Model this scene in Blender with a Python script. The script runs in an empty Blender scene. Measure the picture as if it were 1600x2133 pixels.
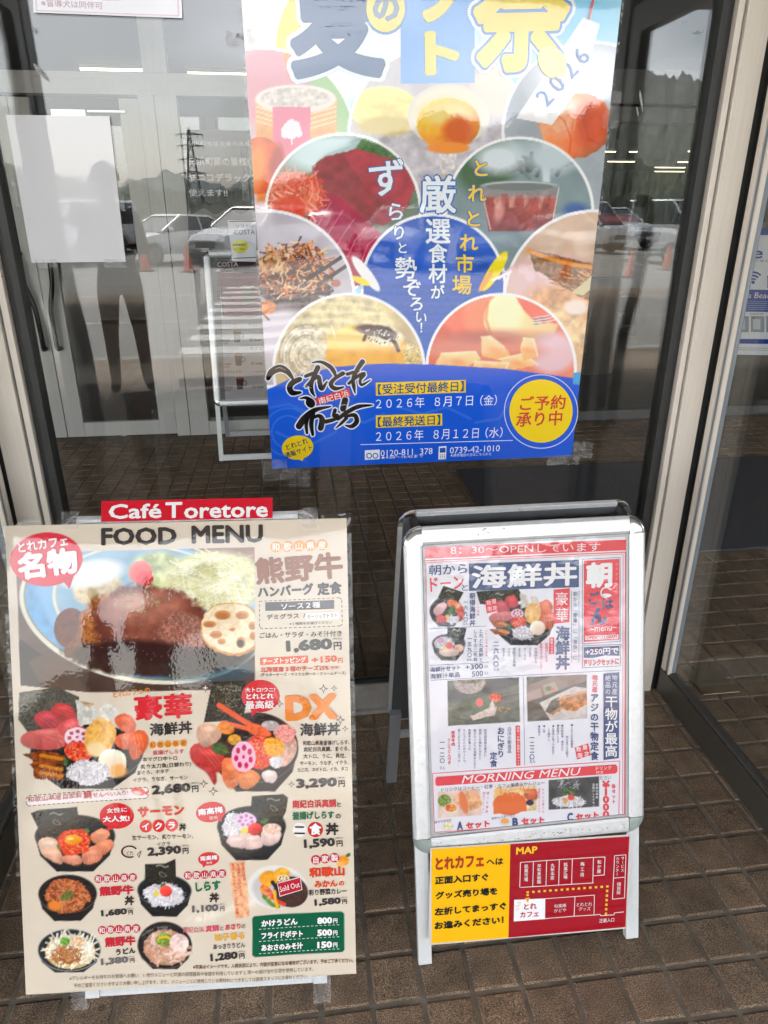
import bpy, bmesh, math, random
import numpy as np
from mathutils import Vector, Matrix
random.seed(7)
S = bpy.context.scene
COL = S.collection
PI = math.pi

# ---------------------------------------------------------------- camera
FOC, CX, CY, CAMH = 1479.0, 800.0, 1066.5, 1.5
TH = math.atan((CY - 434.0) / FOC)                       # pitch down
PH = math.atan((CX - 594.0) / math.hypot(FOC, CY - 434.0))   # yaw to the right
FW = np.array([math.sin(PH)*math.cos(TH), math.cos(PH)*math.cos(TH), -math.sin(TH)])
RT = np.array([math.cos(PH), -math.sin(PH), 0.0])
UP = np.cross(RT, FW)
CAM = np.array([0.0, 0.0, CAMH])
cam_d = bpy.data.cameras.new('camera')
cam_d.sensor_fit = 'HORIZONTAL'; cam_d.sensor_width = 36.0; cam_d.lens = FOC/1600*36
cam_d.clip_start = 0.02; cam_d.clip_end = 2000
cam = bpy.data.objects.new('camera', cam_d); COL.objects.link(cam)
M4 = Matrix.Identity(4)
for i in range(3):
    M4[i][0], M4[i][1], M4[i][2], M4[i][3] = RT[i], UP[i], -FW[i], CAM[i]
cam.matrix_world = M4
S.camera = cam

# ---------------------------------------------------------------- sky, sun, exposure
SUN_EL, SUN_AZ = math.radians(52), math.radians(205)     # azimuth from +Y, clockwise: behind the camera
w = bpy.data.worlds.new('World'); S.world = w; w.use_nodes = True
wt = w.node_tree; wt.nodes.clear()
def wn(t): return wt.nodes.new(t)
sky = wn('ShaderNodeTexSky'); sky.sky_type = 'NISHITA'; sky.sun_disc = False
sky.sun_elevation = SUN_EL; sky.sun_rotation = SUN_AZ
sky.air_density = 1.0; sky.dust_density = 2.5; sky.ozone_density = 1.0
hsv = wn('ShaderNodeHueSaturation'); hsv.inputs['Saturation'].default_value = 0.42
tc = wn('ShaderNodeTexCoord'); mp = wn('ShaderNodeMapping'); mp.inputs['Scale'].default_value = (1, 1, 2.6)
nz = wn('ShaderNodeTexNoise'); nz.inputs['Scale'].default_value = 2.2; nz.inputs['Detail'].default_value = 7
rp = wn('ShaderNodeValToRGB'); rp.color_ramp.elements[0].position = 0.48; rp.color_ramp.elements[1].position = 0.66
mxc = wn('ShaderNodeMix'); mxc.data_type = 'RGBA'
mxc.inputs[7].default_value = (11.0, 11.2, 11.8, 1)
bg = wn('ShaderNodeBackground'); bg.inputs['Strength'].default_value = 0.15
out = wn('ShaderNodeOutputWorld')
L = wt.links.new
L(sky.outputs[0], hsv.inputs['Color']); L(hsv.outputs[0], mxc.inputs[6])
L(tc.outputs['Generated'], mp.inputs[0]); L(mp.outputs[0], nz.inputs['Vector'])
L(nz.outputs['Fac'], rp.inputs[0]); L(rp.outputs[0], mxc.inputs[0])
L(mxc.outputs[2], bg.inputs['Color']); L(bg.outputs[0], out.inputs[0])
sl = bpy.data.lights.new('sun', 'SUN'); sl.energy = 4.2; sl.angle = math.radians(12); sl.color = (1.0, 0.95, 0.87)
so = bpy.data.objects.new('sun', sl); COL.objects.link(so)
sd = Vector((math.sin(SUN_AZ)*math.cos(SUN_EL), math.cos(SUN_AZ)*math.cos(SUN_EL), math.sin(SUN_EL)))
so.rotation_euler = sd.to_track_quat('Z', 'Y').to_euler(); so.location = (0, -6, 12)
S.view_settings.view_transform = 'Standard'; S.view_settings.look = 'None'
S.view_settings.gamma = 1.0; S.view_settings.exposure = 2.33
S.cycles.use_denoising = True
S.cycles.max_bounces = 10; S.cycles.transparent_max_bounces = 24; S.cycles.glossy_bounces = 5
S.cycles.caustics_reflective = False; S.cycles.caustics_refractive = False
S.cycles.sample_clamp_indirect = 6.0

# ---------------------------------------------------------------- helpers
def ray(x, y): return RT*(x-CX) - UP*(y-CY) + FW*FOC
def onp(x, y, n, p):
    d = ray(x, y); n = np.array(n, float); p = np.array(p, float)
    return CAM + (n.dot(p-CAM)/n.dot(d))*d
def atY(x, y, Y): return onp(x, y, (0, 1, 0), (0, Y, 0))
def proj(P):
    v = np.asarray(P, float) - CAM
    d = v.dot(FW)
    return CX + FOC*v.dot(RT)/d, CY - FOC*v.dot(UP)/d
def s2l(c):
    c = c/255.0
    return c/12.92 if c <= 0.04045 else ((c+0.055)/1.055)**2.4
def rgb(r, g, b, k=1.0): return (s2l(r)*k, s2l(g)*k, s2l(b)*k)

class MB:
    def __init__(s): s.v = []; s.f = []; s.m = []; s.mi = 0
    def add(s, vs, fs):
        o = len(s.v); s.v += [tuple(map(float, q)) for q in vs]
        s.f += [tuple(i+o for i in f) for f in fs]; s.m += [s.mi]*len(fs); return s
    def box(s, x0, y0, z0, x1, y1, z1, M=None):
        vs = [(x, y, z) for z in (z0, z1) for y in (y0, y1) for x in (x0, x1)]
        if M is not None: vs = [tuple(M @ Vector(q)) for q in vs]
        return s.add(vs, [(0,2,3,1),(4,5,7,6),(0,1,5,4),(2,6,7,3),(0,4,6,2),(1,3,7,5)])
    def tube(s, pts, r, n=10, cap=True):
        pts = [Vector(p) for p in pts]; k = len(pts)
        rs = r if isinstance(r, (list, tuple)) else [r]*k
        vs = []; up = Vector((0.13, 0.21, 0.97))
        for i, p in enumerate(pts):
            t = (pts[min(i+1, k-1)] - pts[max(i-1, 0)]).normalized()
            a = t.cross(up)
            if a.length < 1e-3: a = t.cross(Vector((1, 0, 0)))
            a.normalize(); b = t.cross(a)
            for j in range(n):
                q = 2*PI*j/n; vs.append(p + (a*math.cos(q)+b*math.sin(q))*rs[i])
        fs = [(i*n+j, i*n+(j+1) % n, (i+1)*n+(j+1) % n, (i+1)*n+j) for i in range(k-1) for j in range(n)]
        if cap: fs += [tuple(range(n-1, -1, -1)), tuple((k-1)*n+j for j in range(n))]
        return s.add(vs, fs)
    def lathe(s, prof, c=(0, 0, 0), n=20):
        k = len(prof); vs = [(c[0]+r*math.cos(2*PI*j/n), c[1]+r*math.sin(2*PI*j/n), c[2]+z) for r, z in prof for j in range(n)]
        fs = [(i*n+j, i*n+(j+1) % n, (i+1)*n+(j+1) % n, (i+1)*n+j) for i in range(k-1) for j in range(n)]
        return s.add(vs, fs + [tuple(range(n-1, -1, -1)), tuple((k-1)*n+j for j in range(n))])
    def prism(s, poly, axis, a, b):
        """poly of 2D points extruded along axis ('x','y','z') from a to b"""
        def P(q, t): return {'x': (t, q[0], q[1]), 'y': (q[0], t, q[1]), 'z': (q[0], q[1], t)}[axis]
        n = len(poly); vs = [P(q, a) for q in poly] + [P(q, b) for q in poly]
        fs = [tuple(range(n))[::-1], tuple(range(n, 2*n))] + [(i, (i+1) % n, n+(i+1) % n, n+i) for i in range(n)]
        return s.add(vs, fs)
    def mesh(s, name):
        me = bpy.data.meshes.new(name); me.from_pydata(s.v, [], s.f)
        me.polygons.foreach_set('material_index', s.m); me.update(); return me

def link(name, mb, mats, parent=None, smooth=False, bevel=0.0, recalc=True):
    me = mb.mesh(name) if isinstance(mb, MB) else mb
    for m in (mats if isinstance(mats, (list, tuple)) else [mats]): me.materials.append(m)
    if recalc:
        b = bmesh.new(); b.from_mesh(me); bmesh.ops.recalc_face_normals(b, faces=b.faces); b.to_mesh(me); b.free()
    if smooth:
        me.polygons.foreach_set('use_smooth', [True]*len(me.polygons))
    o = bpy.data.objects.new(name, me); COL.objects.link(o)
    if parent is not None: o.parent = parent
    if bevel:
        md = o.modifiers.new('bevel', 'BEVEL'); md.width = bevel; md.segments = 2; md.limit_method = 'ANGLE'
        md.harden_normals = False
    return o
def tag(o, label, cat, group=None):
    o['label'] = label; o['category'] = cat
    if group: o['group'] = group
    return o
def struct(o, kind='structure'): o['kind'] = kind; return o
def empty(name, loc=(0, 0, 0), rz=0.0):
    o = bpy.data.objects.new(name, None); COL.objects.link(o)
    o.location = loc; o.rotation_euler = (0, 0, rz); o.empty_display_size = 0.1; return o
def copy_tree(o, parent=None):
    c = o.copy(); COL.objects.link(c)
    if parent is not None: c.parent = parent
    for ch in list(o.children): copy_tree(ch, c)
    return c

# ---------------------------------------------------------------- materials
def newmat(name):
    m = bpy.data.materials.new(name); m.use_nodes = True
    b = m.node_tree.nodes['Principled BSDF']; return m, m.node_tree, b
def mat(name, col, rough=0.5, metal=0.0, coat=0.0, noise=0.0, nscale=30.0, bump=0.0, bscale=80.0, stretch=(1, 1, 1), spec=0.5, em=None, ems=0.0):
    m, t, b = newmat(name)
    b.inputs['Base Color'].default_value = (*col, 1); b.inputs['Roughness'].default_value = rough
    b.inputs['Metallic'].default_value = metal; b.inputs['Coat Weight'].default_value = coat
    b.inputs['Coat Roughness'].default_value = 0.05; b.inputs['Specular IOR Level'].default_value = spec
    if em: b.inputs['Emission Color'].default_value = (*em, 1); b.inputs['Emission Strength'].default_value = ems
    if noise or bump:
        tcn = t.nodes.new('ShaderNodeTexCoord'); mpn = t.nodes.new('ShaderNodeMapping'); mpn.inputs['Scale'].default_value = stretch
        t.links.new(tcn.outputs['Object'], mpn.inputs[0])
    if noise:
        n = t.nodes.new('ShaderNodeTexNoise'); n.inputs['Scale'].default_value = nscale; n.inputs['Detail'].default_value = 6
        t.links.new(mpn.outputs[0], n.inputs['Vector'])
        r = t.nodes.new('ShaderNodeMapRange'); r.inputs[1].default_value = 0.25; r.inputs[2].default_value = 0.75
        r.inputs[3].default_value = 1-noise; r.inputs[4].default_value = 1+noise
        t.links.new(n.outputs['Fac'], r.inputs[0])
        mx = t.nodes.new('ShaderNodeMix'); mx.data_type = 'RGBA'; mx.blend_type = 'MULTIPLY'; mx.inputs[0].default_value = 1
        mx.inputs[6].default_value = (*col, 1); t.links.new(r.outputs[0], mx.inputs[7]); t.links.new(mx.outputs[2], b.inputs['Base Color'])
        r2 = t.nodes.new('ShaderNodeMapRange'); r2.inputs[3].default_value = max(0.02, rough-0.12); r2.inputs[4].default_value = min(1, rough+0.12)
        t.links.new(n.outputs['Fac'], r2.inputs[0]); t.links.new(r2.outputs[0], b.inputs['Roughness'])
    if bump:
        n2 = t.nodes.new('ShaderNodeTexNoise'); n2.inputs['Scale'].default_value = bscale; n2.inputs['Detail'].default_value = 4
        t.links.new(mpn.outputs[0], n2.inputs['Vector'])
        bp = t.nodes.new('ShaderNodeBump'); bp.inputs['Strength'].default_value = 1.0; bp.inputs['Distance'].default_value = bump
        t.links.new(n2.outputs['Fac'], bp.inputs['Height']); t.links.new(bp.outputs[0], b.inputs['Normal'])
    return m
def glass_mat(name, tint=(0.975, 0.985, 0.98), ior=1.5, bump=0.0, bscale=4.0, rough=0.0):
    m = bpy.data.materials.new(name); m.use_nodes = True; t = m.node_tree; t.nodes.clear()
    o = t.nodes.new('ShaderNodeOutputMaterial'); mx = t.nodes.new('ShaderNodeMixShader')
    tr = t.nodes.new('ShaderNodeBsdfTransparent'); tr.inputs[0].default_value = (*tint, 1)
    gl = t.nodes.new('ShaderNodeBsdfGlossy'); gl.inputs['Roughness'].default_value = rough
    fr = t.nodes.new('ShaderNodeFresnel'); fr.inputs[0].default_value = ior
    # the pane is a thin slab: use the outside Fresnel value on both of its faces
    ge = t.nodes.new('ShaderNodeNewGeometry'); sg = t.nodes.new('ShaderNodeMix'); sg.data_type = 'FLOAT'
    sg.inputs[2].default_value = ior; sg.inputs[3].default_value = 1.0/ior
    t.links.new(ge.outputs['Backfacing'], sg.inputs[0]); t.links.new(sg.outputs[0], fr.inputs[0])
    if bump:
        tcn = t.nodes.new('ShaderNodeTexCoord'); n2 = t.nodes.new('ShaderNodeTexNoise'); n2.inputs['Scale'].default_value = bscale
        n2.inputs['Detail'].default_value = 1.5
        t.links.new(tcn.outputs['Object'], n2.inputs['Vector'])
        bp = t.nodes.new('ShaderNodeBump'); bp.inputs['Distance'].default_value = bump; bp.inputs['Strength'].default_value = 1
        t.links.new(n2.outputs['Fac'], bp.inputs['Height']); t.links.new(bp.outputs[0], gl.inputs['Normal'])
    t.links.new(fr.outputs[0], mx.inputs[0]); t.links.new(tr.outputs[0], mx.inputs[1]); t.links.new(gl.outputs[0], mx.inputs[2])
    t.links.new(mx.outputs[0], o.inputs[0]); return m

BEIGE = mat('beige_aluminium', (0.76, 0.69, 0.595), 0.42, 0.0, noise=0.05, nscale=3, stretch=(60, 60, 1.5), spec=0.4)
PALE = mat('pale_aluminium', (0.58, 0.57, 0.535), 0.4, 0.0, noise=0.05, nscale=3, stretch=(40, 40, 1.5), spec=0.4)
SHADEAL = mat('shaded_frame_aluminium', (0.085, 0.08, 0.072), 0.38, 0.0, noise=0.1, nscale=4, stretch=(30, 30, 1.5))  # beige frame metal; shade on the side doors is put into this dark colour
GASKET = mat('black_gasket', (0.022, 0.022, 0.021), 0.5, noise=0.3, nscale=20)
BLUEGREY = mat('blue_grey_seal', (0.20, 0.235, 0.28), 0.45, noise=0.1)
BLACKM = mat('glossy_black_metal', (0.012, 0.012, 0.012), 0.16, noise=0.2)
STEEL = mat('brushed_steel', (0.62, 0.61, 0.58), 0.28, 0.9, noise=0.12, nscale=12)
GLASS = glass_mat('window_glass', ior=1.59, bump=0.0006, bscale=1.3)
GLASS2 = glass_mat('inner_glass', (0.97, 0.985, 0.98))
# ================================================================ setting
YG = 1.873                       # outer face of the front pane
XL, XR = -0.742, 1.175           # the two side doors of the recess
YI = 5.10                        # inner door wall
# --- tiles: one sheet of bevelled tiles lying in a mortar bed
def tile_floor():
    px, py, x0, y0 = 0.105, 0.1042, 1.0415, 1.662
    hw, hh, bv, dz = 0.0473, 0.0468, 0.0035, 0.0022
    v = []; f = []
    i0, i1 = int((-8-x0)/px), int((10-x0)/px); j0, j1 = int((-4.25-y0)/py), int((YI-0.02-y0)/py)
    rnd = np.random.RandomState(3)
    for i in range(i0, i1):
        for j in range(j0, j1):
            cx, cy = x0+(i+0.5)*px, y0+(j+0.5)*py
            if (cx < -3.5 or cx > 6) and cy > 1.9: continue
            z = rnd.uniform(-0.0009, 0.0005); tx, ty = rnd.uniform(-0.007, 0.007, 2); cx += rnd.uniform(-1, 1)*0.0008; cy += rnd.uniform(-1, 1)*0.0008; k = len(v)
            for (e, zz) in ((0, -0.007), (0, -dz), (bv, 0)):
                for sx, sy in ((-1, -1), (1, -1), (1, 1), (-1, 1)):
                    X, Y = sx*(hw-e), sy*(hh-e)
                    v.append((cx+X, cy+Y, z+zz+X*tx+Y*ty))
            for a in (0, 4):
                for q in range(4): f.append((k+a+q, k+a+(q+1) % 4, k+a+4+(q+1) % 4, k+a+4+q))
            f.append((k+8, k+9, k+10, k+11))
    me = bpy.data.meshes.new('tile_paving'); me.from_pydata(v, [], f); me.update()
    m, t, b = newmat('brown_clinker_tile')
    tcn = t.nodes.new('ShaderNodeTexCoord'); N = t.nodes.new; Lk = t.links.new
    geo = N('ShaderNodeNewGeometry')
    n1 = N('ShaderNodeTexNoise'); n1.inputs['Scale'].default_value = 420; n1.inputs['Detail'].default_value = 3
    n2 = N('ShaderNodeTexNoise'); n2.inputs['Scale'].default_value = 18; n2.inputs['Detail'].default_value = 6
    n3 = N('ShaderNodeTexNoise'); n3.inputs['Scale'].default_value = 1.4; n3.inputs['Detail'].default_value = 4
    for n in (n1, n2, n3): Lk(tcn.outputs['Object'], n.inputs['Vector'])
    r1 = N('ShaderNodeValToRGB'); e = r1.color_ramp.elements
    e[0].position = 0.38; e[0].color = (0.098, 0.065, 0.040, 1); e[1].position = 0.58; e[1].color = (0.345, 0.232, 0.145, 1)
    q = r1.color_ramp.elements.new(0.70); q.color = (0.56, 0.41, 0.27, 1)
    Lk(n1.outputs['Fac'], r1.inputs[0])
    def mr(src, a, bb, lo=0.3, hi=0.7):
        r = N('ShaderNodeMapRange'); r.inputs[1].default_value = lo; r.inputs[2].default_value = hi
        r.inputs[3].default_value = a; r.inputs[4].default_value = bb; Lk(src, r.inputs[0]); return r.outputs[0]
    def mul(c, fac):
        x = N('ShaderNodeMix'); x.data_type = 'RGBA'; x.blend_type = 'MULTIPLY'; x.inputs[0].default_value = 1
        Lk(c, x.inputs[6]); Lk(fac, x.inputs[7]); return x.outputs[2]
    c = mul(r1.outputs[0], mr(geo.outputs['Random Per Island'], 0.82, 1.12, 0, 1))
    c = mul(c, mr(n2.outputs['Fac'], 0.68, 1.18)); c = mul(c, mr(n3.outputs['Fac'], 0.68, 1.2))
    vo = N('ShaderNodeTexVoronoi'); vo.inputs['Scale'].default_value = 7.5; Lk(tcn.outputs['Object'], vo.inputs['Vector'])
    c = mul(c, mr(vo.outputs['Distance'], 0.5, 1.0, 0.045, 0.075))                # old gum and drip spots
    n4 = N('ShaderNodeTexNoise'); n4.inputs['Scale'].default_value = 5.0; n4.inputs['Detail'].default_value = 8; n4.inputs['Roughness'].default_value = 0.7; Lk(tcn.outputs['Object'], n4.inputs['Vector'])
    c = mul(c, mr(n4.outputs['Fac'], 0.72, 1.08, 0.36, 0.52))
    Lk(c, b.inputs['Base Color']); b.inputs['Roughness'].default_value = 0.66
    bp = N('ShaderNodeBump'); bp.inputs['Distance'].default_value = 0.0028; Lk(n1.outputs['Fac'], bp.inputs['Height']); Lk(bp.outputs[0], b.inputs['Normal'])
    return struct(link('tile_paving', me, m, recalc=False))
tile_floor()
MORTAR = mat('grey_mortar', (0.19, 0.16, 0.125), 0.85, noise=0.35, nscale=25, bump=0.001, bscale=300)
struct(link('mortar_bed', MB().box(-8, -4.27, -0.2, 10, YI+0.05, -0.0035), MORTAR))
KERB = mat('concrete_kerb', (0.36, 0.35, 0.33), 0.8, noise=0.15, nscale=20)
struct(link('kerb', MB().box(-30, -4.42, -0.35, 30, -4.275, -0.006), KERB))
ASPH = mat('asphalt', (0.25, 0.245, 0.235), 0.9, noise=0.22, nscale=6, bump=0.003, bscale=120)
struct(link('car_park_ground', MB().box(-260, -420, -0.6, 260, -4.425, -0.11), ASPH))
LINE = mat('white_road_paint', (0.58, 0.58, 0.56), 0.6, noise=0.12, nscale=9)
def road_line(name, x0, y0, x1, y1):
    struct(link(name, MB().box(x0, y0, -0.108, x1, y1, -0.104), LINE))
for k, (x0, y0, x1, y1) in enumerate([(-14, -7.82, -1.6, -7.72), (1.9, -7.6, 16, -7.5), (-16, -11.5, -1.6, -11.38), (1.9, -10.2, 18, -10.08),
        (-18, -15.5, 20, -15.38), (-20, -17.2, 22, -17.08)]):
    road_line('road_line', x0, y0, x1, y1)
mb = MB()
for k in range(9):
    y = -5.0 - k*0.95
    mb.box(-1.35, y-0.46, -0.108, 1.5, y, -0.1035)
mb.box(-1.7, -19.6, -0.108, -0.7, -18.3, -0.1035)
struct(link('zebra_crossing', mb, LINE))
for k in range(-9, 12):
    x = k*2.55 + 0.6
    if -1.9 < x < 1.9: continue
    road_line('bay_line', x-0.06, -22.5, x+0.06, -17.4)

# --- canopy and building shell
SOFF = mat('canopy_soffit', (0.26, 0.26, 0.255), 0.7, noise=0.04)
tag(link('entrance_canopy', MB().box(-9, -5.5, 3.6, 11, YG-0.25, 3.85), SOFF), 'pale flat canopy roof over the tiled entrance', 'canopy')
WALLM = mat('grey_wall', (0.22, 0.22, 0.215), 0.7, noise=0.06)
tag(link('fascia_wall', MB().box(-9, YG-0.06, 2.62, 11, YG+0.10, 3.85), WALLM), 'grey wall band above the glazed entrance', 'wall')
tag(link('facade_wall', MB().box(-9, YG-0.06, -0.1, -3.4, YG+0.10, 2.617), WALLM), 'plain grey wall left of the glazed entrance', 'wall')
tag(link('facade_wall', MB().box(5.6, YG-0.06, -0.1, 11, YG+0.10, 2.617), WALLM), 'plain grey wall right of the glazed entrance', 'wall')
VEST = mat('vestibule_ceiling', (0.2, 0.2, 0.2), 0.7)
struct(link('vestibule_ceiling', MB().box(-3.6, YG+0.103, 2.95, 5.8, YI-0.05, 3.05), VEST))
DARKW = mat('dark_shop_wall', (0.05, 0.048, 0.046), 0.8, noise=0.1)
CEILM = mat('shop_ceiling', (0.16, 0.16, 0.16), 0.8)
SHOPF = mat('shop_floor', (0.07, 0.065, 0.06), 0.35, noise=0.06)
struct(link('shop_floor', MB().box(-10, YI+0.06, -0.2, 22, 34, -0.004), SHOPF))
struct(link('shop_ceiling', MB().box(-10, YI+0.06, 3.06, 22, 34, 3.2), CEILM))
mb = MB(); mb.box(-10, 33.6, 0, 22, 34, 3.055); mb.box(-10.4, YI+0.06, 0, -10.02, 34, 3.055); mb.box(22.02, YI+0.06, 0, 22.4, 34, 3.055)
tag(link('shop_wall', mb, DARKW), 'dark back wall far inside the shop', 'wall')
for x0_, x1_ in ((-3.6, -0.84), (1.24, 5.8)):
    struct(link('vestibule_ceiling', MB().box(x0_, 1.06, 2.62, x1_, YG-0.062, 2.72), VEST))
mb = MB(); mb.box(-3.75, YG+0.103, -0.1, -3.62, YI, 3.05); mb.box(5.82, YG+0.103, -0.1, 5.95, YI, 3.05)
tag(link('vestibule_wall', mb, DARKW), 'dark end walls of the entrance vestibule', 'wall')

# --- front pane between two beige posts
def post(x0, x1, side):
    """side=+1: pane lies to the left of this post"""
    name = 'aluminium_post'
    t = empty(name, ((x0+x1)/2, YG, 0))
    def bx(n, a, b, ya, yb, m, z0=0.0, z1=2.617):
        o = link(n, MB().box(min(a, b)-t.location.x, ya-YG, z0, max(a, b)-t.location.x, yb-YG, z1), m, t, bevel=0.0015); return o
    s = side
    def X(u): return (x0+u) if s > 0 else (x1-u)       # u measured from the pane outwards
    bx('gasket', X(0.0), X(0.018), YG-0.022, YG+0.03, GASKET)
    bx('gasket', X(0.0185), X(0.034), YG-0.012, YG+0.03, GASKET)
    bx('bead', X(0.0345), X(0.050), YG-0.030, YG+0.05, BEIGE)
    bx('seam', X(0.0505), X(0.0565), YG-0.020, YG+0.05, BLUEGREY)
    bx('face', X(0.057), X(0.118), YG-0.034, YG+0.085, BEIGE)
    bx('pivot_strip', X(0.1185), X(0.146), YG-0.024, YG+0.085, GASKET)
    bx('pivot_strip', X(0.1465), X(0.160), YG-0.027, YG+0.085, GASKET)
    return t
tag(post(1.026, 1.144, 1), 'beige aluminium post with black gasket at the right edge of the poster pane', 'post')
tag(post(-0.750, -0.632, -1), 'beige aluminium post with black gasket left of the food menu board', 'post')
p = empty('glass_panel', (0.197, YG, 0))
link('pane', MB().box(-0.829, 0.0, 0.105, 0.829, 0.008, 2.617), GLASS, p)
mb = MB(); mb.box(-0.83, -0.02, 0.012, 0.829, 0.03, 0.104); mb.box(-0.83, -0.035, 0.0, 0.829, 0.045, 0.0118)
link('bottom_rail', mb, mat('worn_rail', (0.33, 0.305, 0.27), 0.4, noise=0.25, nscale=14), p, bevel=0.002)
link('glazing_bead', MB().box(-0.83, -0.012, 0.1045, 0.829, -0.0005, 0.118), GASKET, p)
RESID = mat('tape_residue', (0.34, 0.35, 0.36), 0.6, noise=0.4, nscale=90)
for k, (x, y, a, w_, h_) in enumerate(((86, 152, 52, 0.040, 0.010), (72, 62, 80, 0.016, 0.006), (508, 78, 10, 0.026, 0.008), (494, 74, -40, 0.016, 0.006), (1336, 208, 74, 0.045, 0.006), (1328, 232, 70, 0.030, 0.004), (1458, 66, 5, 0.018, 0.004), (1430, 44, -10, 0.012, 0.003), (40, 350, 80, 0.03, 0.008), (720, 1030, 30, 0.008, 0.003), (905, 1010, -50, 0.01, 0.002))):
    q = atY(x, y, YG-0.0012); rr_ = np.random.RandomState(k); n_ = 9
    P_ = [(w_*0.5*rr_.uniform(0.6, 1.2)*math.cos(t), h_*0.5*rr_.uniform(0.5, 1.3)*math.sin(t)) for t in np.linspace(0, 2*PI, n_, False)]
    ca, sa = math.cos(math.radians(-a)), math.sin(math.radians(-a))
    link('tape_residue', MB().prism([(q[0]-0.197+u*ca-v*sa, q[2]+u*sa+v*ca) for u, v in P_], 'y', -0.0014, -0.0002), RESID, p)
tag(p, 'large clear fixed glass panel carrying the summer gift poster, reflecting the car park', 'glass panel')

# --- side doors of the recess (swung back at right angles to the pane)
def side_door(X, sgn, name_label):
    """sgn=+1 right-hand door; its inner face looks at the camera's recess"""
    t = empty('glass_door', (X, 1.5, 0))
    ya, yb = 1.12, 1.845
    def bx(n, xa, xb, y0, y1, z0, z1, m): return link(n, MB().box(sgn*xa if sgn > 0 else -xb, y0-1.5, z0, sgn*xb if sgn > 0 else -xa, y1-1.5, z1), m, t, bevel=0.0015)
    # hinge stile built of three strips: beige, blue-grey seal, pale
    bx('gasket', -0.012, 0.012, yb-0.019, yb-0.001, 0.004, 2.02, GASKET)
    bx('stile', -0.018, 0.018, yb-0.040, yb-0.020, 0.105, 2.02, BEIGE)
    bx('seal', -0.0135, 0.0135, yb-0.057, yb-0.0405, 0.105, 2.02, BLUEGREY)
    bx('stile', -0.018, -0.006, yb-0.066, yb-0.0575, 0.105, 2.02, BEIGE)
    bx('stile', -0.020, 0.020, ya, ya+0.07, 0.012, 2.10, SHADEAL)
    bx('top_rail', -0.020, 0.020, ya+0.0705, yb-0.0195, 2.021, 2.10, SHADEAL)
    bx('bottom_rail', -0.020, 0.020, ya+0.0705, yb-0.0195, 0.012, 0.104, mat('shaded_rail', (0.075, 0.068, 0.055), 0.35, noise=0.2, nscale=8))
    bx('rail_cap', -0.014, 0.014, ya+0.0705, yb-0.0665, 0.1045, 0.112, SHADEAL)
    bx('pane', -0.004, 0.004, ya+0.0705, yb-0.0665, 0.1125, 2.0205, GLASS2)
    for xx in (-0.064, 0.064):
        pts = []
        for k in range(19):
            u = k/18; z = 1.50 - 0.78*u
            pts.append((xx, 1.158-1.5+0.088/(1+math.exp((u-0.42)*13)), z))
        pts = [(xx*0.25, pts[0][1], 1.525), (xx*0.8, pts[0][1], 1.52)] + pts + [(xx*0.8, pts[-1][1], 0.695), (xx*0.25, pts[-1][1], 0.69)]
        link('handle', MB().tube(pts, 0.0205, 12), BLACKM, t, smooth=True)
    tag(t, name_label, 'door'); return t
side_door(XR, 1, 'glass side door with dark low rail standing beside the morning menu board')
side_door(XL-0.03, -1, 'glass side door at the left edge, beyond the left beige post')
for X, lb in ((1.19, 'dark frame post at the free end of the right glass side door'), (-0.79, 'dark frame post at the free end of the left glass side door')):
    tag(link('frame_post', MB().box(X-0.035, 1.0, 0, X+0.035, 1.09, 2.6), SHADEAL, bevel=0.002), lb, 'post')
    tag(link('door_head', MB().box(X-0.034, 1.091, 2.135, X+0.034, YG-0.04, 2.60), SHADEAL, bevel=0.002),
        'dark head panel above the %s glass side door' % ('right' if X > 0 else 'left'), 'door frame')
# floor hinge plate
PLATE = mat('worn_brass_plate', (0.34, 0.27, 0.17), 0.32, 0.6, noise=0.35, nscale=14)
tag(link('floor_plate', MB().box(1.31, 1.795, -0.002, 1.441, 1.932, 0.0025), PLATE, bevel=0.002), 'worn brass floor hinge plate set in the tiles by the glass door', 'floor plate')

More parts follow.
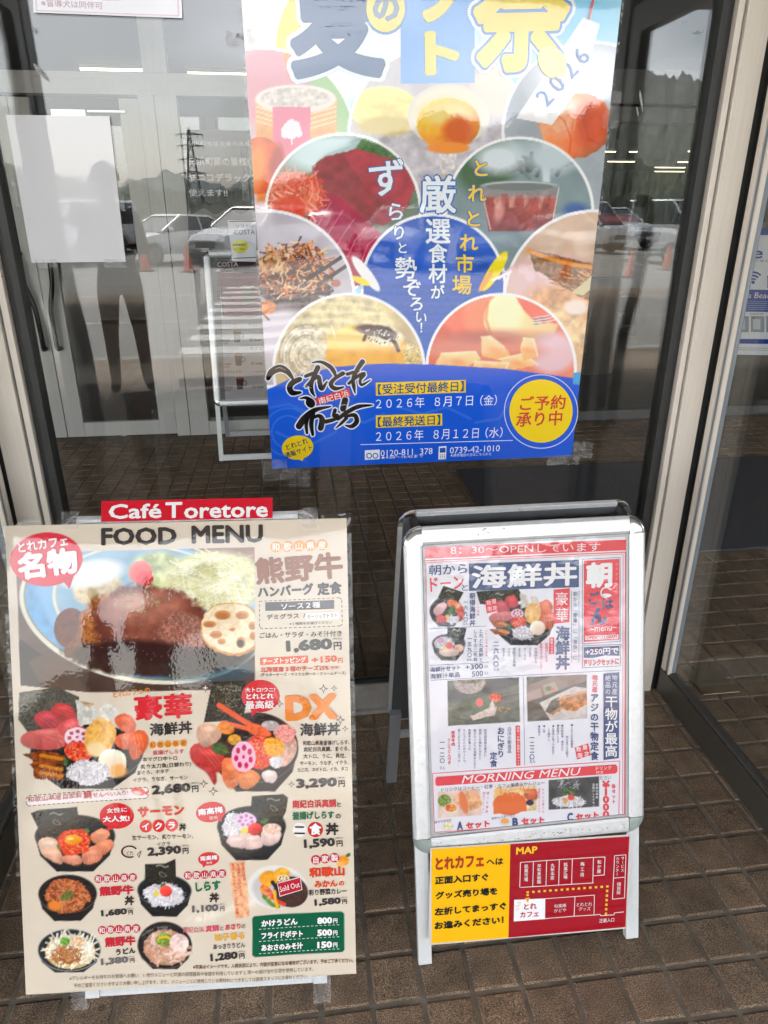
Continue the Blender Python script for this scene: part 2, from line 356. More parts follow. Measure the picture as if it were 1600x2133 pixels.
# --- inner door wall at YI
DOORM = PALE
def inner_wall():
    t = empty('inner_door_frame', (0, YI, 0))
    mb = MB(); mb.box(-3.6, -0.05, 2.127, 1.0, 0.06, 2.242); mb.box(-3.6, -0.052, 2.205, 1.0, -0.0505, 2.210); mb.box(-3.6, -0.052, 2.15, 1.0, -0.0505, 2.153)
    link('transom', mb, DOORM, t, bevel=0.002)
    GREYT_ = mat('grey_transom', (0.09, 0.09, 0.085), 0.5, noise=0.08)
    mb = MB(); mb.box(1.0005, -0.05, 2.127, 5.8, 0.06, 2.32); mb.box(1.0005, -0.045, 2.02, 5.8, 0.05, 2.110); link('transom', mb, GREYT_, t, bevel=0.002)
    mb = MB()
    for a, b in ((-0.845, -0.755), (-0.750, -0.62), (-2.55, -2.45)): mb.box(a, -0.055, 0, b, 0.055, 2.1265)
    for a, b in ((-0.80, -0.66), (-2.5, -2.4)): mb.box(a, -0.054, 2.2425, b, 0.054, 2.95)
    link('mullion', mb, DOORM, t, bevel=0.002)
    link('mullion', MB().box(3.86, -0.04, 0, 3.92, 0.04, 2.0195), SHADEAL, t, bevel=0.002)
    link('bottom_rail', MB().box(-0.6195, -0.05, 0, 1.3495, 0.05, 0.10), DOORM, t, bevel=0.002)
    link('bottom_rail', MB().box(1.3500, -0.04, 0, 3.8595, 0.04, 0.07), GREYT_, t, bevel=0.002)
    mb = MB(); mb.box(-0.6195, -0.004, 0.1005, 1.3495, 0.004, 2.019); mb.box(1.3505, -0.004, 0.0705, 3.8595, 0.004, 2.019)
    mb.box(-3.6, -0.003, 2.2425, -0.81, 0.003, 2.95); mb.box(-0.65, -0.003, 2.2425, 0.999, 0.003, 2.95); mb.box(1.0005, -0.003, 2.3205, 5.7, 0.003, 2.95)
    link('pane', mb, GLASS2, t)
    tag(t, 'pale aluminium door frame with transom windows at the back of the vestibule', 'door frame')
inner_wall()
def inner_leaf(xa, xb, meet_left, label):
    t = empty('inner_door', ((xa+xb)/2, YI, 0)); o = t.location.x
    w = 0.118
    mb = MB(); mb.box(xa-o, -0.022, 0.008, xa-o+w, 0.022, 2.11); mb.box(xb-o-w, -0.022, 0.008, xb-o, 0.022, 2.11)
    link('stile', mb, DOORM, t, bevel=0.003)
    link('bottom_rail', MB().box(xa-o+w+0.0005, -0.021, 0.008, xb-o-w-0.0005, 0.021, 0.11), DOORM, t, bevel=0.002)
    link('top_rail', MB().box(xa-o+w+0.0005, -0.021, 1.965, xb-o-w-0.0005, 0.021, 2.11), DOORM, t, bevel=0.002)
    link('pane', MB().box(xa-o+w+0.0005, -0.004, 0.1105, xb-o-w-0.0005, 0.004, 1.9645), GLASS2, t)
    hx = (xa-o+0.055) if meet_left else (xb-o-0.055); s = 1 if meet_left else -1
    pts = []
    for k in range(17):
        u = k/16; z = 1.22 - 0.56*u
        bend = -0.045 + 0.05/(1+math.exp(-(u-0.42)*12)) if meet_left else -0.03 + 0.055/(1+math.exp(-(u-0.42)*12))
        pts.append((hx + s*(-bend), -0.085, z))
    pts = [(pts[0][0], -0.022, 1.235)] + pts + [(pts[-1][0]+0.004*s, -0.075, 0.635), (pts[-1][0]+0.006*s, -0.022, 0.63)]
    link('handle', MB().tube(pts, 0.0155, 12), BLACKM, t, smooth=True)
    if meet_left:
        link('lock', MB().lathe([(0.0, -0.001), (0.02, 0), (0.02, 0.008), (0.012, 0.011), (0, 0.011)], n=18), STEEL, t, smooth=False)
        k = t.children[-1]; k.location = (xa-o+0.06, -0.022, 0.52); k.rotation_euler = (PI/2, 0, 0)
    # door closer
    mb = MB(); mb.box(-0.13, -0.065, 2.0, 0.07, -0.0225, 2.045); mb.box(0.075, -0.05, 2.03, 0.30, -0.03, 2.045)
    link('door_closer', mb, STEEL, t, bevel=0.003)
    tag(t, label, 'door'); return t
inner_leaf(-1.604, -0.850, True, 'pale framed inner glass door with round lock and curved black handle')
inner_leaf(-2.44, -1.609, False, 'pale framed inner glass door, left leaf, curved black handle by its right stile')

# --- mat, shop lights, shop fittings
matm = mat('charcoal_loop_mat', (0.070, 0.070, 0.080), 0.95, noise=0.75, nscale=260, bump=0.012, bscale=150)
tag(link('entrance_mat', MB().box(0.974, 2.80, 0.0015, 3.4, 4.07, 0.012), matm, bevel=0.003), 'charcoal loop pile door mat on the tiles inside the vestibule', 'mat')
LEDM = mat('led_tube', (0.9, 0.85, 0.7), 0.4, em=(1.0, 0.80, 0.46), ems=1.7)
FIXM = mat('lamp_housing', (0.6, 0.6, 0.58), 0.4)
def led(x0, x1, y, z=3.0, label=None):
    t = empty('ceiling_light', ((x0+x1)/2, y, z))
    h = (x1-x0)/2
    link('housing', MB().box(-h, -0.03, 0.02, h, 0.03, 0.058), FIXM, t)
    link('tube', MB().box(-h+0.01, -0.02, 0.0, h-0.01, 0.02, 0.0195), LEDM, t)
    return tag(t, label, 'ceiling light', 'linear ceiling lights in the shop')
led(-2.32, -1.42, 10.12, label='linear ceiling light, leftmost, seen over the inner door')
led(-1.10, -0.20, 10.25, label='linear ceiling light half hidden by the left edge of the summer poster')
led(4.74, 5.70, 10.5, label='long linear ceiling light nearest on the right, under the hill reflection')
row = [(7.9, 9.6, 22.0), (10.0, 10.25, 22.0), (11.6, 12.4, 21.6), (8.6, 9.6, 26.5), (11.3, 12.3, 26.5), (13.9, 14.5, 26.5), (10.6, 12.6, 30.0), (14.8, 16.1, 30.0), (11.2, 12.2, 33.2), (16.4, 17.8, 33.2), (13.6, 14.0, 33.2)]
for a, b, y in row:
    led(a, b, y, 3.0, label='short linear ceiling light deep inside the shop, right of the summer poster')
# dark hanging sign board in the shop with wavy lower edge
HS = mat('dark_sign_board', (0.075, 0.078, 0.088), 0.5)
HT = mat('pale_lettering', (0.62, 0.62, 0.60), 0.6)
# ================================================================ printed sheets: painted picture grid + vector lettering
INKS = {}; KIND_K = {'poster': 1.0, 'flat': 0.86, 'film': 0.86}
BUMPS = {'matte': (0.00002, 60.0, 0.0002, 4.0), 'menu': (0.00005, 150.0, 0.0009, 8.0), 'poster': (0.00002, 120.0, 0.00020, 5.0), 'film': (0.0003, 30.0, 0.0020, 6.0), 'flat': (0.00002, 60.0, 0.00025, 4.0)}
def laminate(t, b, kind):
    d1, s1, d2, s2 = BUMPS[kind]
    tcn = t.nodes.new('ShaderNodeTexCoord')
    prev = None
    for d, s in ((d2, s2), (d1, s1)):
        n = t.nodes.new('ShaderNodeTexNoise'); n.inputs['Scale'].default_value = s; n.inputs['Detail'].default_value = 1.0
        t.links.new(tcn.outputs['Object'], n.inputs['Vector'])
        bp = t.nodes.new('ShaderNodeBump'); bp.inputs['Distance'].default_value = d; bp.inputs['Strength'].default_value = 1
        t.links.new(n.outputs['Fac'], bp.inputs['Height'])
        if prev: t.links.new(prev.outputs[0], bp.inputs['Normal'])
        prev = bp
    if kind == 'matte': b.inputs['Roughness'].default_value = 0.55; b.inputs['Specular IOR Level'].default_value = 0.25; return
    b.inputs['Coat Weight'].default_value = 1.0; b.inputs['Coat Roughness'].default_value = 0.025; b.inputs['Coat IOR'].default_value = {'poster': 1.64, 'menu': 1.5}.get(kind, 1.62)
    b.inputs['Specular IOR Level'].default_value = 0.0; b.inputs['Roughness'].default_value = 0.6
    t.links.new(prev.outputs[0], b.inputs['Coat Normal'])
def ink(col, kind):
    key = (tuple(col), kind)
    if key not in INKS:
        m, t, b = newmat('print_ink'); b.inputs['Base Color'].default_value = (*[min(v, 0.9) for v in rgb(*col, KIND_K.get(kind, 0.82))], 1); laminate(t, b, kind); INKS[key] = m
    return INKS[key]
def canvas_mat(kind):
    key = ('canvas', kind)
    if key not in INKS:
        m, t, b = newmat('printed_picture'); a = t.nodes.new('ShaderNodeVertexColor'); a.layer_name = 'Col'
        t.links.new(a.outputs[0], b.inputs['Base Color']); laminate(t, b, kind); INKS[key] = m
    return INKS[key]
FILM = glass_mat('clear_film', (0.96, 0.97, 0.97), 1.5, bump=0.004, bscale=40, rough=0.03)

def tape_mat():
    m = bpy.data.materials.new('cloudy_tape'); m.use_nodes = True; t = m.node_tree; t.nodes.clear(); N = t.nodes.new
    o = N('ShaderNodeOutputMaterial'); tr = N('ShaderNodeBsdfTransparent'); pb = N('ShaderNodeBsdfPrincipled'); pb.inputs['Base Color'].default_value = (0.62, 0.62, 0.62, 1); pb.inputs['Roughness'].default_value = 0.12; pb.inputs['Specular IOR Level'].default_value = 0.9
    tcn = N('ShaderNodeTexCoord'); nz_ = N('ShaderNodeTexNoise'); nz_.inputs['Scale'].default_value = 45; nz_.inputs['Detail'].default_value = 3; r = N('ShaderNodeMapRange'); r.inputs[1].default_value = 0.35; r.inputs[2].default_value = 0.7; r.inputs[3].default_value = 0.05; r.inputs[4].default_value = 0.3
    bp = N('ShaderNodeBump'); bp.inputs['Distance'].default_value = 0.006; mx = N('ShaderNodeMixShader'); Lk = t.links.new
    Lk(tcn.outputs['Object'], nz_.inputs['Vector']); Lk(nz_.outputs['Fac'], r.inputs[0]); Lk(nz_.outputs['Fac'], bp.inputs['Height']); Lk(bp.outputs[0], pb.inputs['Normal']); Lk(r.outputs[0], mx.inputs[0]); Lk(tr.outputs[0], mx.inputs[1]); Lk(pb.outputs[0], mx.inputs[2]); Lk(mx.outputs[0], o.inputs[0]); return m
TAPEM = tape_mat()
FONT = bpy.data.curves.new('lettering_source', 'FONT'); FONT.resolution_u = 2; FOBJ = bpy.data.objects.new('lettering_source', FONT)
GC = {}
def glyphs(s, bold=0.0, res=2, fine=False):
    """outline of a text; heavier weights are the same outline laid down several times, shifted a little each time"""
    key = (s, bold, fine)
    if key in GC: return GC[key]
    FONT.body = s; FONT.resolution_u = res
    me = FOBJ.to_mesh(); n = len(me.vertices); co = np.zeros(n*3, np.float32); me.vertices.foreach_get('co', co)
    fs = [tuple(p.vertices) for p in me.polygons]; FOBJ.to_mesh_clear()
    co = co.reshape(-1, 3)[:, :2].copy(); dz = np.zeros(n)
    if bold > 0:
        k = 4 if bold < 0.022 else (6 if bold < 0.056 else 22); rings = [bold*1.15] if bold < 0.06 else [bold*0.55, bold*1.15]
        if fine: k = 28
        C_, F_, Z_ = [co], [fs], [dz]; m = 1
        for r in rings:
            for i in range(k):
                a = 2*PI*(i+0.5)/k; C_.append(co+np.array([math.cos(a), math.sin(a)], np.float32)*r); F_.append([tuple(v+m*n for v in f) for f in fs]); Z_.append(dz+m*0.000008); m += 1
        co = np.concatenate(C_); dz = np.concatenate(Z_); fs = sum(F_, [])
    GC[key] = (co, fs, dz); return GC[key]

class Sheet:
    def __init__(s, loc, lean, yaw, kind, bend=None, roll=0.0):
        """lean back about X (radians), yaw about Z; local u = right, v = up along the sheet, n = towards the viewer"""
        R = np.array(Matrix.Rotation(yaw, 3, 'Z') @ Matrix.Rotation(roll, 3, 'Y') @ Matrix.Rotation(-lean, 3, 'X'))
        s.p = np.array(loc, float); s.ux = R @ np.array([1, 0, 0]); s.uy = R @ np.array([0, 0, 1.0]); s.n = R @ np.array([0, -1.0, 0])
        s.kind = kind; s.bend = bend or (lambda u, v: 0*u); s.layers = {}; s.root = None
    def uv(s, x, y):
        q = onp(x, y, s.n, s.p) - s.p; return q.dot(s.ux), q.dot(s.uy)
    def W(s, u, v, off=0.0):
        u = np.asarray(u, float); v = np.asarray(v, float)
        return s.p + np.multiply.outer(u, s.ux) + np.multiply.outer(v, s.uy) + np.multiply.outer(s.bend(u, v)+off, s.n)
    def L(s, u, v, off=0.0): return s.W(u, v, off) - s.p      # local to the root Empty at s.p
    def _acc(s, grp, col, uv2, fs, layer, dz=0.0):
        g = s.layers.setdefault(grp, {'v': [], 'f': [], 'm': [], 'mats': []})
        m = ink(col, s.kind)
        if m not in g['mats']: g['mats'].append(m)
        mi = g['mats'].index(m); o = len(g['v'])
        P = s.L(uv2[:, 0], uv2[:, 1], 0.0005 + layer*0.00045 + dz)
        g['v'] += [tuple(q) for q in P]; g['f'] += [tuple(i+o for i in f) for f in fs]; g['m'] += [mi]*len(fs)
    # --- vector shapes, given in photograph positions that lie on this sheet
    def poly(s, pts, col, layer=0, grp='lettering'):
        uv2 = np.array([s.uv(*p) for p in pts]); s._acc(grp, col, uv2, [tuple(range(len(pts)))], layer)
    def ell(s, cx, cy, rx, ry, col, layer=0, grp='lettering', rot=0.0, n=40):
        c, sn = math.cos(math.radians(rot)), math.sin(math.radians(rot))
        s.poly([(cx+rx*math.cos(a)*c-ry*math.sin(a)*sn, cy+rx*math.cos(a)*sn+ry*math.sin(a)*c) for a in np.linspace(0, 2*PI, n, False)], col, layer, grp)
    def ring(s, cx, cy, r0, r1, col, layer=0, grp='lettering', n=48, a0=0, a1=360, ky=1.0):
        a = np.radians(np.linspace(a0, a1, n)); P = [(cx+r*math.cos(t), cy+ky*r*math.sin(t)) for t in a for r in (r0, r1)]
        uv2 = np.array([s.uv(*p) for p in P]); s._acc(grp, col, uv2, [(2*i, 2*i+1, 2*i+3, 2*i+2) for i in range(n-1)], layer)
    def line(s, pts, wd, col, layer=0, grp='lettering'):
        for (x0, y0), (x1, y1) in zip(pts[:-1], pts[1:]):
            d = math.hypot(x1-x0, y1-y0) or 1; nx, ny = -(y1-y0)/d*wd/2, (x1-x0)/d*wd/2
            s.poly([(x0+nx, y0+ny), (x1+nx, y1+ny), (x1-nx, y1-ny), (x0-nx, y0-ny)], col, layer, grp)
    def dash(s, pts, wd, col, on=6, off=4, layer=0):
        for (x0, y0), (x1, y1) in zip(pts[:-1], pts[1:]):
            d = math.hypot(x1-x0, y1-y0); k = 0.0
            while k < d:
                e = min(k+on, d); s.line([(x0+(x1-x0)*k/d, y0+(y1-y0)*k/d), (x0+(x1-x0)*e/d, y0+(y1-y0)*e/d)], wd, col, layer); k += on+off
    def brush(s, pts, wid, col, layer=0, grp='lettering', grow=0.0, n=8):
        """tapered stroke through points with a width at each"""
        pts = np.array(pts, float); wid = np.array(wid, float)+2*grow; k = len(pts)
        tt = np.linspace(0, k-1, (k-1)*n+1); P = []
        for t in tt:
            i = min(int(t), k-2); f = t-i
            p0, p1, p2, p3 = pts[max(i-1, 0)], pts[i], pts[i+1], pts[min(i+2, k-1)]
            P.append(0.5*((2*p1)+(-p0+p2)*f+(2*p0-5*p1+4*p2-p3)*f*f+(-p0+3*p1-3*p2+p3)*f**3))
        P = np.array(P); ww = np.interp(tt, np.arange(k), wid); d = np.gradient(P, axis=0); d /= (np.linalg.norm(d, axis=1)[:, None]+1e-9)
        nn = np.stack([-d[:, 1], d[:, 0]], 1)*ww[:, None]/2
        Q = np.empty((2*len(P), 2)); Q[0::2] = P+nn; Q[1::2] = P-nn
        uv2 = np.array([s.uv(*p) for p in Q]); s._acc(grp, col, uv2, [(2*i, 2*i+1, 2*i+3, 2*i+2) for i in range(len(P)-1)], layer)
        for e in (0, -1): s.ell(P[e][0], P[e][1], ww[e]/2, ww[e]/2, col, layer, grp, n=14)
    def T(s, x0, y0, x1, y1, h, txt, col, bold=0.0, layer=2, grp='lettering', sh=0.0, grow=0.0):
        """text whose ink box runs from the middle of its left end to the middle of its right end, h high"""
        co, fs, dz = glyphs(txt, bold, 6 if h > 80 else 2, h > 80)
        a = np.array(s.uv(x0, y0)); b = np.array(s.uv(x1, y1)); c = (a+b)/2
        top = np.array(s.uv((x0+x1)/2, (y0+y1)/2-h/2)); bot = np.array(s.uv((x0+x1)/2, (y0+y1)/2+h/2))
        mn, mx = co.min(0), co.max(0); e = (co-(mn+mx)/2)/(mx-mn+1e-9)
        ex = b-a; ey = np.array([-ex[1], ex[0]])/np.linalg.norm(ex)*np.linalg.norm(top-bot)
        uv2 = c + np.outer(e[:, 0]+sh*e[:, 1], ex) + np.outer(e[:, 1], ey)
        s._acc(grp, col, uv2, fs, layer, dz)
    def C(s, x, y, sx, sy, ch, col, bold=0.0, layer=2, rot=0.0, grp='lettering'):
        """one character centred on a point, em box sx wide, sy high, turned by rot degrees"""
        co, fs, dz = glyphs(ch, bold); c = np.array(s.uv(x, y))
        ux = np.array(s.uv(x+1, y))-c; uy = np.array(s.uv(x, y-1))-c
        e = co-np.array([0.5 if ord(ch[0]) > 255 else (co[:, 0].min()+co[:, 0].max())/2, 0.38])
        q = math.radians(rot); X = e[:, 0]*math.cos(q)-e[:, 1]*math.sin(q); Y = e[:, 0]*math.sin(q)+e[:, 1]*math.cos(q)
        s._acc(grp, col, c+np.outer(X*sx, ux)+np.outer(Y*sy, uy), fs, layer, dz)
    def V(s, x0, y0, x1, y1, sz, txt, col, bold=0.0, layer=2):
        """vertical writing; y0, y1 are centres of the first and last characters"""
        n = len(txt)
        for i, ch in enumerate(txt):
            if ch == ' ': continue
            f = i/max(n-1, 1)
            step = abs(y1-y0)/max(n-1, 1)
            hh = min(sz*1.05, step) if n > 1 else sz
            s.C(x0+(x1-x0)*f, y0+(y1-y0)*f, sz, hh, ch, col, bold, layer, rot=-90 if ch in 'ー～「」' else 0)
    def circles(s, xs, y0, y1, r, txt, bgc, fg, bold=0.02):
        for i, (x, ch) in enumerate(zip(xs, txt)):
            y = y0+(y1-y0)*i/(len(txt)-1); s.ell(x, y, r, r, bgc, 1, n=24); s.C(x, y, r*1.5, r*1.5, ch, fg, bold, 2)
    def finish(s, name):
        for grp, g in s.layers.items():
            me = bpy.data.meshes.new(grp); me.from_pydata(g['v'], [], g['f'])
            for m in g['mats']: me.materials.append(m)
            me.polygons.foreach_set('material_index', g['m']); me.update()
            o = bpy.data.objects.new(grp, me); COL.objects.link(o); o.parent = s.root

class Paint:
    """a grid lying on a sheet; pictures are mixed into its point colours"""
    def __init__(s, sh, u0, v0, u1, v1, step, base):
        s.sh = sh; s.nu = int((u1-u0)/step)+2; s.nv = int((v1-v0)/step)+2
        s.us = np.linspace(u0, u1, s.nu); s.vs = np.linspace(v0, v1, s.nv); s.U, s.V_ = np.meshgrid(s.us, s.vs)
        P = sh.p + np.multiply.outer(s.U, sh.ux) + np.multiply.outer(s.V_, sh.uy); d = P-CAM; z = d.dot(FW)
        s.X = CX+FOC*d.dot(RT)/z; s.Y = CY-FOC*d.dot(UP)/z
        s.c = np.empty((s.nv, s.nu, 3)); s.c[:] = base
        s.rs = np.random.RandomState(11); s.noise = {k: s._noise(k) for k in (3, 7, 16, 40)}
        s.clip = None
    def _noise(s, sc):
        tot = np.zeros_like(s.X); a = 1.0; n = 0
        for o in range(3):
            q = s.rs.rand(257, 257); x = s.X/sc*2**o + 31.7*o; y = s.Y/sc*2**o + 17.3*o
            i = np.floor(x).astype(int); j = np.floor(y).astype(int); fx = x-i; fy = y-j; fx = fx*fx*(3-2*fx); fy = fy*fy*(3-2*fy)
            i %= 256; j %= 256
            tot += a*((q[j, i]*(1-fx)+q[j, i+1]*fx)*(1-fy)+(q[j+1, i]*(1-fx)+q[j+1, i+1]*fx)*fy); n += a; a *= 0.5
        return tot/n
    def box(s, x0, y0, x1, y1, pad=4):
        uv = [s.sh.uv(x, y) for x, y in ((x0-pad, y0-pad), (x1+pad, y0-pad), (x0-pad, y1+pad), (x1+pad, y1+pad))]
        a = np.searchsorted(s.us, min(q[0] for q in uv))-1; b = np.searchsorted(s.us, max(q[0] for q in uv))+1
        c = np.searchsorted(s.vs, min(q[1] for q in uv))-1; d = np.searchsorted(s.vs, max(q[1] for q in uv))+1
        return slice(max(c, 0), max(d, 0)), slice(max(a, 0), max(b, 0))
    def mix(s, sl, al, col, nz=0.0, sc=7, shade=None):
        if s.clip is not None: al = al*s.clip[sl]
        col = np.array(col, float)
        if col.ndim == 1: col = np.broadcast_to(col, al.shape+(3,))
        if nz:
            col = col*(1+nz*2*(s.noise[sc][sl]-0.5))[..., None]
        if shade is not None: col = col*shade[..., None]
        s.c[sl] = s.c[sl]*(1-al[..., None]) + np.clip(col, 0, 255)*al[..., None]
    def ell(s, cx, cy, rx, ry, col, rot=0, soft=1.6, a=1.0, nz=0.0, sc=7, ball=0.0, rough=0.0, col2=None):
        R = max(rx, ry)+soft+3; sl = s.box(cx-R, cy-R, cx+R, cy+R)
        x = s.X[sl]-cx; y = s.Y[sl]-cy; q = math.radians(rot); c, sn = math.cos(q), math.sin(q)
        px, py = (x*c+y*sn)/rx, (-x*sn+y*c)/ry; r = np.sqrt(px*px+py*py)+1e-9
        if rough: r = r*(1+rough*2*(s.noise[16][sl]-0.5)+rough*(s.noise[7][sl]-0.5))
        al = np.clip((1-r)*min(rx, ry)/soft+0.5, 0, 1)*a
        shd = None
        if ball: shd = 1+ball*(0.35-(px*0.55+py*0.8))*np.clip(r, 0, 1)
        cc = np.array(col, float)
        if col2 is not None: cc = cc+(np.array(col2, float)-cc)*np.clip(r, 0, 1)[..., None]**1.5
        s.mix(sl, al, cc, nz, sc, shd)
    def poly(s, pts, col, soft=1.4, a=1.0, nz=0.0, sc=7, rough=0.0, col2=None):
        p = np.array(pts, float); sl = s.box(p[:, 0].min(), p[:, 1].min(), p[:, 0].max(), p[:, 1].max(), 5)
        x, y = s.X[sl], s.Y[sl]
        if rough: x = x+rough*2*(s.noise[16][sl]-0.5); y = y+rough*2*(s.noise[7][sl]-0.5)
        ins = np.zeros(x.shape, bool); dist = np.full(x.shape, 1e9)
        for (x0, y0), (x1, y1) in zip(p, np.roll(p, -1, 0)):
            cnd = ((y0 > y) != (y1 > y)) & (x < (x1-x0)*(y-y0)/((y1-y0) if y1 != y0 else 1e-9)+x0); ins ^= cnd
            dx, dy = x1-x0, y1-y0; t = np.clip(((x-x0)*dx+(y-y0)*dy)/(dx*dx+dy*dy+1e-9), 0, 1)
            dist = np.minimum(dist, np.hypot(x-x0-t*dx, y-y0-t*dy))
        al = np.clip(np.where(ins, dist, -dist)/soft+0.5, 0, 1)*a
        cc = np.array(col, float)
        if col2 is not None:
            f = np.clip((y-p[:, 1].min())/(np.ptp(p[:, 1])+1e-9), 0, 1); cc = cc+(np.array(col2, float)-cc)*f[..., None]
        s.mix(sl, al, cc, nz, sc)
    def line(s, pts, wd, col, a=1.0, soft=1.2):
        p = np.array(pts, float); sl = s.box(p[:, 0].min()-wd, p[:, 1].min()-wd, p[:, 0].max()+wd, p[:, 1].max()+wd)
        x, y = s.X[sl], s.Y[sl]; dist = np.full(x.shape, 1e9)
        for (x0, y0), (x1, y1) in zip(p[:-1], p[1:]):
            dx, dy = x1-x0, y1-y0; t = np.clip(((x-x0)*dx+(y-y0)*dy)/(dx*dx+dy*dy+1e-9), 0, 1)
            dist = np.minimum(dist, np.hypot(x-x0-t*dx, y-y0-t*dy))
        s.mix(sl, np.clip((wd/2-dist)/soft+0.5, 0, 1)*a, col)
    def scat(s, cx, cy, rx, ry, n, ln, wd, cols, ang=None, spread=180, a=0.9, rot=0, curl=0.5):
        for k in range(n):
            r = math.sqrt(s.rs.rand()); t = s.rs.rand()*2*PI; q = math.radians(rot)
            ex, ey = rx*r*math.cos(t), ry*r*math.sin(t); x, y = cx+ex*math.cos(q)-ey*math.sin(q), cy+ex*math.sin(q)+ey*math.cos(q)
            d = math.radians((ang if ang is not None else 0)+s.rs.uniform(-spread, spread)); l = ln*s.rs.uniform(0.6, 1.3)
            d2 = d+s.rs.uniform(-curl, curl); c = np.array(cols[s.rs.randint(len(cols))], float)*s.rs.uniform(0.88, 1.1)
            s.line([(x-l/2*math.cos(d), y-l/2*math.sin(d)), (x, y), (x+l/2*math.cos(d2), y+l/2*math.sin(d2))], wd*s.rs.uniform(0.7, 1.3), np.clip(c, 0, 255), a)
    def dots(s, cx, cy, rx, ry, n, r, cols, a=0.9, rot=0):
        for k in range(n):
            q = math.sqrt(s.rs.rand()); t = s.rs.rand()*2*PI; w_ = math.radians(rot); ex, ey = rx*q*math.cos(t), ry*q*math.sin(t)
            x, y = cx+ex*math.cos(w_)-ey*math.sin(w_), cy+ex*math.sin(w_)+ey*math.cos(w_)
            c = np.array(cols[s.rs.randint(len(cols))], float)*s.rs.uniform(0.88, 1.12); rr = r*s.rs.uniform(0.7, 1.3)
            s.ell(x, y, rr, rr, np.clip(c, 0, 255), a=a, soft=1.0)
    def circle_clip(s, cx, cy, r, ky=1.0): s.clip = np.clip((r-np.hypot(s.X-cx, (s.Y-cy)/ky))/1.2+0.5, 0, 1)
    def poly_clip(s, pts):
        keep = s.c.copy(); s.c[:] = 0; s.clip = None; s.poly(pts, (1, 1, 1)); m = s.c[..., 0].copy(); s.c = keep; s.clip = np.clip(m, 0, 1)
    def build(s, name, parent):
        P = s.sh.L(s.U.ravel(), s.V_.ravel()); nu, nv = s.nu, s.nv
        i = np.arange(nu*nv).reshape(nv, nu); F = np.stack([i[:-1, :-1], i[:-1, 1:], i[1:, 1:], i[1:, :-1]], -1).reshape(-1, 4)
        me = bpy.data.meshes.new(name); me.vertices.add(len(P)); me.vertices.foreach_set('co', P.ravel().astype(np.float32))
        me.loops.add(F.size); me.loops.foreach_set('vertex_index', F.ravel().astype(np.int32)); me.polygons.add(len(F))
        me.polygons.foreach_set('loop_start', np.arange(0, F.size, 4, dtype=np.int32)); me.update(calc_edges=True)
        me.polygons.foreach_set('use_smooth', [True]*len(F))
        at = me.color_attributes.new('Col', 'FLOAT_COLOR', 'POINT')
        c = np.clip(s.c*(1.05 if s.sh.kind in ('poster', 'menu') else 1.0)+(6 if s.sh.kind == 'poster' else 0), 0, 255)/255.0; lin = np.where(c <= 0.04045, c/12.92, ((c+0.055)/1.055)**2.4)*KIND_K.get(s.sh.kind, 0.82)
        buf = np.ones((len(P), 4), np.float32); buf[:, :3] = np.minimum(lin, 0.9).reshape(-1, 3); at.data.foreach_set('color', buf.ravel())
        me.materials.append(canvas_mat(s.sh.kind)); me.update()
        o = bpy.data.objects.new(name, me); COL.objects.link(o); o.parent = parent; return o
    # --- pieces of food used on several menus
    def nori(s, pts):
        s.poly(pts, (44, 42, 36), nz=0.5, sc=3); p = np.array(pts); c = p.mean(0); r = np.ptp(p, axis=0).min()
        g = (196, 190, 165)
        for k in range(7): s.ell(c[0]-r*0.22+k*r*0.07, c[1]-r*0.22-2*math.sin(k), 2.0, 1.6, g, a=0.7)
        s.line([(c[0]-r*0.1, c[1]-r*0.02), (c[0]+r*0.06, c[1]+r*0.06), (c[0]+r*0.16, c[1]+r*0.16), (c[0]+r*0.02, c[1]+r*0.2), (c[0]-r*0.12, c[1]+r*0.12), (c[0]-r*0.1, c[1]-r*0.02)], 1.1, g, 0.7)
    def bowl(s, cx, cy, rx, ry, dep, col=(40, 38, 38), rim=(95, 92, 90)):
        s.poly([(cx-rx, cy), (cx-rx*0.86, cy+dep*0.55), (cx-rx*0.45, cy+dep), (cx+rx*0.45, cy+dep), (cx+rx*0.86, cy+dep*0.55), (cx+rx, cy)], col, nz=0.2, sc=40, col2=tuple(v*0.7 for v in col))
        s.ell(cx, cy, rx, ry, rim); s.ell(cx, cy, rx-1.8, ry-1.8, tuple(v*0.75 for v in col), nz=0.2)
    def roe(s, cx, cy, rx, ry, rot=0):
        s.ell(cx, cy, rx, ry, (222, 66, 34), rot, rough=0.15, nz=0.25, sc=3); s.dots(cx, cy, rx*0.9, ry*0.9, int(rx*ry*0.20), 1.9, [(238, 90, 48), (205, 45, 25), (250, 140, 95)], rot=rot)
    def sashimi(s, pts, col, lines=3, fat=(250, 225, 210)):
        raw = np.array(pts, float); p_ = raw
        for _ in range(2): nx = np.roll(p_, -1, 0); p_ = np.stack([0.75*p_+0.25*nx, 0.25*p_+0.75*nx], 1).reshape(-1, 2)
        c_ = raw.mean(0); big = c_+(p_-c_)*1.24; s.poly([tuple(q+np.array([1.0, 2.0])) for q in big], tuple(v*0.55 for v in col), soft=3.5, a=0.6)
        s.poly(big, col, nz=0.16, sc=16, rough=2.0, col2=tuple(v*0.84 for v in col)); s.ell(c_[0], c_[1]-np.ptp(raw[:, 1])*0.2, np.ptp(raw[:, 0])*0.22, np.ptp(raw[:, 1])*0.10, tuple(min(255, v*1.15+14) for v in col), soft=5, a=0.6)
        pts = raw
        p = np.array(pts, float); c = p.mean(0)
        for k in range(lines):
            f = (k+1)/(lines+1); a = p[0]*(1-f)+p[1]*f; b = p[3 % len(p)]*(1-f)+p[2]*f; a = a*0.86+c*0.14; b = b*0.86+c*0.14
            s.line([a, (a+b)/2+np.array([1.5, 0]), b], 1.1, fat, 0.30)
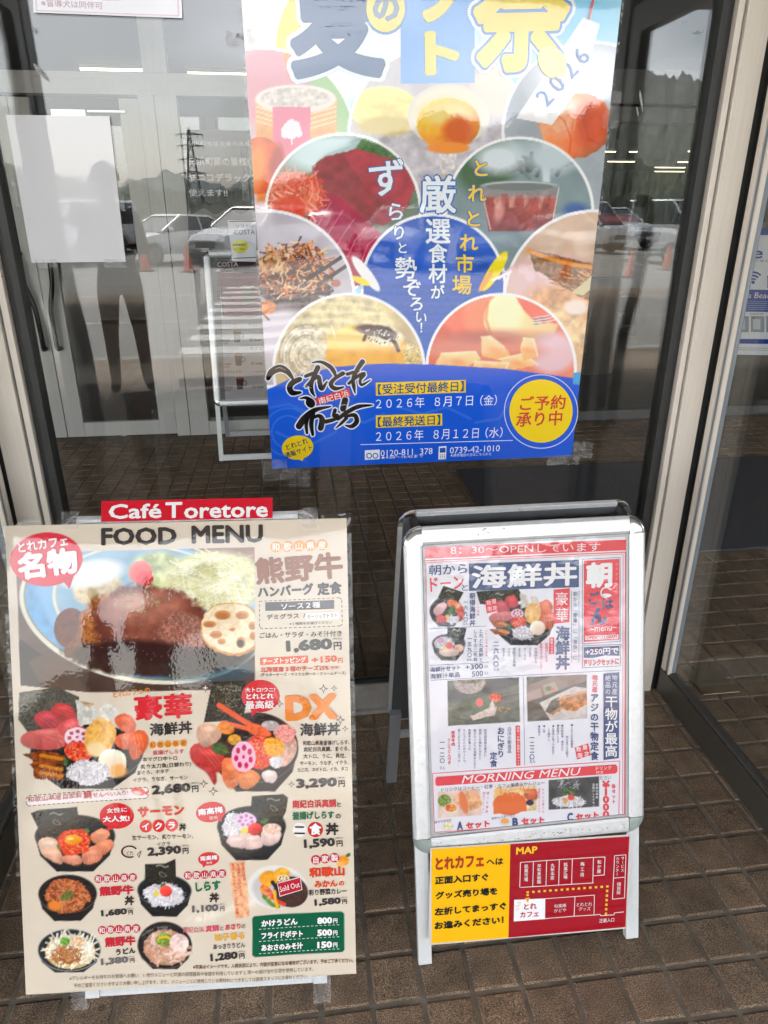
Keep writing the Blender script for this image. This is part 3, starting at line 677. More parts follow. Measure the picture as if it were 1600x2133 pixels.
    def shirasu(s, cx, cy, rx, ry, n, rot=0):
        s.ell(cx, cy, rx, ry, (212, 206, 208), rot, rough=0.2, nz=0.15, sc=3); s.scat(cx, cy, rx, ry, n, 9, 1.6, [(240, 236, 238), (205, 200, 205), (178, 172, 180), (250, 248, 248)], rot=rot)
    def lotus(s, cx, cy, rx, ry, col, hole, rot=0):
        s.ell(cx, cy, rx, ry, col, rot, rough=0.06)
        for k in range(7):
            a = k*2*PI/7+0.3; s.ell(cx+rx*0.6*math.cos(a), cy+ry*0.6*math.sin(a), rx*0.17, ry*0.2, hole, soft=1.2)
        s.ell(cx, cy, rx*0.12, ry*0.12, hole)
    def leaf(s, cx, cy, r, rot=0):
        a = np.linspace(0, 2*PI, 26, False); q = math.radians(rot); P = []
        for k, t in enumerate(a):
            rr = r*(0.75+0.25*math.cos(t))*(0.82 if k % 2 else 1.05); x, y = rr*math.cos(t), 0.62*rr*math.sin(t)
            P.append((cx+x*math.cos(q)-y*math.sin(q), cy+x*math.sin(q)+y*math.cos(q)))
        s.poly(P, (58, 98, 48), nz=0.35, sc=7); s.line([P[0], P[13]], 1.0, (110, 145, 85), 0.7)
# ================================================================ A-boards
ANOD = mat('anodised_frame', (0.71, 0.72, 0.72), 0.33, 0.4, noise=0.07, nscale=6, stretch=(14, 14, 14), bump=0.00025, bscale=70)
LEGM = mat('anodised_leg', (0.66, 0.68, 0.68), 0.38, 0.2, noise=0.05, nscale=5, stretch=(40, 40, 2))
CHROME = mat('chrome_corner', (0.72, 0.73, 0.71), 0.12, 0.9, noise=0.15, nscale=60)
GREENC = mat('dull_green_corner', (0.30, 0.36, 0.33), 0.35, 0.2, noise=0.25, nscale=40)
BACKP = mat('grey_back_panel', (0.085, 0.09, 0.095), 0.45, noise=0.1)
SEALM = mat('grey_inner_bead', (0.42, 0.43, 0.43), 0.4, noise=0.1)
WEAR = mat('chipped_glue_marks', (0.34, 0.29, 0.22), 0.8, noise=0.5, nscale=80)

def board(name, loc, yaw, lean, W, v0, v1, D, leanb, bottom_bar=False, vdrop=0.0, corner_low=GREENC, pw=0.036, lw=0.029):
    t = empty(name, loc, yaw)
    V1 = v1
    def face(back):
        v1 = V1-vdrop if back else V1
        a = leanb if back else lean
        ca, sa = math.cos(a), math.sin(a)
        if not back: F = lambda u, v, n: (u, v*sa - n*ca, v*ca + n*sa)
        else: F = lambda u, v, n: (u, D - v*sa + n*ca, v*ca + n*sa)
        def boxl(mb, u0, u1, va, vb, n0, n1, ch=0.0):
            P = []
            for v in (va, vb):
                for n in (n0, n1):
                    for u in (u0, u1): P.append(F(u, v, n))
            mb.add(P, [(0,1,3,2),(4,6,7,5),(0,4,5,1),(2,3,7,6),(0,2,6,4),(1,5,7,3)])
        h = W/2; th = 0.017
        # snap-frame rails with a sloping outer shoulder
        for k, nm in enumerate(('rail', 'rail', 'rail', 'rail')):
            mb = MB()
            prof = [(0.0, -th), (0.0, -0.007), (0.006, -0.001), (0.013, 0.0), (pw-0.006, 0.0), (pw, -0.003), (pw, -th)]
            ends = (v0+pw, v1-pw) if k < 2 else (-h+pw, h-pw)
            P = []
            for e in ends:
                for d, n in prof:
                    if k == 0: P.append(F(-h+d, e, n))
                    elif k == 1: P.append(F(h-d, e, n))
                    elif k == 2: P.append(F(e, v1-d, n))
                    else: P.append(F(e, v0+d, n))
            m = len(prof); mb.add(P, [tuple(range(m)), tuple(range(m, 2*m))[::-1]] + [(i, i+m, (i+1) % m+m, (i+1) % m) for i in range(m)])
            link(nm, mb, ANOD, t, bevel=0.0008)
        for su, sv in ((-1, 1), (1, 1), (-1, 0), (1, 0)):
            mb = MB(); P = []; cu = su*(h-pw); cv = (v1-pw) if sv else (v0+pw); vs = 1 if sv else -1
            rr = [(pw+0.001, -th-0.001), (pw+0.001, -0.008), (pw-0.005, -0.001), (pw-0.014, 0.0012), (0.0, 0.0014)]
            na = 9
            for i in range(na):
                q = PI/2*i/(na-1)
                for r, n in rr: P.append(F(cu+su*r*math.cos(q), cv+vs*r*math.sin(q), n))
            m = len(rr); mb.add(P, [(i*m+j, i*m+j+1, (i+1)*m+j+1, (i+1)*m+j) for i in range(na-1) for j in range(m-1)])
            link('corner_cap', mb, CHROME if sv else corner_low, t, smooth=True)
        mb = MB(); boxl(mb, -h+pw+0.0005, h-pw-0.0005, v0+pw+0.0005, v1-pw-0.0005, -0.0155, -0.0115); link('back_panel', mb, BACKP, t)
        if back:
            mb = MB(); boxl(mb, -h+0.009, h-0.009, v0+0.01, v1-0.010, -0.0200, -0.0175); link('inner_cover', mb, BACKP, t)
        if not back:
            mb = MB(); a0, a1, b0, b1 = -h+pw, h-pw, v0+pw, v1-pw; e = 0.006
            boxl(mb, a0+0.001, a0+e, b0+0.001, b1-0.001, -0.011, -0.005); boxl(mb, a1-e, a1-0.001, b0+0.001, b1-0.001, -0.011, -0.005); boxl(mb, a0+e+0.0005, a1-e-0.0005, b1-e, b1-0.001, -0.011, -0.005); boxl(mb, a0+e+0.0005, a1-e-0.0005, b0+0.001, b0+e, -0.011, -0.005)
            link('inner_bead', mb, SEALM, t)
        for su in (-1, 1):
            mb = MB(); c = su*(h-0.004-lw/2)
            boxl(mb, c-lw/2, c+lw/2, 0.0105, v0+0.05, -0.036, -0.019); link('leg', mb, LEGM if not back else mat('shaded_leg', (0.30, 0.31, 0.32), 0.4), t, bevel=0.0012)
        mb = MB()
        for su in (-1, 1):
            for vv in (v0+0.1, v1-0.1): pass
        if bottom_bar:
            mb = MB(); boxl(mb, -h+0.004+lw+0.0005, h-0.004-lw-0.0005, 0.012, 0.050, -0.034, -0.021); link('cross_bar', mb, LEGM, t, bevel=0.001)
        elif not back:
            mb = MB(); boxl(mb, -h+0.034, h-0.034, 0.19, 0.215, -0.033, -0.022); link('cross_bar', mb, LEGM, t, bevel=0.001)
        else:
            mb = MB(); boxl(mb, -h+0.034, h-0.034, 0.215, 0.238, -0.033, -0.022); link('cross_bar', mb, LEGM, t, bevel=0.001)
        return F
    F = face(False); B = face(True)
    for su in (-1, 1):
        a = np.array(F(su*(W/2-0.03), v1-0.03, -0.019)); b = np.array(B(su*(W/2-0.03), v1-vdrop-0.02, -0.019))
        mb = MB(); mb.tube([a+[0, 0, 0.004], (a+b)/2+[0, 0, 0.004], b+[0, 0, 0.004]], 0.010, 6); link('hinge', mb, GASKET, t)
        mb = MB(); q = np.array(B(su*(W/2-0.07), v1-vdrop-0.012, -0.0165)); mb.lathe([(0.0, 0), (0.004, 0), (0.003, 0.002), (0, 0.0022)], n=10)
        o = link('screw', mb, STEEL, t); o.location = q; o.rotation_euler = (PI/2-0.2, 0, 0)
    return t, F
LEAN_R = math.radians(16.7)
rb, FR = board('menu_board', (0.452, 0.98, 0), 0.0, LEAN_R, 0.505, 0.272, 0.962, 0.592, math.radians(14.4))
tag(rb, 'white snap frame A-board on splayed legs holding the morning menu', 'sign board')
mb = MB(); rs = np.random.RandomState(5)
def chip(u, v, r):
    n = 7; P = [FR(u+r*rs.uniform(0.5, 1.4)*math.cos(a), v+0.5*r*rs.uniform(0.5, 1.2)*math.sin(a), 0.0006) for a in np.linspace(0, 2*PI, n, False)]
    mb.add(P, [tuple(range(n))])
for k in range(26): chip(-0.075+rs.uniform(-0.03, 0.03), 0.944+rs.uniform(-0.008, 0.009), rs.uniform(0.0008, 0.003))
for k in range(16): chip(rs.uniform(-0.2, 0.2), 0.945+rs.uniform(-0.01, 0.008), rs.uniform(0.0006, 0.0018))
for k in range(60): chip(rs.uniform(-0.21, 0.21), 0.29+rs.uniform(-0.009, 0.008), rs.uniform(0.0007, 0.003))
for k in range(26): chip(rs.choice((-0.238, 0.238))+rs.uniform(-0.008, 0.008), rs.uniform(0.33, 0.9), rs.uniform(0.0004, 0.0011))
link('wear_marks', mb, WEAR, rb, recalc=False)['kind'] = 'stuff'
LEAN_L, YAW_L = math.radians(20.22), math.radians(-3.59)
lb, FL = board('menu_board', (-0.243, 0.983, 0), YAW_L, LEAN_L, 0.505, 0.32, 1.006, 0.62, math.radians(14.4), bottom_bar=True, vdrop=0.06)
tag(lb, 'A-board with low white cross bar, hidden behind the big food menu sheet', 'sign board')

WHITE, DARK, RED, CREAM = (250, 248, 248), (58, 52, 50), (226, 48, 58), (228, 214, 193)
# ================================================================ FOOD MENU sheet
def bendm(u, v):
    u = np.asarray(u, float); v = np.asarray(v, float)
    ridge = 0.0042*np.exp(-((v-0.075-(u+0.16)*0.27)/0.022)**2)*np.exp(-((u-0.0)/0.19)**2)*(0.75+0.25*np.sin(u*60))
    return 0.0022*np.sin(v*9+0.6)*np.cos(u*5) + 0.05*np.maximum(0, 0.12-v)**2 + 0.0015*np.sin(u*17+v*6) - 0.45*np.maximum(0, v-0.86)**2 + ridge
ms = Sheet((-0.262, 0.986, 0.057), LEAN_L, YAW_L, 'menu', bendm, roll=math.radians(0.224))
ms.root = empty('food_menu_sheet', tuple(ms.p))
tag(ms.root, 'large laminated FOOD MENU sheet with hamburger and seafood bowl pictures on cream', 'menu sheet')
c4 = [ms.uv(*q) for q in ((9, 1093), (724, 1076), (55, 2073), (741, 2030))]
MU0, MU1, MV0, MV1 = -0.329, 0.329, 0.001, 0.937
P = Paint(ms, MU0, MV0, MU1, MV1, 0.00185, tuple(v/1.05 for v in CREAM))
P.c *= (1+0.03*(P.noise[40]-0.5))[..., None]
# hamburger picture
ham = [(33, 1178), (540, 1150), (533, 1436), (185, 1442), (40, 1432)]
P.poly_clip([(34, 1190), (178, 1148), (531, 1140), (531, 1436), (186, 1442), (42, 1428)])
P.poly([(20, 1130), (560, 1130), (560, 1460), (20, 1460)], (150, 122, 108), nz=0.2, sc=40, col2=(70, 52, 46))
P.poly([(40, 1330), (190, 1440), (30, 1450)], (52, 42, 40), nz=0.25, sc=40)
P.poly([(60, 1380), (110, 1350), (190, 1445), (95, 1445)], (92, 66, 54), soft=8)
P.ell(300, 1270, 262, 152, (226, 224, 206), 9); P.ell(303, 1268, 256, 146, (148, 130, 84), 9); P.ell(303, 1268, 253, 143, (110, 168, 214), 9, nz=0.12, sc=16)
P.ell(316, 1262, 234, 130, (140, 190, 228), 9, soft=8, a=0.8)
P.ell(322, 1262, 214, 124, (228, 222, 198), 9); P.ell(325, 1262, 210, 120, (150, 186, 206), 9, nz=0.12, sc=40); P.ell(330, 1275, 196, 104, (132, 172, 200), 9, soft=20)
P.ell(300, 1370, 150, 36, (36, 46, 44), 9, soft=14); P.ell(420, 1390, 120, 30, (52, 88, 104), 2, soft=16, a=0.7)
P.ell(205, 1226, 52, 36, (196, 178, 142), -12, soft=6, ball=0.25, nz=0.15)
P.ell(190, 1195, 70, 28, (230, 232, 226), -10, soft=10)
P.ell(330, 1190, 60, 40, (196, 206, 150), soft=12, nz=0.3, sc=16); P.ell(450, 1210, 110, 62, (226, 222, 170), soft=14, nz=0.18, sc=16)
P.scat(450, 1210, 100, 60, 240, 34, 1.6, [(244, 242, 205), (214, 212, 150), (250, 250, 235)], ang=25, spread=60)
P.ell(293, 1192, 24, 24, (232, 96, 96), ball=0.4); P.ell(302, 1205, 18, 16, (214, 52, 60), ball=0.4)
P.ell(147, 1308, 34, 42, (104, 44, 20), 8, nz=0.25, sc=7); P.ell(150, 1352, 14, 20, (124, 62, 24), 30, nz=0.3, sc=3)
P.ell(302, 1312, 138, 82, (156, 96, 58), 6, rough=0.10, nz=0.4, sc=7); P.ell(214, 1302, 46, 62, (176, 108, 58), 24, nz=0.45, sc=3, soft=14, rough=0.15); P.ell(218, 1270, 34, 30, (160, 96, 50), 20, nz=0.5, sc=3, soft=12)
P.ell(316, 1300, 120, 78, (146, 84, 66), 8, rough=0.12, soft=10, nz=0.2, sc=16, col2=(112, 58, 46)); P.ell(300, 1262, 84, 34, (170, 108, 88), -6, soft=18, nz=0.2, sc=16); P.ell(276, 1252, 40, 14, (206, 160, 140), -8, soft=12, a=0.7)
P.ell(384, 1318, 50, 40, (160, 104, 88), 24, rough=0.2, nz=0.45, sc=3, soft=12); P.ell(396, 1296, 30, 16, (150, 104, 90), 30, nz=0.4, sc=3, soft=10, a=0.8)
P.ell(300, 1374, 158, 34, (66, 44, 38), 3, rough=0.14, soft=8, nz=0.25, sc=16); P.ell(430, 1374, 96, 26, (50, 42, 42), -8, soft=12, nz=0.3, sc=7); P.ell(300, 1356, 110, 22, (58, 34, 32), 4, soft=14)
P.scat(290, 1252, 54, 22, 46, 7, 1.8, [(176, 170, 118), (140, 140, 86)], ang=-15, spread=70); P.dots(300, 1330, 110, 50, 60, 1.4, [(150, 118, 110), (190, 164, 154)], a=0.5)
P.ell(485, 1310, 66, 56, (206, 140, 74), 6, rough=0.08); P.ell(483, 1308, 62, 52, (246, 222, 186), 6, rough=0.07, nz=0.12, sc=7)
for a, b, rx, ry in ((464, 1281, 17, 10), (505, 1281, 14, 9), (437, 1300, 14, 7), (450, 1322, 13, 8), (485, 1310, 6, 4), (526, 1303, 8, 9), (462, 1336, 9, 6), (502, 1338, 10, 12), (528, 1324, 8, 9)):
    P.ell(a, b, rx, ry, (216, 150, 92)); P.ell(a-1, b+2, rx*0.75, ry*0.7, (184, 122, 74) if b < 1335 or a < 480 else (60, 56, 52), soft=3)
P.clip = None
# gorgeous bowl
P.poly([(39, 1443), (120, 1432), (165, 1452), (160, 1500), (120, 1520), (60, 1530), (38, 1500)], (70, 64, 54), nz=0.6, sc=3)
P.scat(90, 1470, 50, 30, 60, 14, 0.9, [(170, 160, 130), (120, 110, 90)], spread=180, a=0.5)
P.bowl(180, 1568, 118, 62, 76, (46, 46, 48), (104, 108, 110))
for pts, cc in (([(66, 1496), (100, 1482), (130, 1500), (108, 1530)], (198, 52, 66)), ([(104, 1484), (122, 1466), (150, 1474), (156, 1508)], (206, 44, 48)), ([(54, 1526), (110, 1522), (140, 1512), (130, 1560), (52, 1554)], (222, 96, 92)), ([(118, 1510), (160, 1498), (172, 1520), (140, 1540)], (214, 62, 64))):
    P.sashimi(pts, cc, 3, (250, 200, 190))
P.poly([(157, 1458), (190, 1462), (202, 1485), (190, 1510), (165, 1512)], (206, 202, 194), nz=0.2, sc=7, rough=3); P.poly([(160, 1458), (196, 1466), (186, 1475)], (184, 152, 110), nz=0.3)
P.poly([(208, 1470), (232, 1462), (248, 1488), (232, 1508), (212, 1500)], (214, 208, 198), nz=0.2, sc=7, rough=3)
P.sashimi([(236, 1500), (262, 1486), (282, 1506), (270, 1530)], (240, 112, 76)); P.sashimi([(240, 1534), (276, 1528), (284, 1550), (252, 1562)], (242, 120, 84)); P.sashimi([(268, 1530), (300, 1524), (308, 1550), (276, 1588)], (236, 104, 58))
P.lotus(160, 1536, 27, 20, (236, 204, 214), (170, 52, 84), 0)
P.leaf(130, 1582, 17, 60)
for y0 in (1570, 1592, 1606): P.poly([(46+(y0-1570)*0.6, y0), (90, y0-6), (134, y0+6), (128, y0+22), (72, y0+16)], (136, 66, 26), nz=0.5, sc=7, rough=4); P.line([(84, y0+4), (128, y0+12)], 7, (222, 142, 40), 0.8)
P.roe(162, 1568, 30, 20, 14)
P.ell(209, 1536, 32, 42, (238, 176, 88), 14, rough=0.1, nz=0.2, sc=7); P.ell(200, 1562, 20, 16, (250, 214, 160), soft=8)
P.ell(233, 1590, 30, 30, (236, 212, 186), 20, rough=0.06, ball=0.25); P.ell(246, 1606, 18, 14, (238, 176, 104), soft=8)
P.shirasu(183, 1610, 44, 26, 170)
# senbei strip
P.poly([(54, 1664), (308, 1641), (309, 1662), (56, 1679)], (238, 226, 224)); P.ell(288, 1649, 15, 8, (224, 90, 84), 12, nz=0.4, sc=3); P.poly([(300, 1652), (309, 1646), (307, 1658)], (224, 70, 70)); P.ell(286, 1652, 9, 4, (246, 200, 190), 12, soft=3)
# DX bowl
P.bowl(532, 1558, 90, 74, 92, (66, 52, 48), (96, 88, 84))
P.nori([(442, 1421), (508, 1418), (520, 1440), (505, 1500), (424, 1506)])
P.scat(475, 1460, 46, 40, 90, 12, 0.9, [(206, 190, 140), (150, 136, 100)], spread=180, a=0.55)
for pts, cc in (([(400, 1556), (440, 1552), (470, 1590), (446, 1608), (404, 1590)], (212, 62, 56)), ([(404, 1588), (446, 1604), (448, 1626), (442, 1632), (432, 1610)], (180, 40, 44)), ([(408, 1518), (440, 1508), (462, 1532), (424, 1560)], (226, 176, 146)), ([(462, 1588), (486, 1584), (500, 1612), (488, 1640), (468, 1632)], (240, 128, 76)), ([(500, 1614), (522, 1606), (542, 1622), (518, 1642), (502, 1640)], (242, 136, 70)), ([(545, 1610), (574, 1606), (573, 1630), (552, 1628)], (238, 214, 206))):
    P.sashimi(pts, cc, 3)
P.ell(596, 1566, 20, 34, (206, 160, 140), 24, nz=0.25); P.ell(592, 1528, 24, 17, (238, 150, 140), rough=0.2, nz=0.35, sc=3); P.ell(562, 1512, 20, 11, (190, 176, 172), rough=0.2, nz=0.3)
P.line([(456, 1470), (512, 1506), (560, 1530)], 11, (232, 92, 50)); P.line([(464, 1506), (520, 1520), (552, 1532)], 9, (236, 104, 64)); P.ell(536, 1522, 26, 12, (238, 106, 62), 20, nz=0.2)
P.ell(470, 1518, 18, 12, (232, 130, 44), 20, nz=0.3); P.leaf(452, 1560, 26, 20); P.ell(488, 1542, 14, 11, (226, 160, 50), nz=0.3)
P.roe(542, 1568, 34, 36, 30); P.ell(570, 1556, 22, 20, (240, 158, 26), 40, rough=0.15, nz=0.3, sc=3)
P.lotus(507, 1578, 26, 32, (238, 182, 206), (190, 24, 78), 0); P.shirasu(575, 1588, 14, 12, 26)
# salmon roe bowl
P.bowl(156, 1742, 84, 44, 74, (44, 44, 46), (96, 100, 104))
P.nori([(64, 1694), (80, 1688), (160, 1682), (164, 1712), (150, 1738), (84, 1736)])
for pts, cc in (([(78, 1752), (112, 1746), (122, 1770), (98, 1790)], (236, 196, 170)), ([(90, 1774), (120, 1766), (130, 1800), (104, 1790)], (240, 176, 146)), ([(122, 1790), (150, 1778), (170, 1790), (160, 1804)], (238, 150, 118)), ([(186, 1742), (212, 1726), (230, 1738), (206, 1760)], (240, 150, 112)), ([(196, 1760), (230, 1750), (234, 1766), (206, 1784)], (242, 140, 100)), ([(172, 1776), (200, 1764), (212, 1790), (176, 1802)], (240, 146, 110))): P.sashimi(pts, cc, 4)
P.leaf(172, 1732, 14, 0); P.leaf(122, 1762, 10, 70); P.roe(155, 1754, 34, 28); P.ell(152, 1751, 17, 11, (246, 148, 30), ball=0.3); P.ell(146, 1748, 7, 2.4, (252, 224, 170))
# two-food bowl
P.bowl(524, 1722, 72, 42, 70, (44, 46, 47), (90, 94, 96))
P.nori([(524, 1660), (590, 1655), (600, 1662), (596, 1690), (586, 1712), (522, 1696)])
P.shirasu(490, 1722, 26, 30, 110); P.lotus(512, 1710, 22, 16, (228, 196, 222), (186, 120, 166)); P.leaf(548, 1712, 13, -20)
for pts in ([(470, 1750), (510, 1736), (512, 1764), (488, 1764)], [(508, 1740), (536, 1738), (548, 1764), (508, 1768)], [(546, 1730), (586, 1734), (574, 1758), (548, 1760)]): P.sashimi(pts, (240, 206, 196), 5, (250, 236, 232))
P.ell(566, 1728, 20, 12, (240, 196, 176), nz=0.3, sc=3); P.ell(509, 1731, 8, 7, (226, 206, 90)); P.ell(531, 1728, 15, 13, (206, 44, 42), ball=0.4, rough=0.08)
# four small bowls
P.bowl(141, 1862, 61, 40, 56, (50, 42, 40), (84, 74, 70)); P.ell(140, 1866, 46, 35, (168, 88, 50), rough=0.16, nz=0.5, sc=3); P.scat(140, 1866, 42, 30, 170, 13, 2.4, [(196, 110, 66), (140, 64, 34), (214, 140, 90)]); P.scat(140, 1866, 12, 8, 40, 10, 1.5, [(70, 96, 40), (110, 130, 60)], ang=-60, spread=30); P.ell(114, 1886, 14, 10, (226, 130, 50), soft=5)
P.bowl(343, 1854, 57, 33, 54, (42, 44, 45), (88, 92, 94)); P.nori([(302, 1800), (344, 1798), (366, 1788), (368, 1830), (352, 1842), (302, 1834)]); P.shirasu(343, 1864, 42, 24, 170); P.leaf(340, 1845, 12, 40); P.ell(346, 1855, 13, 12, (230, 70, 58), ball=0.35); P.ell(326, 1860, 6, 6, (224, 200, 70))
P.bowl(145, 1978, 66, 44, 46, (58, 62, 66), (150, 150, 150)); P.ell(147, 1982, 52, 35, (206, 178, 120), nz=0.2)
P.scat(147, 1975, 48, 30, 130, 34, 3.4, [(240, 232, 212), (226, 214, 184), (250, 244, 230)], curl=1.2); P.scat(140, 1988, 30, 18, 110, 12, 2.6, [(176, 110, 60), (140, 80, 40), (200, 140, 86)]); P.ell(136, 1960, 10, 9, (116, 168, 70), nz=0.5, sc=3); P.ell(162, 1962, 14, 12, (232, 190, 150), nz=0.4, sc=3)
P.bowl(344, 1968, 57, 50, 50, (50, 46, 46), (92, 86, 84)); P.ell(346, 1972, 46, 38, (170, 130, 100), nz=0.2); P.scat(346, 1976, 44, 32, 90, 20, 6, [(214, 166, 140), (190, 140, 112), (232, 200, 184)], curl=0.8); P.ell(344, 1955, 18, 14, (126, 150, 60), nz=0.5, sc=3); P.line([(332, 1952), (346, 1948), (364, 1956)], 4, (232, 186, 40)); P.ell(374, 1962, 20, 20, (238, 206, 196), nz=0.25, sc=7)
# curry
P.ell(578, 1848, 62, 45, (226, 222, 216), 6); P.ell(582, 1852, 56, 38, (196, 190, 188), 6, soft=6)
P.ell(606, 1858, 36, 32, (74, 50, 44), 10, nz=0.2); P.ell(560, 1830, 20, 16, (238, 160, 40), nz=0.3); P.ell(588, 1820, 16, 12, (240, 170, 50), nz=0.3); P.lotus(590, 1831, 13, 8, (246, 230, 190), (120, 90, 50)); P.ell(556, 1858, 18, 10, (226, 120, 50), 50, nz=0.4)
P.line([(550, 1866), (568, 1884), (580, 1888)], 8, (90, 140, 40)); P.line([(560, 1858), (576, 1876), (592, 1884)], 8, (220, 70, 40)); P.line([(572, 1856), (574, 1876), (578, 1890)], 6, (240, 176, 30)); P.line([(568, 1838), (580, 1856)], 8, (40, 36, 44))
P.ell(716, 1792, 11, 11, (240, 150, 40), nz=0.2); P.ell(710, 1800, 9, 6, (244, 176, 90)); P.leaf(724, 1782, 8, -40)
P.poly([(477, 1797), (510, 1793), (521, 1906), (491, 1911)], (242, 172, 128), nz=0.25, sc=7, rough=1.5)
P.poly([(530, 1906), (712, 1899), (717, 1903), (718, 1979), (713, 1984), (531, 1992), (526, 1988), (526, 1911)], (4, 92, 60))
P.ell(97, 1165, 76, 56, (222, 42, 62), rot=-4)
P.build('printed_sheet', ms.root)
T, C, V, E, PO, CI = ms.T, ms.C, ms.V, ms.ell, ms.poly, ms.circles
T(211, 1118, 368, 1116, 37, 'FOOD', DARK, 0.035); T(399, 1114, 548, 1111, 38, 'MENU', DARK, 0.035)
PO([(128, 1205), (155, 1200), (146, 1226)], (222, 42, 62), 0)
T(38, 1141, 142, 1125, 21, 'とれカフェ', WHITE, 0.03); T(37, 1181, 163, 1165, 57, '名物', WHITE, 0.05)
ORG = (246, 164, 52)
CI([575, 599, 623, 647, 671], 1139, 1135, 11.5, '和歌山県産', ORG, WHITE)
T(532, 1190, 714, 1176, 57, '熊野牛', (150, 92, 58), 0.036); T(537, 1233, 653, 1226, 24, 'ハンバーグ', DARK, 0.045); T(661, 1227, 712, 1224, 27, '定食', DARK, 0.04)
ms.dash([(541, 1252), (707, 1245), (712, 1250), (713, 1300), (708, 1304), (545, 1309), (541, 1304), (541, 1252)], 1.3, DARK)
PO([(553, 1254), (696, 1250), (696, 1268), (553, 1272)], (82, 80, 82), 1); T(586, 1263, 667, 1259, 13, 'ソース２種', WHITE, 0.02)
T(556, 1285, 636, 1281, 11, 'デミグラス  /', DARK, 0.02); PO([(637, 1277), (707, 1274), (707, 1289), (637, 1292)], (244, 238, 230), 1); T(640, 1285, 702, 1281, 10, 'ガーリックトマト', DARK)
T(603, 1299, 692, 1296, 6, '※１種類をお選びください', DARK); T(541, 1323, 712, 1319, 12, 'ごはん・サラダ・みそ汁付き', DARK, 0.015)
def price(x0, y0, x1, y1, h, txt, col=(66, 60, 58), yen=0.5):
    T(x0, y0, x1, y1, h, txt, col, 0.05); d = (x1-x0); k = h*0.62
    sl = (y1-y0)/d; T(x1+3, y1+h*0.13, x1+3+k, y1+h*0.13+sl*k, k, '円', col, 0.03); T(x1+1, y1-h*0.42, x1+4+k, y1-h*0.42+sl*k, h*0.2, '(税込)', col)
price(596, 1347, 692, 1342, 27, '1,680')
OR2 = (232, 88, 34)
PO([(542, 1370), (642, 1365), (642, 1380), (542, 1385)], OR2, 1); T(547, 1377, 637, 1373, 12, 'チーズトッピング', WHITE, 0.03); T(649, 1375, 702, 1371, 14, '+150', OR2, 0.04); T(704, 1376, 714, 1375, 11, '円', OR2, 0.03)
T(543, 1395, 685, 1390, 11, '北海道産３種のチーズ25%', (214, 52, 30), 0.03); T(688, 1391, 707, 1390, 7, '使用!', (214, 52, 30)); T(543, 1406, 720, 1402, 8.5, '(チェダーチーズ・マスカルポーネ・クリームチーズ)', (96, 58, 40), 0.01)
T(236, 1447, 313, 1436, 12, 'とれカフェの', (238, 150, 50), 0.02); T(280, 1475, 400, 1469, 53, '豪華', RED, 0.03); T(312, 1520, 400, 1515, 27, '海鮮丼', DARK, 0.03)
CI([318, 334, 350, 366, 382], 1552, 1548, 7.6, '和歌山県産', ORG, (170, 50, 30), 0.0)
for a in ((318, 1568, 383, 1565, 10, '釜揚げしらす', (214, 56, 60)), (297, 1582, 369, 1579, 9, '本マグロ中トロ', DARK), (293, 1598, 398, 1592, 11, '炙り太刀魚(日替わり)', DARK), (286, 1610, 352, 1606, 9, 'まぐろ、ホタテ', DARK), (277, 1625, 391, 1619, 9, 'イクラ、うなぎ、サーモン', DARK)): T(*a, 0.012)
price(316, 1647, 397, 1641, 22, '2,680')
ms.dash([(54, 1664), (60, 1658), (304, 1640), (309, 1645), (309, 1658), (304, 1663), (60, 1679), (55, 1675), (54, 1664)], 1.3, DARK)
T(58, 1666, 170, 1657, 11, '和歌山県産自家製', (206, 88, 96)); T(173, 1657, 190, 1656, 16, '鯛', (206, 60, 70), 0.01); T(193, 1657, 267, 1651, 11, 'せんべい入り!', (206, 88, 96))
PO([(594, 1449), (650, 1445), (706, 1441), (706, 1441.4), (594, 1449.5)], CREAM, 0)
T(594, 1475, 703, 1470, 54, 'DX', (238, 134, 34), 0.06); E(543, 1450, 40, 34, (222, 44, 54), 0); PO([(522, 1474), (540, 1478), (524, 1494)], (222, 44, 54), 0)
T(511, 1437, 573, 1436, 10, '大トロ!ウニ!', WHITE, 0.02); T(513, 1451, 570, 1449, 12, 'とれとれ', WHITE, 0.03); T(511, 1469, 571, 1467, 17, '最高級', WHITE, 0.02)
T(625, 1520, 709, 1517, 27, '海鮮丼', DARK, 0.03)
for a in ((631, 1548, 728, 1545, 10, '和歌山県産釜揚げしらす、'), (633, 1561, 728, 1558, 10, '南紀白浜真鯛、まぐろ、'), (632, 1575, 721, 1573, 10, '大トロ、うに、貝柱、'), (625, 1590, 726, 1587, 9, 'サーモン、うなぎ、イクラ、'), (620, 1604, 724, 1600, 9, 'カニ爪、ネギトロ、イカ、タコ')): T(*a, DARK, 0.012)
price(617, 1634, 702, 1629, 22, '3,290')
for x, y, r in ((428, 1433, 10), (674, 1434, 10), (696, 1433, 7), (583, 1466, 8), (709, 1499, 10), (719, 1517, 7), (607, 1634, 7), (424, 1633, 9), (444, 1649, 10)):
    def star(rr, col, l): PO([(x+rr*(1 if k % 2 == 0 else 0.36)*math.cos(k*PI/4), y+rr*(1 if k % 2 == 0 else 0.36)*math.sin(k*PI/4)) for k in range(8)], col, l)
    star(r, DARK, 1); star(r*0.62, CREAM, 2)
T(287, 1692, 384, 1686, 22, 'サーモン', (228, 70, 50), 0.05)
for x, ch in ((304, 'イ'), (331, 'ク'), (358, 'ラ')): E(x, 1721-(x-304)*0.05, 13, 13, (226, 54, 54), 1); C(x, 1721-(x-304)*0.05, 17, 17, ch, WHITE, 0.04, 2)
C(381, 1722, 15, 15, '丼', DARK, 0.04)
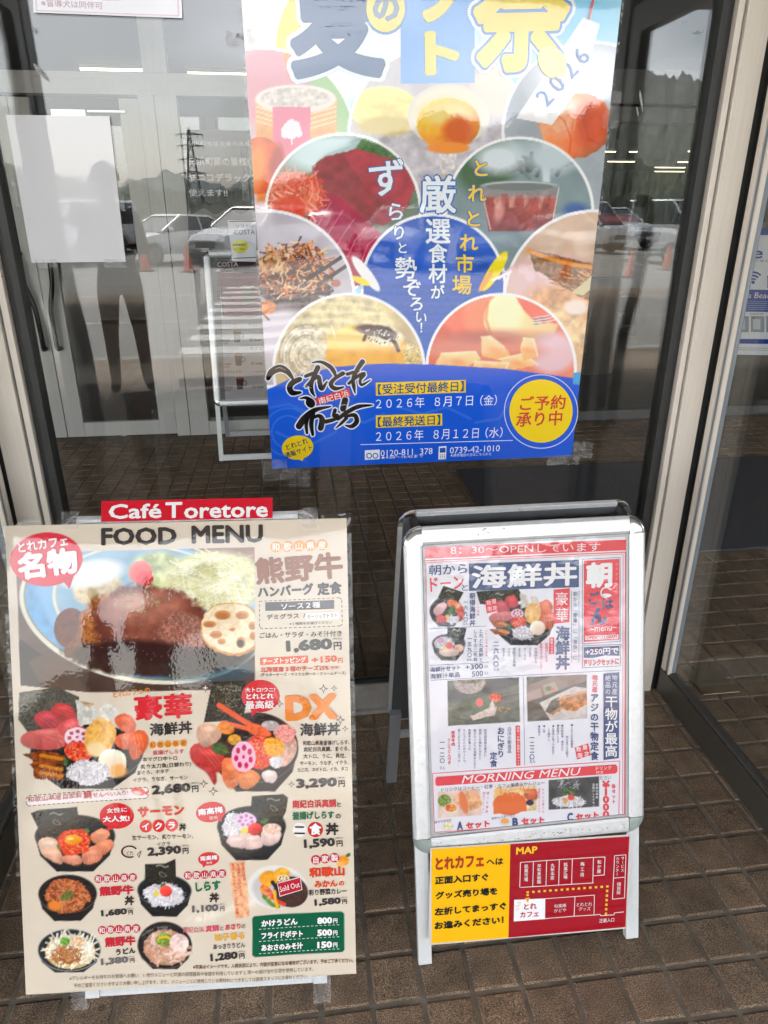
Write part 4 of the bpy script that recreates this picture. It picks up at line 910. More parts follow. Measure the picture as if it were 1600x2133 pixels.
E(243, 1700, 36, 27, (220, 32, 44), 0); PO([(226, 1720), (244, 1724), (222, 1732)], (220, 32, 44), 0); T(222, 1689, 265, 1686, 10, '女性に', WHITE, 0.02); T(214, 1707, 270, 1704, 13, '大人気!', WHITE, 0.03)
for a in ((275, 1745, 403, 1740, 10, '生サーモン、炙りサーモン、'), (327, 1758, 355, 1756, 8, 'イクラ')): T(*a, DARK, 0.012)
price(307, 1775, 378, 1769, 20, '2,390')
ms.ring(270, 1774, 14, 18, (92, 46, 44), 1, a0=60, a1=330, ky=0.72); T(264, 1777, 278, 1776, 9, 'どれ', (92, 46, 44), 0.0); ms.line([(286, 1779), (294, 1772), (290, 1786), (286, 1779)], 1.2, (92, 46, 44), 1)
E(439, 1692, 31, 21, (224, 70, 70), 0, rot=-8); PO([(448, 1706), (462, 1700), (462, 1712)], (224, 70, 70), 0); T(413, 1692, 464, 1686, 14, '南高梅', WHITE, 0.03); T(436, 1704, 453, 1702, 7, '使用', WHITE)
T(609, 1676, 700, 1672, 17, '南紀白浜真鯛', (206, 52, 58), 0.035); T(702, 1675, 711, 1675, 9, 'と', DARK, 0.02); T(609, 1700, 696, 1696, 17, '釜揚げしらす', (28, 110, 76), 0.04); T(699, 1700, 710, 1699, 10, 'の', DARK, 0.02)
E(624, 1729, 15, 15, (246, 242, 238), 0); C(624, 1729, 24, 22, '二', DARK, 0.03); E(657, 1728, 16, 16, (200, 40, 44), 0); C(657, 1727, 24, 24, '食', WHITE, 0.04); C(692, 1726, 27, 26, '丼', DARK, 0.04)
price(633, 1759, 698, 1754, 21, '1,590')
E(435, 1788, 22, 14, (224, 60, 64), 0, rot=-4); PO([(420, 1796), (432, 1800), (424, 1806)], (224, 60, 64), 0); T(418, 1787, 453, 1784, 10, '南高梅', WHITE, 0.03); T(430, 1796, 442, 1795, 5, '使用', WHITE)
CR = (206, 44, 58)
CI([205, 223, 241, 259, 277], 1831, 1827, 8.7, '和歌山県産', CR, WHITE, 0.01); T(207, 1857, 279, 1852, 20, '熊野牛', CR, 0.05); C(270, 1875, 20, 20, '丼', DARK, 0.04); price(211, 1903, 265, 1898, 15, '1,680')
CI([392, 410, 427, 445, 463], 1822, 1818, 8.7, '和歌山県産', CR, WHITE, 0.01); T(408, 1846, 460, 1841, 20, 'しらす', (28, 120, 80), 0.05); C(447, 1867, 20, 20, '丼', DARK, 0.04); price(401, 1892, 456, 1888, 16, '1,100', (110, 106, 106))
for x, y, tx in ((506, 1800, '和歌山県産'), (496, 1801, '有田みかんジャムと'), (485, 1802, '温州みかんドライフルーツ使用')): V(x, y, x+(0.092*8*len(tx)), y+7.4*(len(tx)-1), 7, tx, (206, 62, 44), 0.0)
CI([658, 677, 697], 1791, 1786, 10, '自家製', CR, WHITE, 0.02); T(644, 1818, 718, 1813, 21, '和歌山', (224, 70, 40), 0.05); T(655, 1842, 703, 1839, 15, 'みかん', (228, 84, 44), 0.05); T(706, 1840, 717, 1839, 10, 'の', (228, 84, 44), 0.03); T(643, 1859, 722, 1855, 13, '彩り野菜カレー', DARK, 0.025); price(655, 1881, 710, 1876, 16, '1,580')
PO([(577, 1839), (626, 1826), (630, 1853), (583, 1867)], (240, 232, 228), 1); PO([(578.5, 1840), (625, 1828), (628.5, 1852), (584, 1865)], (196, 28, 50), 2); T(583, 1852, 624, 1841, 11, 'Sold Out', WHITE, 0.0, 3)
CI([213, 231, 248, 266, 284], 1937, 1933, 8.7, '和歌山県産', CR, WHITE, 0.01); T(219, 1962, 283, 1957, 20, '熊野牛', CR, 0.05); T(242, 1982, 283, 1977, 13, 'うどん', DARK, 0.04); price(211, 2003, 268, 1998, 16, '1,380', (120, 116, 116))
T(383, 1933, 427, 1931, 12, '南紀白浜', (226, 110, 126), 0.01); T(430, 1930, 457, 1929, 14, '真鯛', (226, 90, 110), 0.03); T(460, 1930, 467, 1930, 9, 'と', DARK); T(470, 1928, 502, 1926, 12, 'あさり', (222, 80, 90), 0.04); T(504, 1927, 512, 1927, 9, 'の', DARK); T(447, 1950, 510, 1946, 16, '柚子香る', (240, 184, 70), 0.03); T(445, 1969, 511, 1965, 11, 'あっさりうどん', (90, 84, 84), 0.03); price(439, 1993, 496, 1987, 18, '1,280')
GRN = (4, 96, 62)
for k, (a, b) in enumerate((('かけうどん', '800'), ('フライドポテト', '500'), ('あおさのみそ汁', '150'))):
    y = 1922+k*25.2; T(545, y, 620+(11 if k else 0), y-3.5, 14, a, WHITE, 0.045); T(661, y-4, 692, y-5.5, 14, b, WHITE, 0.05); T(694, y-4, 703, y-4.5, 10, '円', WHITE, 0.03); ms.dash([(540, y+12), (710, y+4)], 1.2, (220, 232, 224), 5, 4, 1)
BRN = (112, 66, 40)
T(403, 2012, 736, 2000, 9, '※写真はイメージです。入荷状況により、内容が変更になる場合がございます。予めご了承ください。', BRN, 0.02)
T(146, 2036, 653, 2018, 9, '※アレルギーをお持ちのお客様へお願い　1. 他のメニューと共通の調理器具や食器を利用しています 2. 同一の揚げ油やお湯を使用しています。', (110, 96, 84))
T(155, 2051, 642, 2033, 9, '予めご留意くださいますようお願い申し上げます。また、メニューごとに使用している原材料につきましては直接スタッフにお尋ねください。', (110, 96, 84))
ms.finish('lettering')
# clear laminate margin, tape
g = MB(); nu, nv = 30, 40
us = np.linspace(MU0-0.008, MU1+0.009, nu); vs = np.linspace(MV0-0.009, MV1+0.009, nv)
for v in vs:
    for u in us: g.v.append(tuple(ms.L(u, v, -0.0012)))
for j in range(nv-1):
    for i in range(nu-1): g.f.append((j*nu+i, j*nu+i+1, (j+1)*nu+i+1, (j+1)*nu+i)); g.m.append(0)
link('laminate_margin', g, FILM, ms.root, smooth=True)
def tape(sh, x0, y0, x1, y1, parent, wob=0.004, off=0.002, name='tape', seed=1):
    q = np.random.RandomState(seed); a = np.array(sh.uv(x0, y0)); b = np.array(sh.uv(x1, y1)); n = 9; g = MB()
    for j in range(n):
        for i in range(n):
            u = a[0]+(b[0]-a[0])*i/(n-1); v = a[1]+(b[1]-a[1])*j/(n-1); g.v.append(tuple(sh.L(u+q.uniform(-1, 1)*wob*0.15, v+q.uniform(-1, 1)*wob*0.15, off+abs(q.normal())*wob*0.35)))
    for j in range(n-1):
        for i in range(n-1): g.f.append((j*n+i, j*n+i+1, (j+1)*n+i+1, (j+1)*n+i)); g.m.append(0)
    return link(name, g, TAPEM, parent, smooth=True, recalc=False)
for k, (x0, y0, x1, y1) in enumerate(((128, 1066, 166, 1100), (630, 1058, 664, 1102), (150, 2058, 186, 2098), (652, 2030, 690, 2086))): tape(ms, x0, y0, x1, y1, ms.root, 0.005, 0.003, seed=k)

# red Cafe header strip
hq = onp(390, 1083, ms.n, ms.p+ms.n*0.006); hs = Sheet(tuple(hq), LEAN_L+math.radians(11), YAW_L, 'menu', roll=math.radians(0.224)); hs.root = empty('header_strip', tuple(hs.p))
tag(hs.root, 'red laminated strip lettered Café Toretore above the food menu', 'sign')
P = Paint(hs, hs.uv(211, 1060)[0], hs.uv(390, 1083)[1], hs.uv(568, 1060)[0], hs.uv(390, 1040)[1], 0.0025, (206, 22, 44)); P.build('printed_strip', hs.root)
for txt, x0, y0, x1, y1, h in (('Café', 227, 1066, 337, 1064, 31), ('T', 345, 1063, 380, 1062, 33), ('oretore', 384, 1067, 558, 1064, 27)): hs.T(x0, y0, x1, y1, h, txt, WHITE, 0.022)
hs.finish('lettering')
# ================================================================ morning menu poster in the right-hand frame
BLU = (86, 98, 140); RD = (238, 82, 88)
a_ = LEAN_R
mp_ = Sheet((0.452, 0.98+0.0065*math.cos(a_), -0.0065*math.sin(a_)), LEAN_R, 0.0, 'film')
mp_.root = empty('morning_menu_poster', tuple(mp_.p)); s = mp_
tag(mp_.root, 'white and red breakfast menu poster with seafood bowls, framed in the right A-board', 'poster')
u0, v0 = -0.2525+0.0425, 0.272+0.0425
P = Paint(s, u0, v0, -u0, 0.962-0.0425, 0.0014, (240, 238, 243))
P.c *= (1+0.02*(P.noise[40]-0.5))[..., None]
P.ell(1150, 1375, 60, 40, (246, 226, 236), soft=30, a=0.5)
def q4(x0, y0, x1, y1, x2, y2, x3, y3): return [(x0, y0), (x1, y1), (x2, y2), (x3, y3)]
# small bowl, top left
P.bowl(930, 1273, 35, 30, 32, (52, 50, 50), (80, 78, 78)); P.nori([(924, 1220), (966, 1234), (952, 1258), (912, 1246)])
for pts, cc in (([(902, 1270), (922, 1254), (932, 1262), (914, 1284)], (238, 190, 186)), ([(932, 1256), (944, 1250), (962, 1262), (964, 1280), (950, 1276)], (240, 120, 70)), ([(908, 1284), (928, 1282), (930, 1298), (914, 1296)], (232, 90, 96)), ([(954, 1272), (966, 1274), (962, 1290), (954, 1290)], (226, 70, 62))): P.sashimi(pts, cc, 2)
P.leaf(938, 1276, 17, -60); P.shirasu(944, 1291, 12, 8, 40); P.ell(932, 1284, 4, 4, (244, 200, 70))
# second small bowl
P.bowl(935, 1340, 35, 20, 36, (70, 72, 74), (110, 112, 112)); P.nori([(932, 1306), (972, 1308), (966, 1334), (932, 1328)])
P.shirasu(926, 1340, 20, 13, 60); P.leaf(946, 1334, 9, -20); P.sashimi([(914, 1356), (946, 1350), (956, 1364), (926, 1366)], (242, 206, 192), 4); P.ell(956, 1350, 10, 8, (240, 190, 170), nz=0.3); P.ell(936, 1345, 8, 7, (236, 96, 88)); P.ell(926, 1349, 4, 4, (230, 210, 90)); P.lotus(918, 1334, 8, 6, (232, 190, 220), (190, 90, 150))
# large bowl
P.nori([(992, 1232), (1080, 1226), (1092, 1250), (1040, 1262), (1000, 1258)])
P.bowl(1092, 1296, 62, 38, 48, (66, 66, 68), (104, 104, 106))
for pts, cc in (([(1032, 1256), (1052, 1252), (1062, 1270), (1040, 1278)], (226, 92, 104)), ([(1052, 1246), (1074, 1240), (1078, 1262), (1060, 1266)], (220, 70, 76)), ([(1022, 1280), (1066, 1272), (1072, 1288), (1026, 1296)], (232, 128, 126)), ([(1122, 1256), (1144, 1250), (1150, 1272), (1128, 1276)], (242, 128, 94)), ([(1124, 1278), (1152, 1272), (1150, 1306), (1128, 1306)], (240, 112, 76))): P.sashimi(pts, cc, 3)
P.poly([(1082, 1236), (1098, 1240), (1104, 1262), (1086, 1268)], (214, 206, 196), nz=0.2, rough=2); P.poly([(1106, 1242), (1120, 1244), (1126, 1262), (1110, 1264)], (216, 204, 190), nz=0.2, rough=2)
P.lotus(1078, 1278, 13, 10, (238, 206, 216), (190, 70, 96)); P.ell(1110, 1277, 17, 22, (246, 190, 108), 10, nz=0.2); P.roe(1080, 1296, 17, 11)
for y0 in (1294, 1310): P.poly([(1020, y0), (1044, y0-2), (1062, y0+6), (1056, y0+14), (1030, y0+12)], (168, 92, 56), nz=0.4, sc=3, rough=2); P.line([(1040, y0+4), (1060, y0+8)], 5, (232, 160, 70), 0.8)
P.leaf(1060, 1304, 9, 60); P.shirasu(1090, 1318, 24, 13, 90); P.ell(1120, 1308, 16, 15, (240, 214, 190), ball=0.2)
# two photographs
ph = q4(932, 1418, 1081, 1411, 1083, 1503, 934, 1512)
P.poly(ph, (96, 98, 90), nz=0.2, sc=16); P.poly_clip(ph)
P.poly(q4(930, 1440, 1090, 1400, 1090, 1420, 934, 1480), (70, 68, 66), soft=8); P.poly(q4(930, 1460, 1090, 1466, 1090, 1520, 930, 1520), (104, 108, 96), soft=10, nz=0.2)
P.line([(932, 1478), (1000, 1462), (1085, 1440)], 2, (140, 142, 128), 0.5); P.line([(932, 1500), (1000, 1504), (1085, 1492)], 2, (130, 132, 118), 0.5)
P.ell(978, 1420, 33, 26, (176, 158, 152), nz=0.3, sc=3); P.ell(978, 1412, 30, 12, (120, 110, 84), nz=0.5, sc=3); P.ell(998, 1463, 26, 18, (84, 104, 74), soft=10, a=0.8)
P.ell(999, 1463, 8, 9, (240, 106, 98)); P.poly([(980, 1492), (1018, 1476), (1026, 1456), (1034, 1478), (1030, 1490), (984, 1500)], (214, 196, 186), nz=0.2, sc=3, rough=2); P.roe(1032, 1453, 15, 9, 10); P.dots(1048, 1476, 16, 6, 20, 1.3, [(230, 150, 96), (206, 176, 130)])
P.clip = None
ph = q4(1097, 1410, 1222, 1405, 1223, 1496, 1099, 1503)
P.poly(ph, (92, 88, 82), nz=0.25, sc=16); P.poly_clip(ph)
P.poly(q4(1090, 1430, 1230, 1380, 1230, 1415, 1090, 1465), (150, 128, 118), soft=3); P.poly(q4(1096, 1444, 1126, 1434, 1130, 1452, 1098, 1462), (176, 150, 140)); P.poly(q4(1130, 1428, 1156, 1420, 1164, 1438, 1136, 1448), (184, 160, 148)); P.ell(1143, 1434, 7, 5, (110, 140, 90)); P.ell(1151, 1436, 4, 3, (232, 110, 80))
P.poly([(1124, 1464), (1196, 1430), (1230, 1434), (1230, 1500), (1150, 1506)], (216, 204, 198), soft=2, nz=0.1)
P.poly([(1136, 1482), (1150, 1458), (1180, 1448), (1224, 1438), (1226, 1466), (1196, 1482), (1170, 1478), (1150, 1488)], (196, 128, 76), nz=0.45, sc=7, rough=3); P.poly([(1136, 1482), (1148, 1460), (1164, 1452), (1166, 1474), (1146, 1486)], (72, 68, 62), nz=0.4, sc=3); P.line([(1160, 1458), (1222, 1440)], 2.5, (236, 190, 140), 0.7)
P.clip = None
# morning sets
P.poly(q4(912, 1650, 1000, 1642, 1003, 1698, 913, 1704), (240, 206, 190), nz=0.12, sc=16)
P.ell(926, 1668, 14, 13, (128, 150, 76), nz=0.5, sc=3); P.ell(976, 1668, 28, 20, (240, 178, 130), 10, rough=0.15, nz=0.25); P.ell(966, 1672, 8, 24, (236, 134, 90), -14); P.ell(986, 1652, 10, 9, (244, 186, 150)); P.ell(939, 1686, 15, 12, (240, 226, 214)); P.ell(939, 1683, 12, 8, (240, 150, 70), nz=0.4, sc=3); P.ell(934, 1680, 5, 4, (232, 90, 70))
P.poly(q4(1028, 1643, 1118, 1636, 1118, 1688, 1028, 1696), (244, 216, 160), nz=0.25, sc=7); P.ell(1062, 1674, 35, 24, (238, 116, 64), -4); P.poly(q4(1028, 1674, 1097, 1668, 1097, 1690, 1028, 1696), (238, 122, 72)); P.sashimi([(1092, 1650), (1116, 1642), (1118, 1664), (1098, 1664)], (226, 110, 76), 3); P.ell(1104, 1672, 8, 6, (60, 56, 90)); P.ell(1040, 1648, 10, 9, (246, 196, 120)); P.scat(1072, 1646, 30, 8, 30, 14, 2, [(246, 206, 150), (230, 150, 90)])
ph = q4(1143, 1625, 1248, 1617, 1248, 1680, 1143, 1687)
P.poly(ph, (86, 86, 86), nz=0.2, sc=16); P.scat(1184, 1634, 24, 14, 26, 12, 1.2, [(200, 200, 200), (160, 160, 150)]); P.ell(1184, 1650, 16, 8, (90, 110, 70), nz=0.5, sc=3); P.shirasu(1186, 1670, 32, 12, 110); P.ell(1190, 1661, 7, 6, (232, 90, 80)); P.ell(1178, 1667, 5, 5, (240, 160, 60))
P.ell(933, 1722, 13, 10, (232, 228, 226)); P.ell(933, 1720, 10, 7, (236, 224, 180), nz=0.3, sc=3); P.ell(1052, 1713, 11, 9, (226, 224, 226)); P.ell(1052, 1710, 9, 6, (244, 176, 96))
P.build('printed_sheet', s.root)
T, C, V, PO, LN = s.T, s.C, s.V, s.poly, s.line
PO(q4(880, 1140, 1305, 1124, 1305, 1146, 884, 1164), RD, 0); T(938, 1146, 1250, 1139, 17, '8：30～OPENしています', WHITE, 0.0)
LN([(882, 1168), (1303, 1150), (1301, 1712), (894, 1745), (882, 1168)], 2, RD, 0); LN([(887, 1172), (1298, 1154), (1297, 1707), (898, 1740), (887, 1172)], 1.1, RD, 0)
T(893, 1188, 973, 1184, 22, '朝から', BLU, 0.012); T(896, 1218, 966, 1212, 29, 'ドーン', RD, 0.015); T(962, 1224, 975, 1223, 13, 'と', BLU)
PO(q4(977, 1174, 1206, 1166, 1206, 1223, 977, 1231), BLU, 0); T(982, 1202, 1202, 1195, 49, '海鮮丼', WHITE, 0.025)
LN([(1213, 1165), (1292, 1161), (1292, 1336), (1213, 1341), (1213, 1165)], 1, BLU, 0); PO(q4(1216, 1168, 1290, 1164, 1290, 1332, 1216, 1337), RD, 1)
T(1220, 1199, 1275, 1196, 54, '朝', WHITE, 0.04); C(1236, 1246, 25, 30, 'ご', BLU, 0.03); C(1265, 1257, 26, 26, 'は', BLU, 0.03); T(1229, 1285, 1265, 1282, 38, 'ん', BLU, 0.045); s.ring(1262, 1234, 9, 12, (226, 236, 246), 2, a0=80, a1=330); V(1284, 1175, 1284, 1235, 6, 'カフェとれとれ', (250, 190, 190)); s.ell(1262, 1240, 11, 4, WHITE, 2)
T(1228, 1312, 1284, 1307, 10, '~menu~', WHITE, 0.0); PO(q4(1218, 1324, 1288, 1321, 1287, 1330, 1219, 1333), WHITE, 2); T(1221, 1328, 1284, 1325, 7, 'OPEN～11:00AM', RD, 0.02, 3)
LN([(1213, 1345), (1293, 1342), (1292, 1387), (1213, 1391), (1213, 1345)], 1, BLU, 0); PO([(1216, 1348), (1290, 1345), (1290, 1366), (1260, 1365), (1236, 1370), (1216, 1370)], BLU, 1); T(1219, 1358, 1288, 1355, 14, '+250円で', WHITE, 0.025); T(1217, 1381, 1289, 1377, 14, 'ドリンクセットに', RD, 0.03)
LN([(1190, 1230), (1191, 1380)], 0.8, BLU, 0); LN([(1206, 1229), (1206, 1380)], 0.8, BLU, 0); V(1198, 1237, 1198, 1370, 10, '朝から「豪華」に「豪快」に', BLU)
PO(q4(1153, 1228, 1187, 1225, 1186, 1296, 1153, 1299), RD, 1); V(1170, 1247, 1170, 1280, 28, '豪華', WHITE, 0.0); V(1172, 1319, 1172, 1380, 30, '海鮮丼', BLU, 0.03)
PO(q4(1144, 1328, 1154, 1327, 1154, 1362, 1144, 1363), RD, 1); V(1149, 1332, 1149, 1358, 6, '和歌山県産', WHITE)
V(1138, 1342, 1138, 1376, 6.5, '釜揚げしらす', RD); V(1127, 1342, 1127, 1396, 6.5, '真鯛のせんべい入り!', RD)
for x, tx in ((1116, '本鮪中トロ'), (1104, 'うなぎ'), (1093, 'サーモン'), (1082, 'まぐろ'), (1071, '南紀白浜真鯛'), (1060, 'イクラ'), (1049, 'ホタテ')): V(x, 1352, x, 1352+6.6*(len(tx)-1), 6.3, tx, BLU)
V(1033, 1341, 1033, 1383, 12, '二六八〇', BLU, 0.02); T(1028, 1394, 1040, 1393, 6, 'えん', BLU)
PO(q4(1010, 1251, 1033, 1245, 1038, 1272, 1014, 1278), RD, 1)
for ch, x, y in (('数', 1018, 1255), ('量', 1029, 1252), ('限', 1020, 1268), ('定', 1031, 1266)): C(x, y, 10, 10, ch, WHITE, 0.0)
V(984, 1241, 984, 1297, 13, '朝得海鮮丼', BLU, 0.02); V(970, 1254, 970, 1290, 10, '一六九〇', BLU, 0.015); V(996, 1250, 996, 1280, 5, 'うちの定番', RD); T(964, 1299, 975, 1298, 6, 'えん', BLU)
LN([(895, 1310), (1012, 1304)], 0.8, BLU, 0); V(1002, 1314, 1002, 1374, 9.5, 'とれとれ真鯛と', BLU); V(990, 1315, 990, 1374, 9.5, 'しらすの二色丼', BLU); V(978, 1330, 978, 1364, 10, '一五九〇', BLU, 0.015); V(1013, 1313, 1013, 1365, 5, 'とれとれ市場の真鯛', RD); T(972, 1374, 983, 1373, 6, 'えん', BLU)
LN([(896, 1386), (1018, 1380)], 0.8, BLU, 0); T(896, 1395, 959, 1390, 11, '海鮮汁セット', BLU, 0.015); T(896, 1409, 958, 1405, 11, '海鮮汁単品', BLU, 0.015); T(969, 1390, 1006, 1387, 11, '+300', BLU, 0.015); T(983, 1404, 1006, 1402, 11, '500', BLU, 0.01); T(1009, 1388, 1017, 1387, 7, 'えん', BLU); T(1009, 1402, 1017, 1401, 7, 'えん', BLU)
LN([(897, 1417), (1292, 1396)], 0.9, BLU, 0); LN([(1090, 1411), (1093, 1594)], 0.9, BLU, 0)
V(1043, 1522, 1043, 1570, 16, 'おにぎり', BLU, 0.025); V(1028, 1574, 1028, 1590, 16, '定食', BLU, 0.02); V(1061, 1518, 1061, 1564, 9, '白浜の朝逸品', BLU); PO(q4(1074, 1511, 1083, 1511, 1084, 1594, 1075, 1595), RD, 1); V(1079, 1516, 1080, 1590, 6, '日本一の梅と熊野牛のセット', WHITE)
for k, tx in enumerate(('紀州南高梅を贅沢に', '使用した梅おにぎりと', '鮭がたっぷりの海鮮おにぎり。', '熊野牛が乗った', 'ミニうどんとのセットで', '食べ応えのある一品です。')): V(1011-k*11, 1521, 1011-k*11, 1521+6.4*(len(tx)-1), 6.2, tx, BLU)
V(944, 1526, 944, 1550, 8, '熊野牛肉', RD, 0.02); V(935, 1541, 936, 1588, 8, 'ミニうどん付き', RD, 0.01); V(921, 1546, 921, 1584, 11, '一一二〇', BLU, 0.02); T(916, 1599, 927, 1598, 7, 'えん', BLU)
V(1238, 1453, 1238, 1574, 18, 'アジの干物定食', BLU, 0.025); V(1239, 1411, 1239, 1436, 12, '地元産', RD, 0.02); PO(q4(1257, 1403, 1290, 1400, 1289, 1579, 1257, 1583), BLU, 1); V(1273, 1461, 1273, 1564, 27, '干物が最高', WHITE, 0.015); V(1266, 1412, 1266, 1440, 12, '絶品の', WHITE); V(1280, 1411, 1280, 1440, 12, '地元産', WHITE)
PO(q4(1197, 1557, 1225, 1548, 1230, 1573, 1202, 1582), RD, 1)
for ch, x, y in (('数', 1205, 1560), ('量', 1218, 1556), ('限', 1208, 1573), ('定', 1222, 1570)): C(x, y, 11, 11, ch, WHITE, 0.01)
for x, y, tx in ((1191, 1510, '◆とれとれ市場厳選'), (1181, 1535, '地元産アジの開き'), (1171, 1511, '◆真鯛刺身 梅肉のせ'), (1162, 1511, '◆釜揚げしらす'), (1152, 1512, '◆お漬物と紀ノ川食品の'), (1143, 1517, 'しそ梅干し'), (1133, 1512, '◆ご飯'), (1123, 1513, '◆味噌汁')): V(x, y, x, y+5.6*(len(tx)-1), 5.6, tx, BLU)
V(1108, 1536, 1108, 1576, 11, '一二二〇', BLU, 0.02); T(1103, 1586, 1115, 1585, 7, 'えん', BLU)
LN([(901, 1611), (1291, 1585), (1289, 1704), (905, 1734), (901, 1611)], 1.4, RD, 0)
PO([(910, 1618), (1282, 1592), (1286, 1596), (1286, 1607), (1282, 1611), (911, 1637), (907, 1634), (907, 1622)], RD, 1); T(964, 1623, 1207, 1606, 16, 'MORNING MENU', WHITE, 0.0, 2, sh=0.02); T(1241, 1600, 1273, 1598, 8, 'ドリンク', WHITE); T(1241, 1609, 1256, 1608, 7, '付き', WHITE)
T(919, 1645, 1134, 1630, 8.5, 'ドリンクはコーヒー・紅茶・カフェ厳選みかんジュー', (80, 80, 96)); T(1249, 1620, 1272, 1619, 8, 'ださい', (80, 80, 96))
T(905, 1713, 940, 1708, 6, '卵サラダ付き', (70, 74, 110)); T(1024, 1705, 1072, 1697, 6, 'みかんバター付き', (70, 74, 110))
T(952, 1720, 964, 1719, 18, 'A', BLU, 0.05); T(970, 1720, 1020, 1715, 14, 'セット', RD, 0.05); T(1067, 1712, 1079, 1711, 18, 'B', BLU, 0.05); T(1086, 1711, 1134, 1707, 14, 'セット', RD, 0.05); T(1181, 1702, 1193, 1701, 18, 'C', BLU, 0.05); T(1199, 1702, 1247, 1697, 14, 'セット', RD, 0.05)
[C(1262, 1633+k*15.6, 26, 20, ch, RD, 0.035) for k, ch in enumerate('¥1000')]; V(1278, 1637, 1278, 1669, 9, '各セット', RD, 0.025)
V(1008, 1652, 1006, 1692, 5.5, '厚切りトースト', RD); V(1016, 1652, 1014, 1690, 5.5, '選べる種類', RD); V(1123, 1644, 1123, 1690, 5.5, '和歌山ホットサンド', RD); V(1131, 1644, 1131, 1690, 5.5, 'みかんの選べる', RD); V(1243, 1634, 1243, 1660, 5.5, '和歌山県産', WHITE); V(1236, 1634, 1236, 1684, 5.5, '釜揚げしらすセット', WHITE)
PO(q4(1031, 1735, 1093, 1730, 1093, 1734, 1031, 1739), (120, 126, 160), 1); T(1101, 1731, 1300, 1714, 4.5, '仕入の状況により、一部変更させていただく場合がございます。ご了承くださいませ。', (120, 124, 150))
s.finish('lettering')
# clear cover film of the snap frame
a0, b0, b1 = 0.2525-0.037, 0.272+0.037, 0.962-0.037
g = MB(); nu, nv = 14, 18
for j in range(nv):
    for i in range(nu):
        u = -a0+2*a0*i/(nu-1); v = b0+(b1-b0)*j/(nv-1); g.v.append(tuple(np.array(FR(u, v, -0.0035+0.0006*math.sin(i*1.7+j)*math.cos(j*1.3)))))
for j in range(nv-1):
    for i in range(nu-1): g.f.append((j*nu+i, j*nu+i+1, (j+1)*nu+i+1, (j+1)*nu+i)); g.m.append(0)
link('cover_film', g, glass_mat('cover_film', (0.97, 0.97, 0.98), 1.45, bump=0.0025, bscale=22, rough=0.04), rb, smooth=True)

# ================================================================ map sheet under the frame
mm = Sheet((0.452, 0.98-0.0035*math.cos(a_), 0.0035*math.sin(a_)), LEAN_R, 0.0, 'flat'); mm.root = empty('map_sheet', tuple(mm.p)); s = mm
tag(s.root, 'yellow and red laminated sheet with a floor map, hung below the morning menu', 'sign')
T, C, V, PO, LN = s.T, s.C, s.V, s.poly, s.line
YL, DR, BK = (255, 192, 8), (166, 22, 38), (34, 38, 36)
PO(q4(896, 1766, 1314, 1738, 1306, 1934, 893, 1969), (214, 206, 198), -0.6, 'paper')
PO(q4(899, 1769, 1063, 1758, 1059, 1953, 899, 1965), YL, 0, 'paper'); PO(q4(1063, 1758, 1311, 1742, 1303, 1931, 1059, 1953), DR, 0, 'paper')
T(907, 1799, 1008, 1791, 27, 'とれカフェ', (176, 62, 30), 0.045); T(1013, 1795, 1048, 1793, 14, 'へは', BK, 0.03)
for x0, y0, x1, y1, h, tx in ((906, 1834, 1017, 1826, 16, '正面入口すぐ'), (907, 1865, 1036, 1855, 16, 'グッズ売り場を'), (905, 1899, 1054, 1886, 16, '左折してまっすぐ'), (905, 1928, 1049, 1915, 16, 'お進みください！')): T(x0, y0, x1, y1, h, tx, BK, 0.04)
T(1075, 1772, 1119, 1769, 15, 'MAP', (252, 200, 40), 0.03)
W2 = (240, 232, 230)
xs = [1084, 1111, 1138.5, 1165, 1192, 1236, 1260]; tops = [1796, 1794, 1792, 1790, 1788.4, 1785.6, 1784.6]; bots = [1848, 1846.4, 1844.8, 1843, 1841.4, 1838.7, 1822]
LN(list(zip(xs, tops)), 1.3, W2, 1); LN(list(zip(xs[:6], bots[:6])), 1.3, W2, 1)
for x, a, b in zip(xs, tops, bots): LN([(x, a), (x-1.5, b)], 1.3, W2, 1)
LN([(1235, 1824), (1259, 1822)], 1.3, W2, 1)
for x, a, b, tx in ((1096, 1804, 1831, '銘菓市場'), (1123, 1803, 1836, '早和果樹園'), (1151, 1802, 1828, '丸新本家'), (1178, 1800, 1826, '銘菓広場'), (1213, 1799, 1821, '梅工房'), (1248, 1795, 1814, '和か屋')): V(x, a, x-0.6, b, 8.6, tx, W2, 0.01)
LN([(1280, 1782), (1303.6, 1780), (1300.6, 1870), (1275.5, 1872.5), (1280, 1782)], 1.3, W2, 1); LN([(1278, 1828.6), (1302, 1826.6)], 1.3, W2, 1)
V(1297, 1787, 1296, 1812, 7.5, 'サービス', W2); V(1286, 1788, 1285, 1820, 7.5, 'カウンター', W2); V(1289, 1841, 1288, 1858, 9, '雑貨屋', W2)
PO(q4(1071, 1874, 1135.6, 1871, 1135, 1914, 1070, 1919), (246, 246, 248), 1); T(1091, 1888, 1118, 1886, 13, 'とれ', (190, 50, 56), 0.03); T(1083, 1905, 1122, 1902, 12, 'カフェ', (190, 50, 56), 0.03)
for (x0, y0), (x1, y1) in (((1075, 1896), (1081, 1890)), ((1074, 1888), (1083, 1884)), ((1078, 1880), (1085, 1879))): LN([(x0, y0), (x1, y1)], 1.3, (240, 190, 90), 2)
LN([(1135.6, 1871.5), (1197.5, 1867), (1195.6, 1908), (1135, 1913)], 1.3, W2, 1); LN([(1197.5, 1867), (1238, 1864), (1237, 1905.5), (1195.6, 1908)], 1.3, W2, 1); LN([(1237, 1905.5), (1250, 1904), (1251, 1907), (1279, 1905), (1279.5, 1901), (1299, 1899)], 1.3, W2, 1)
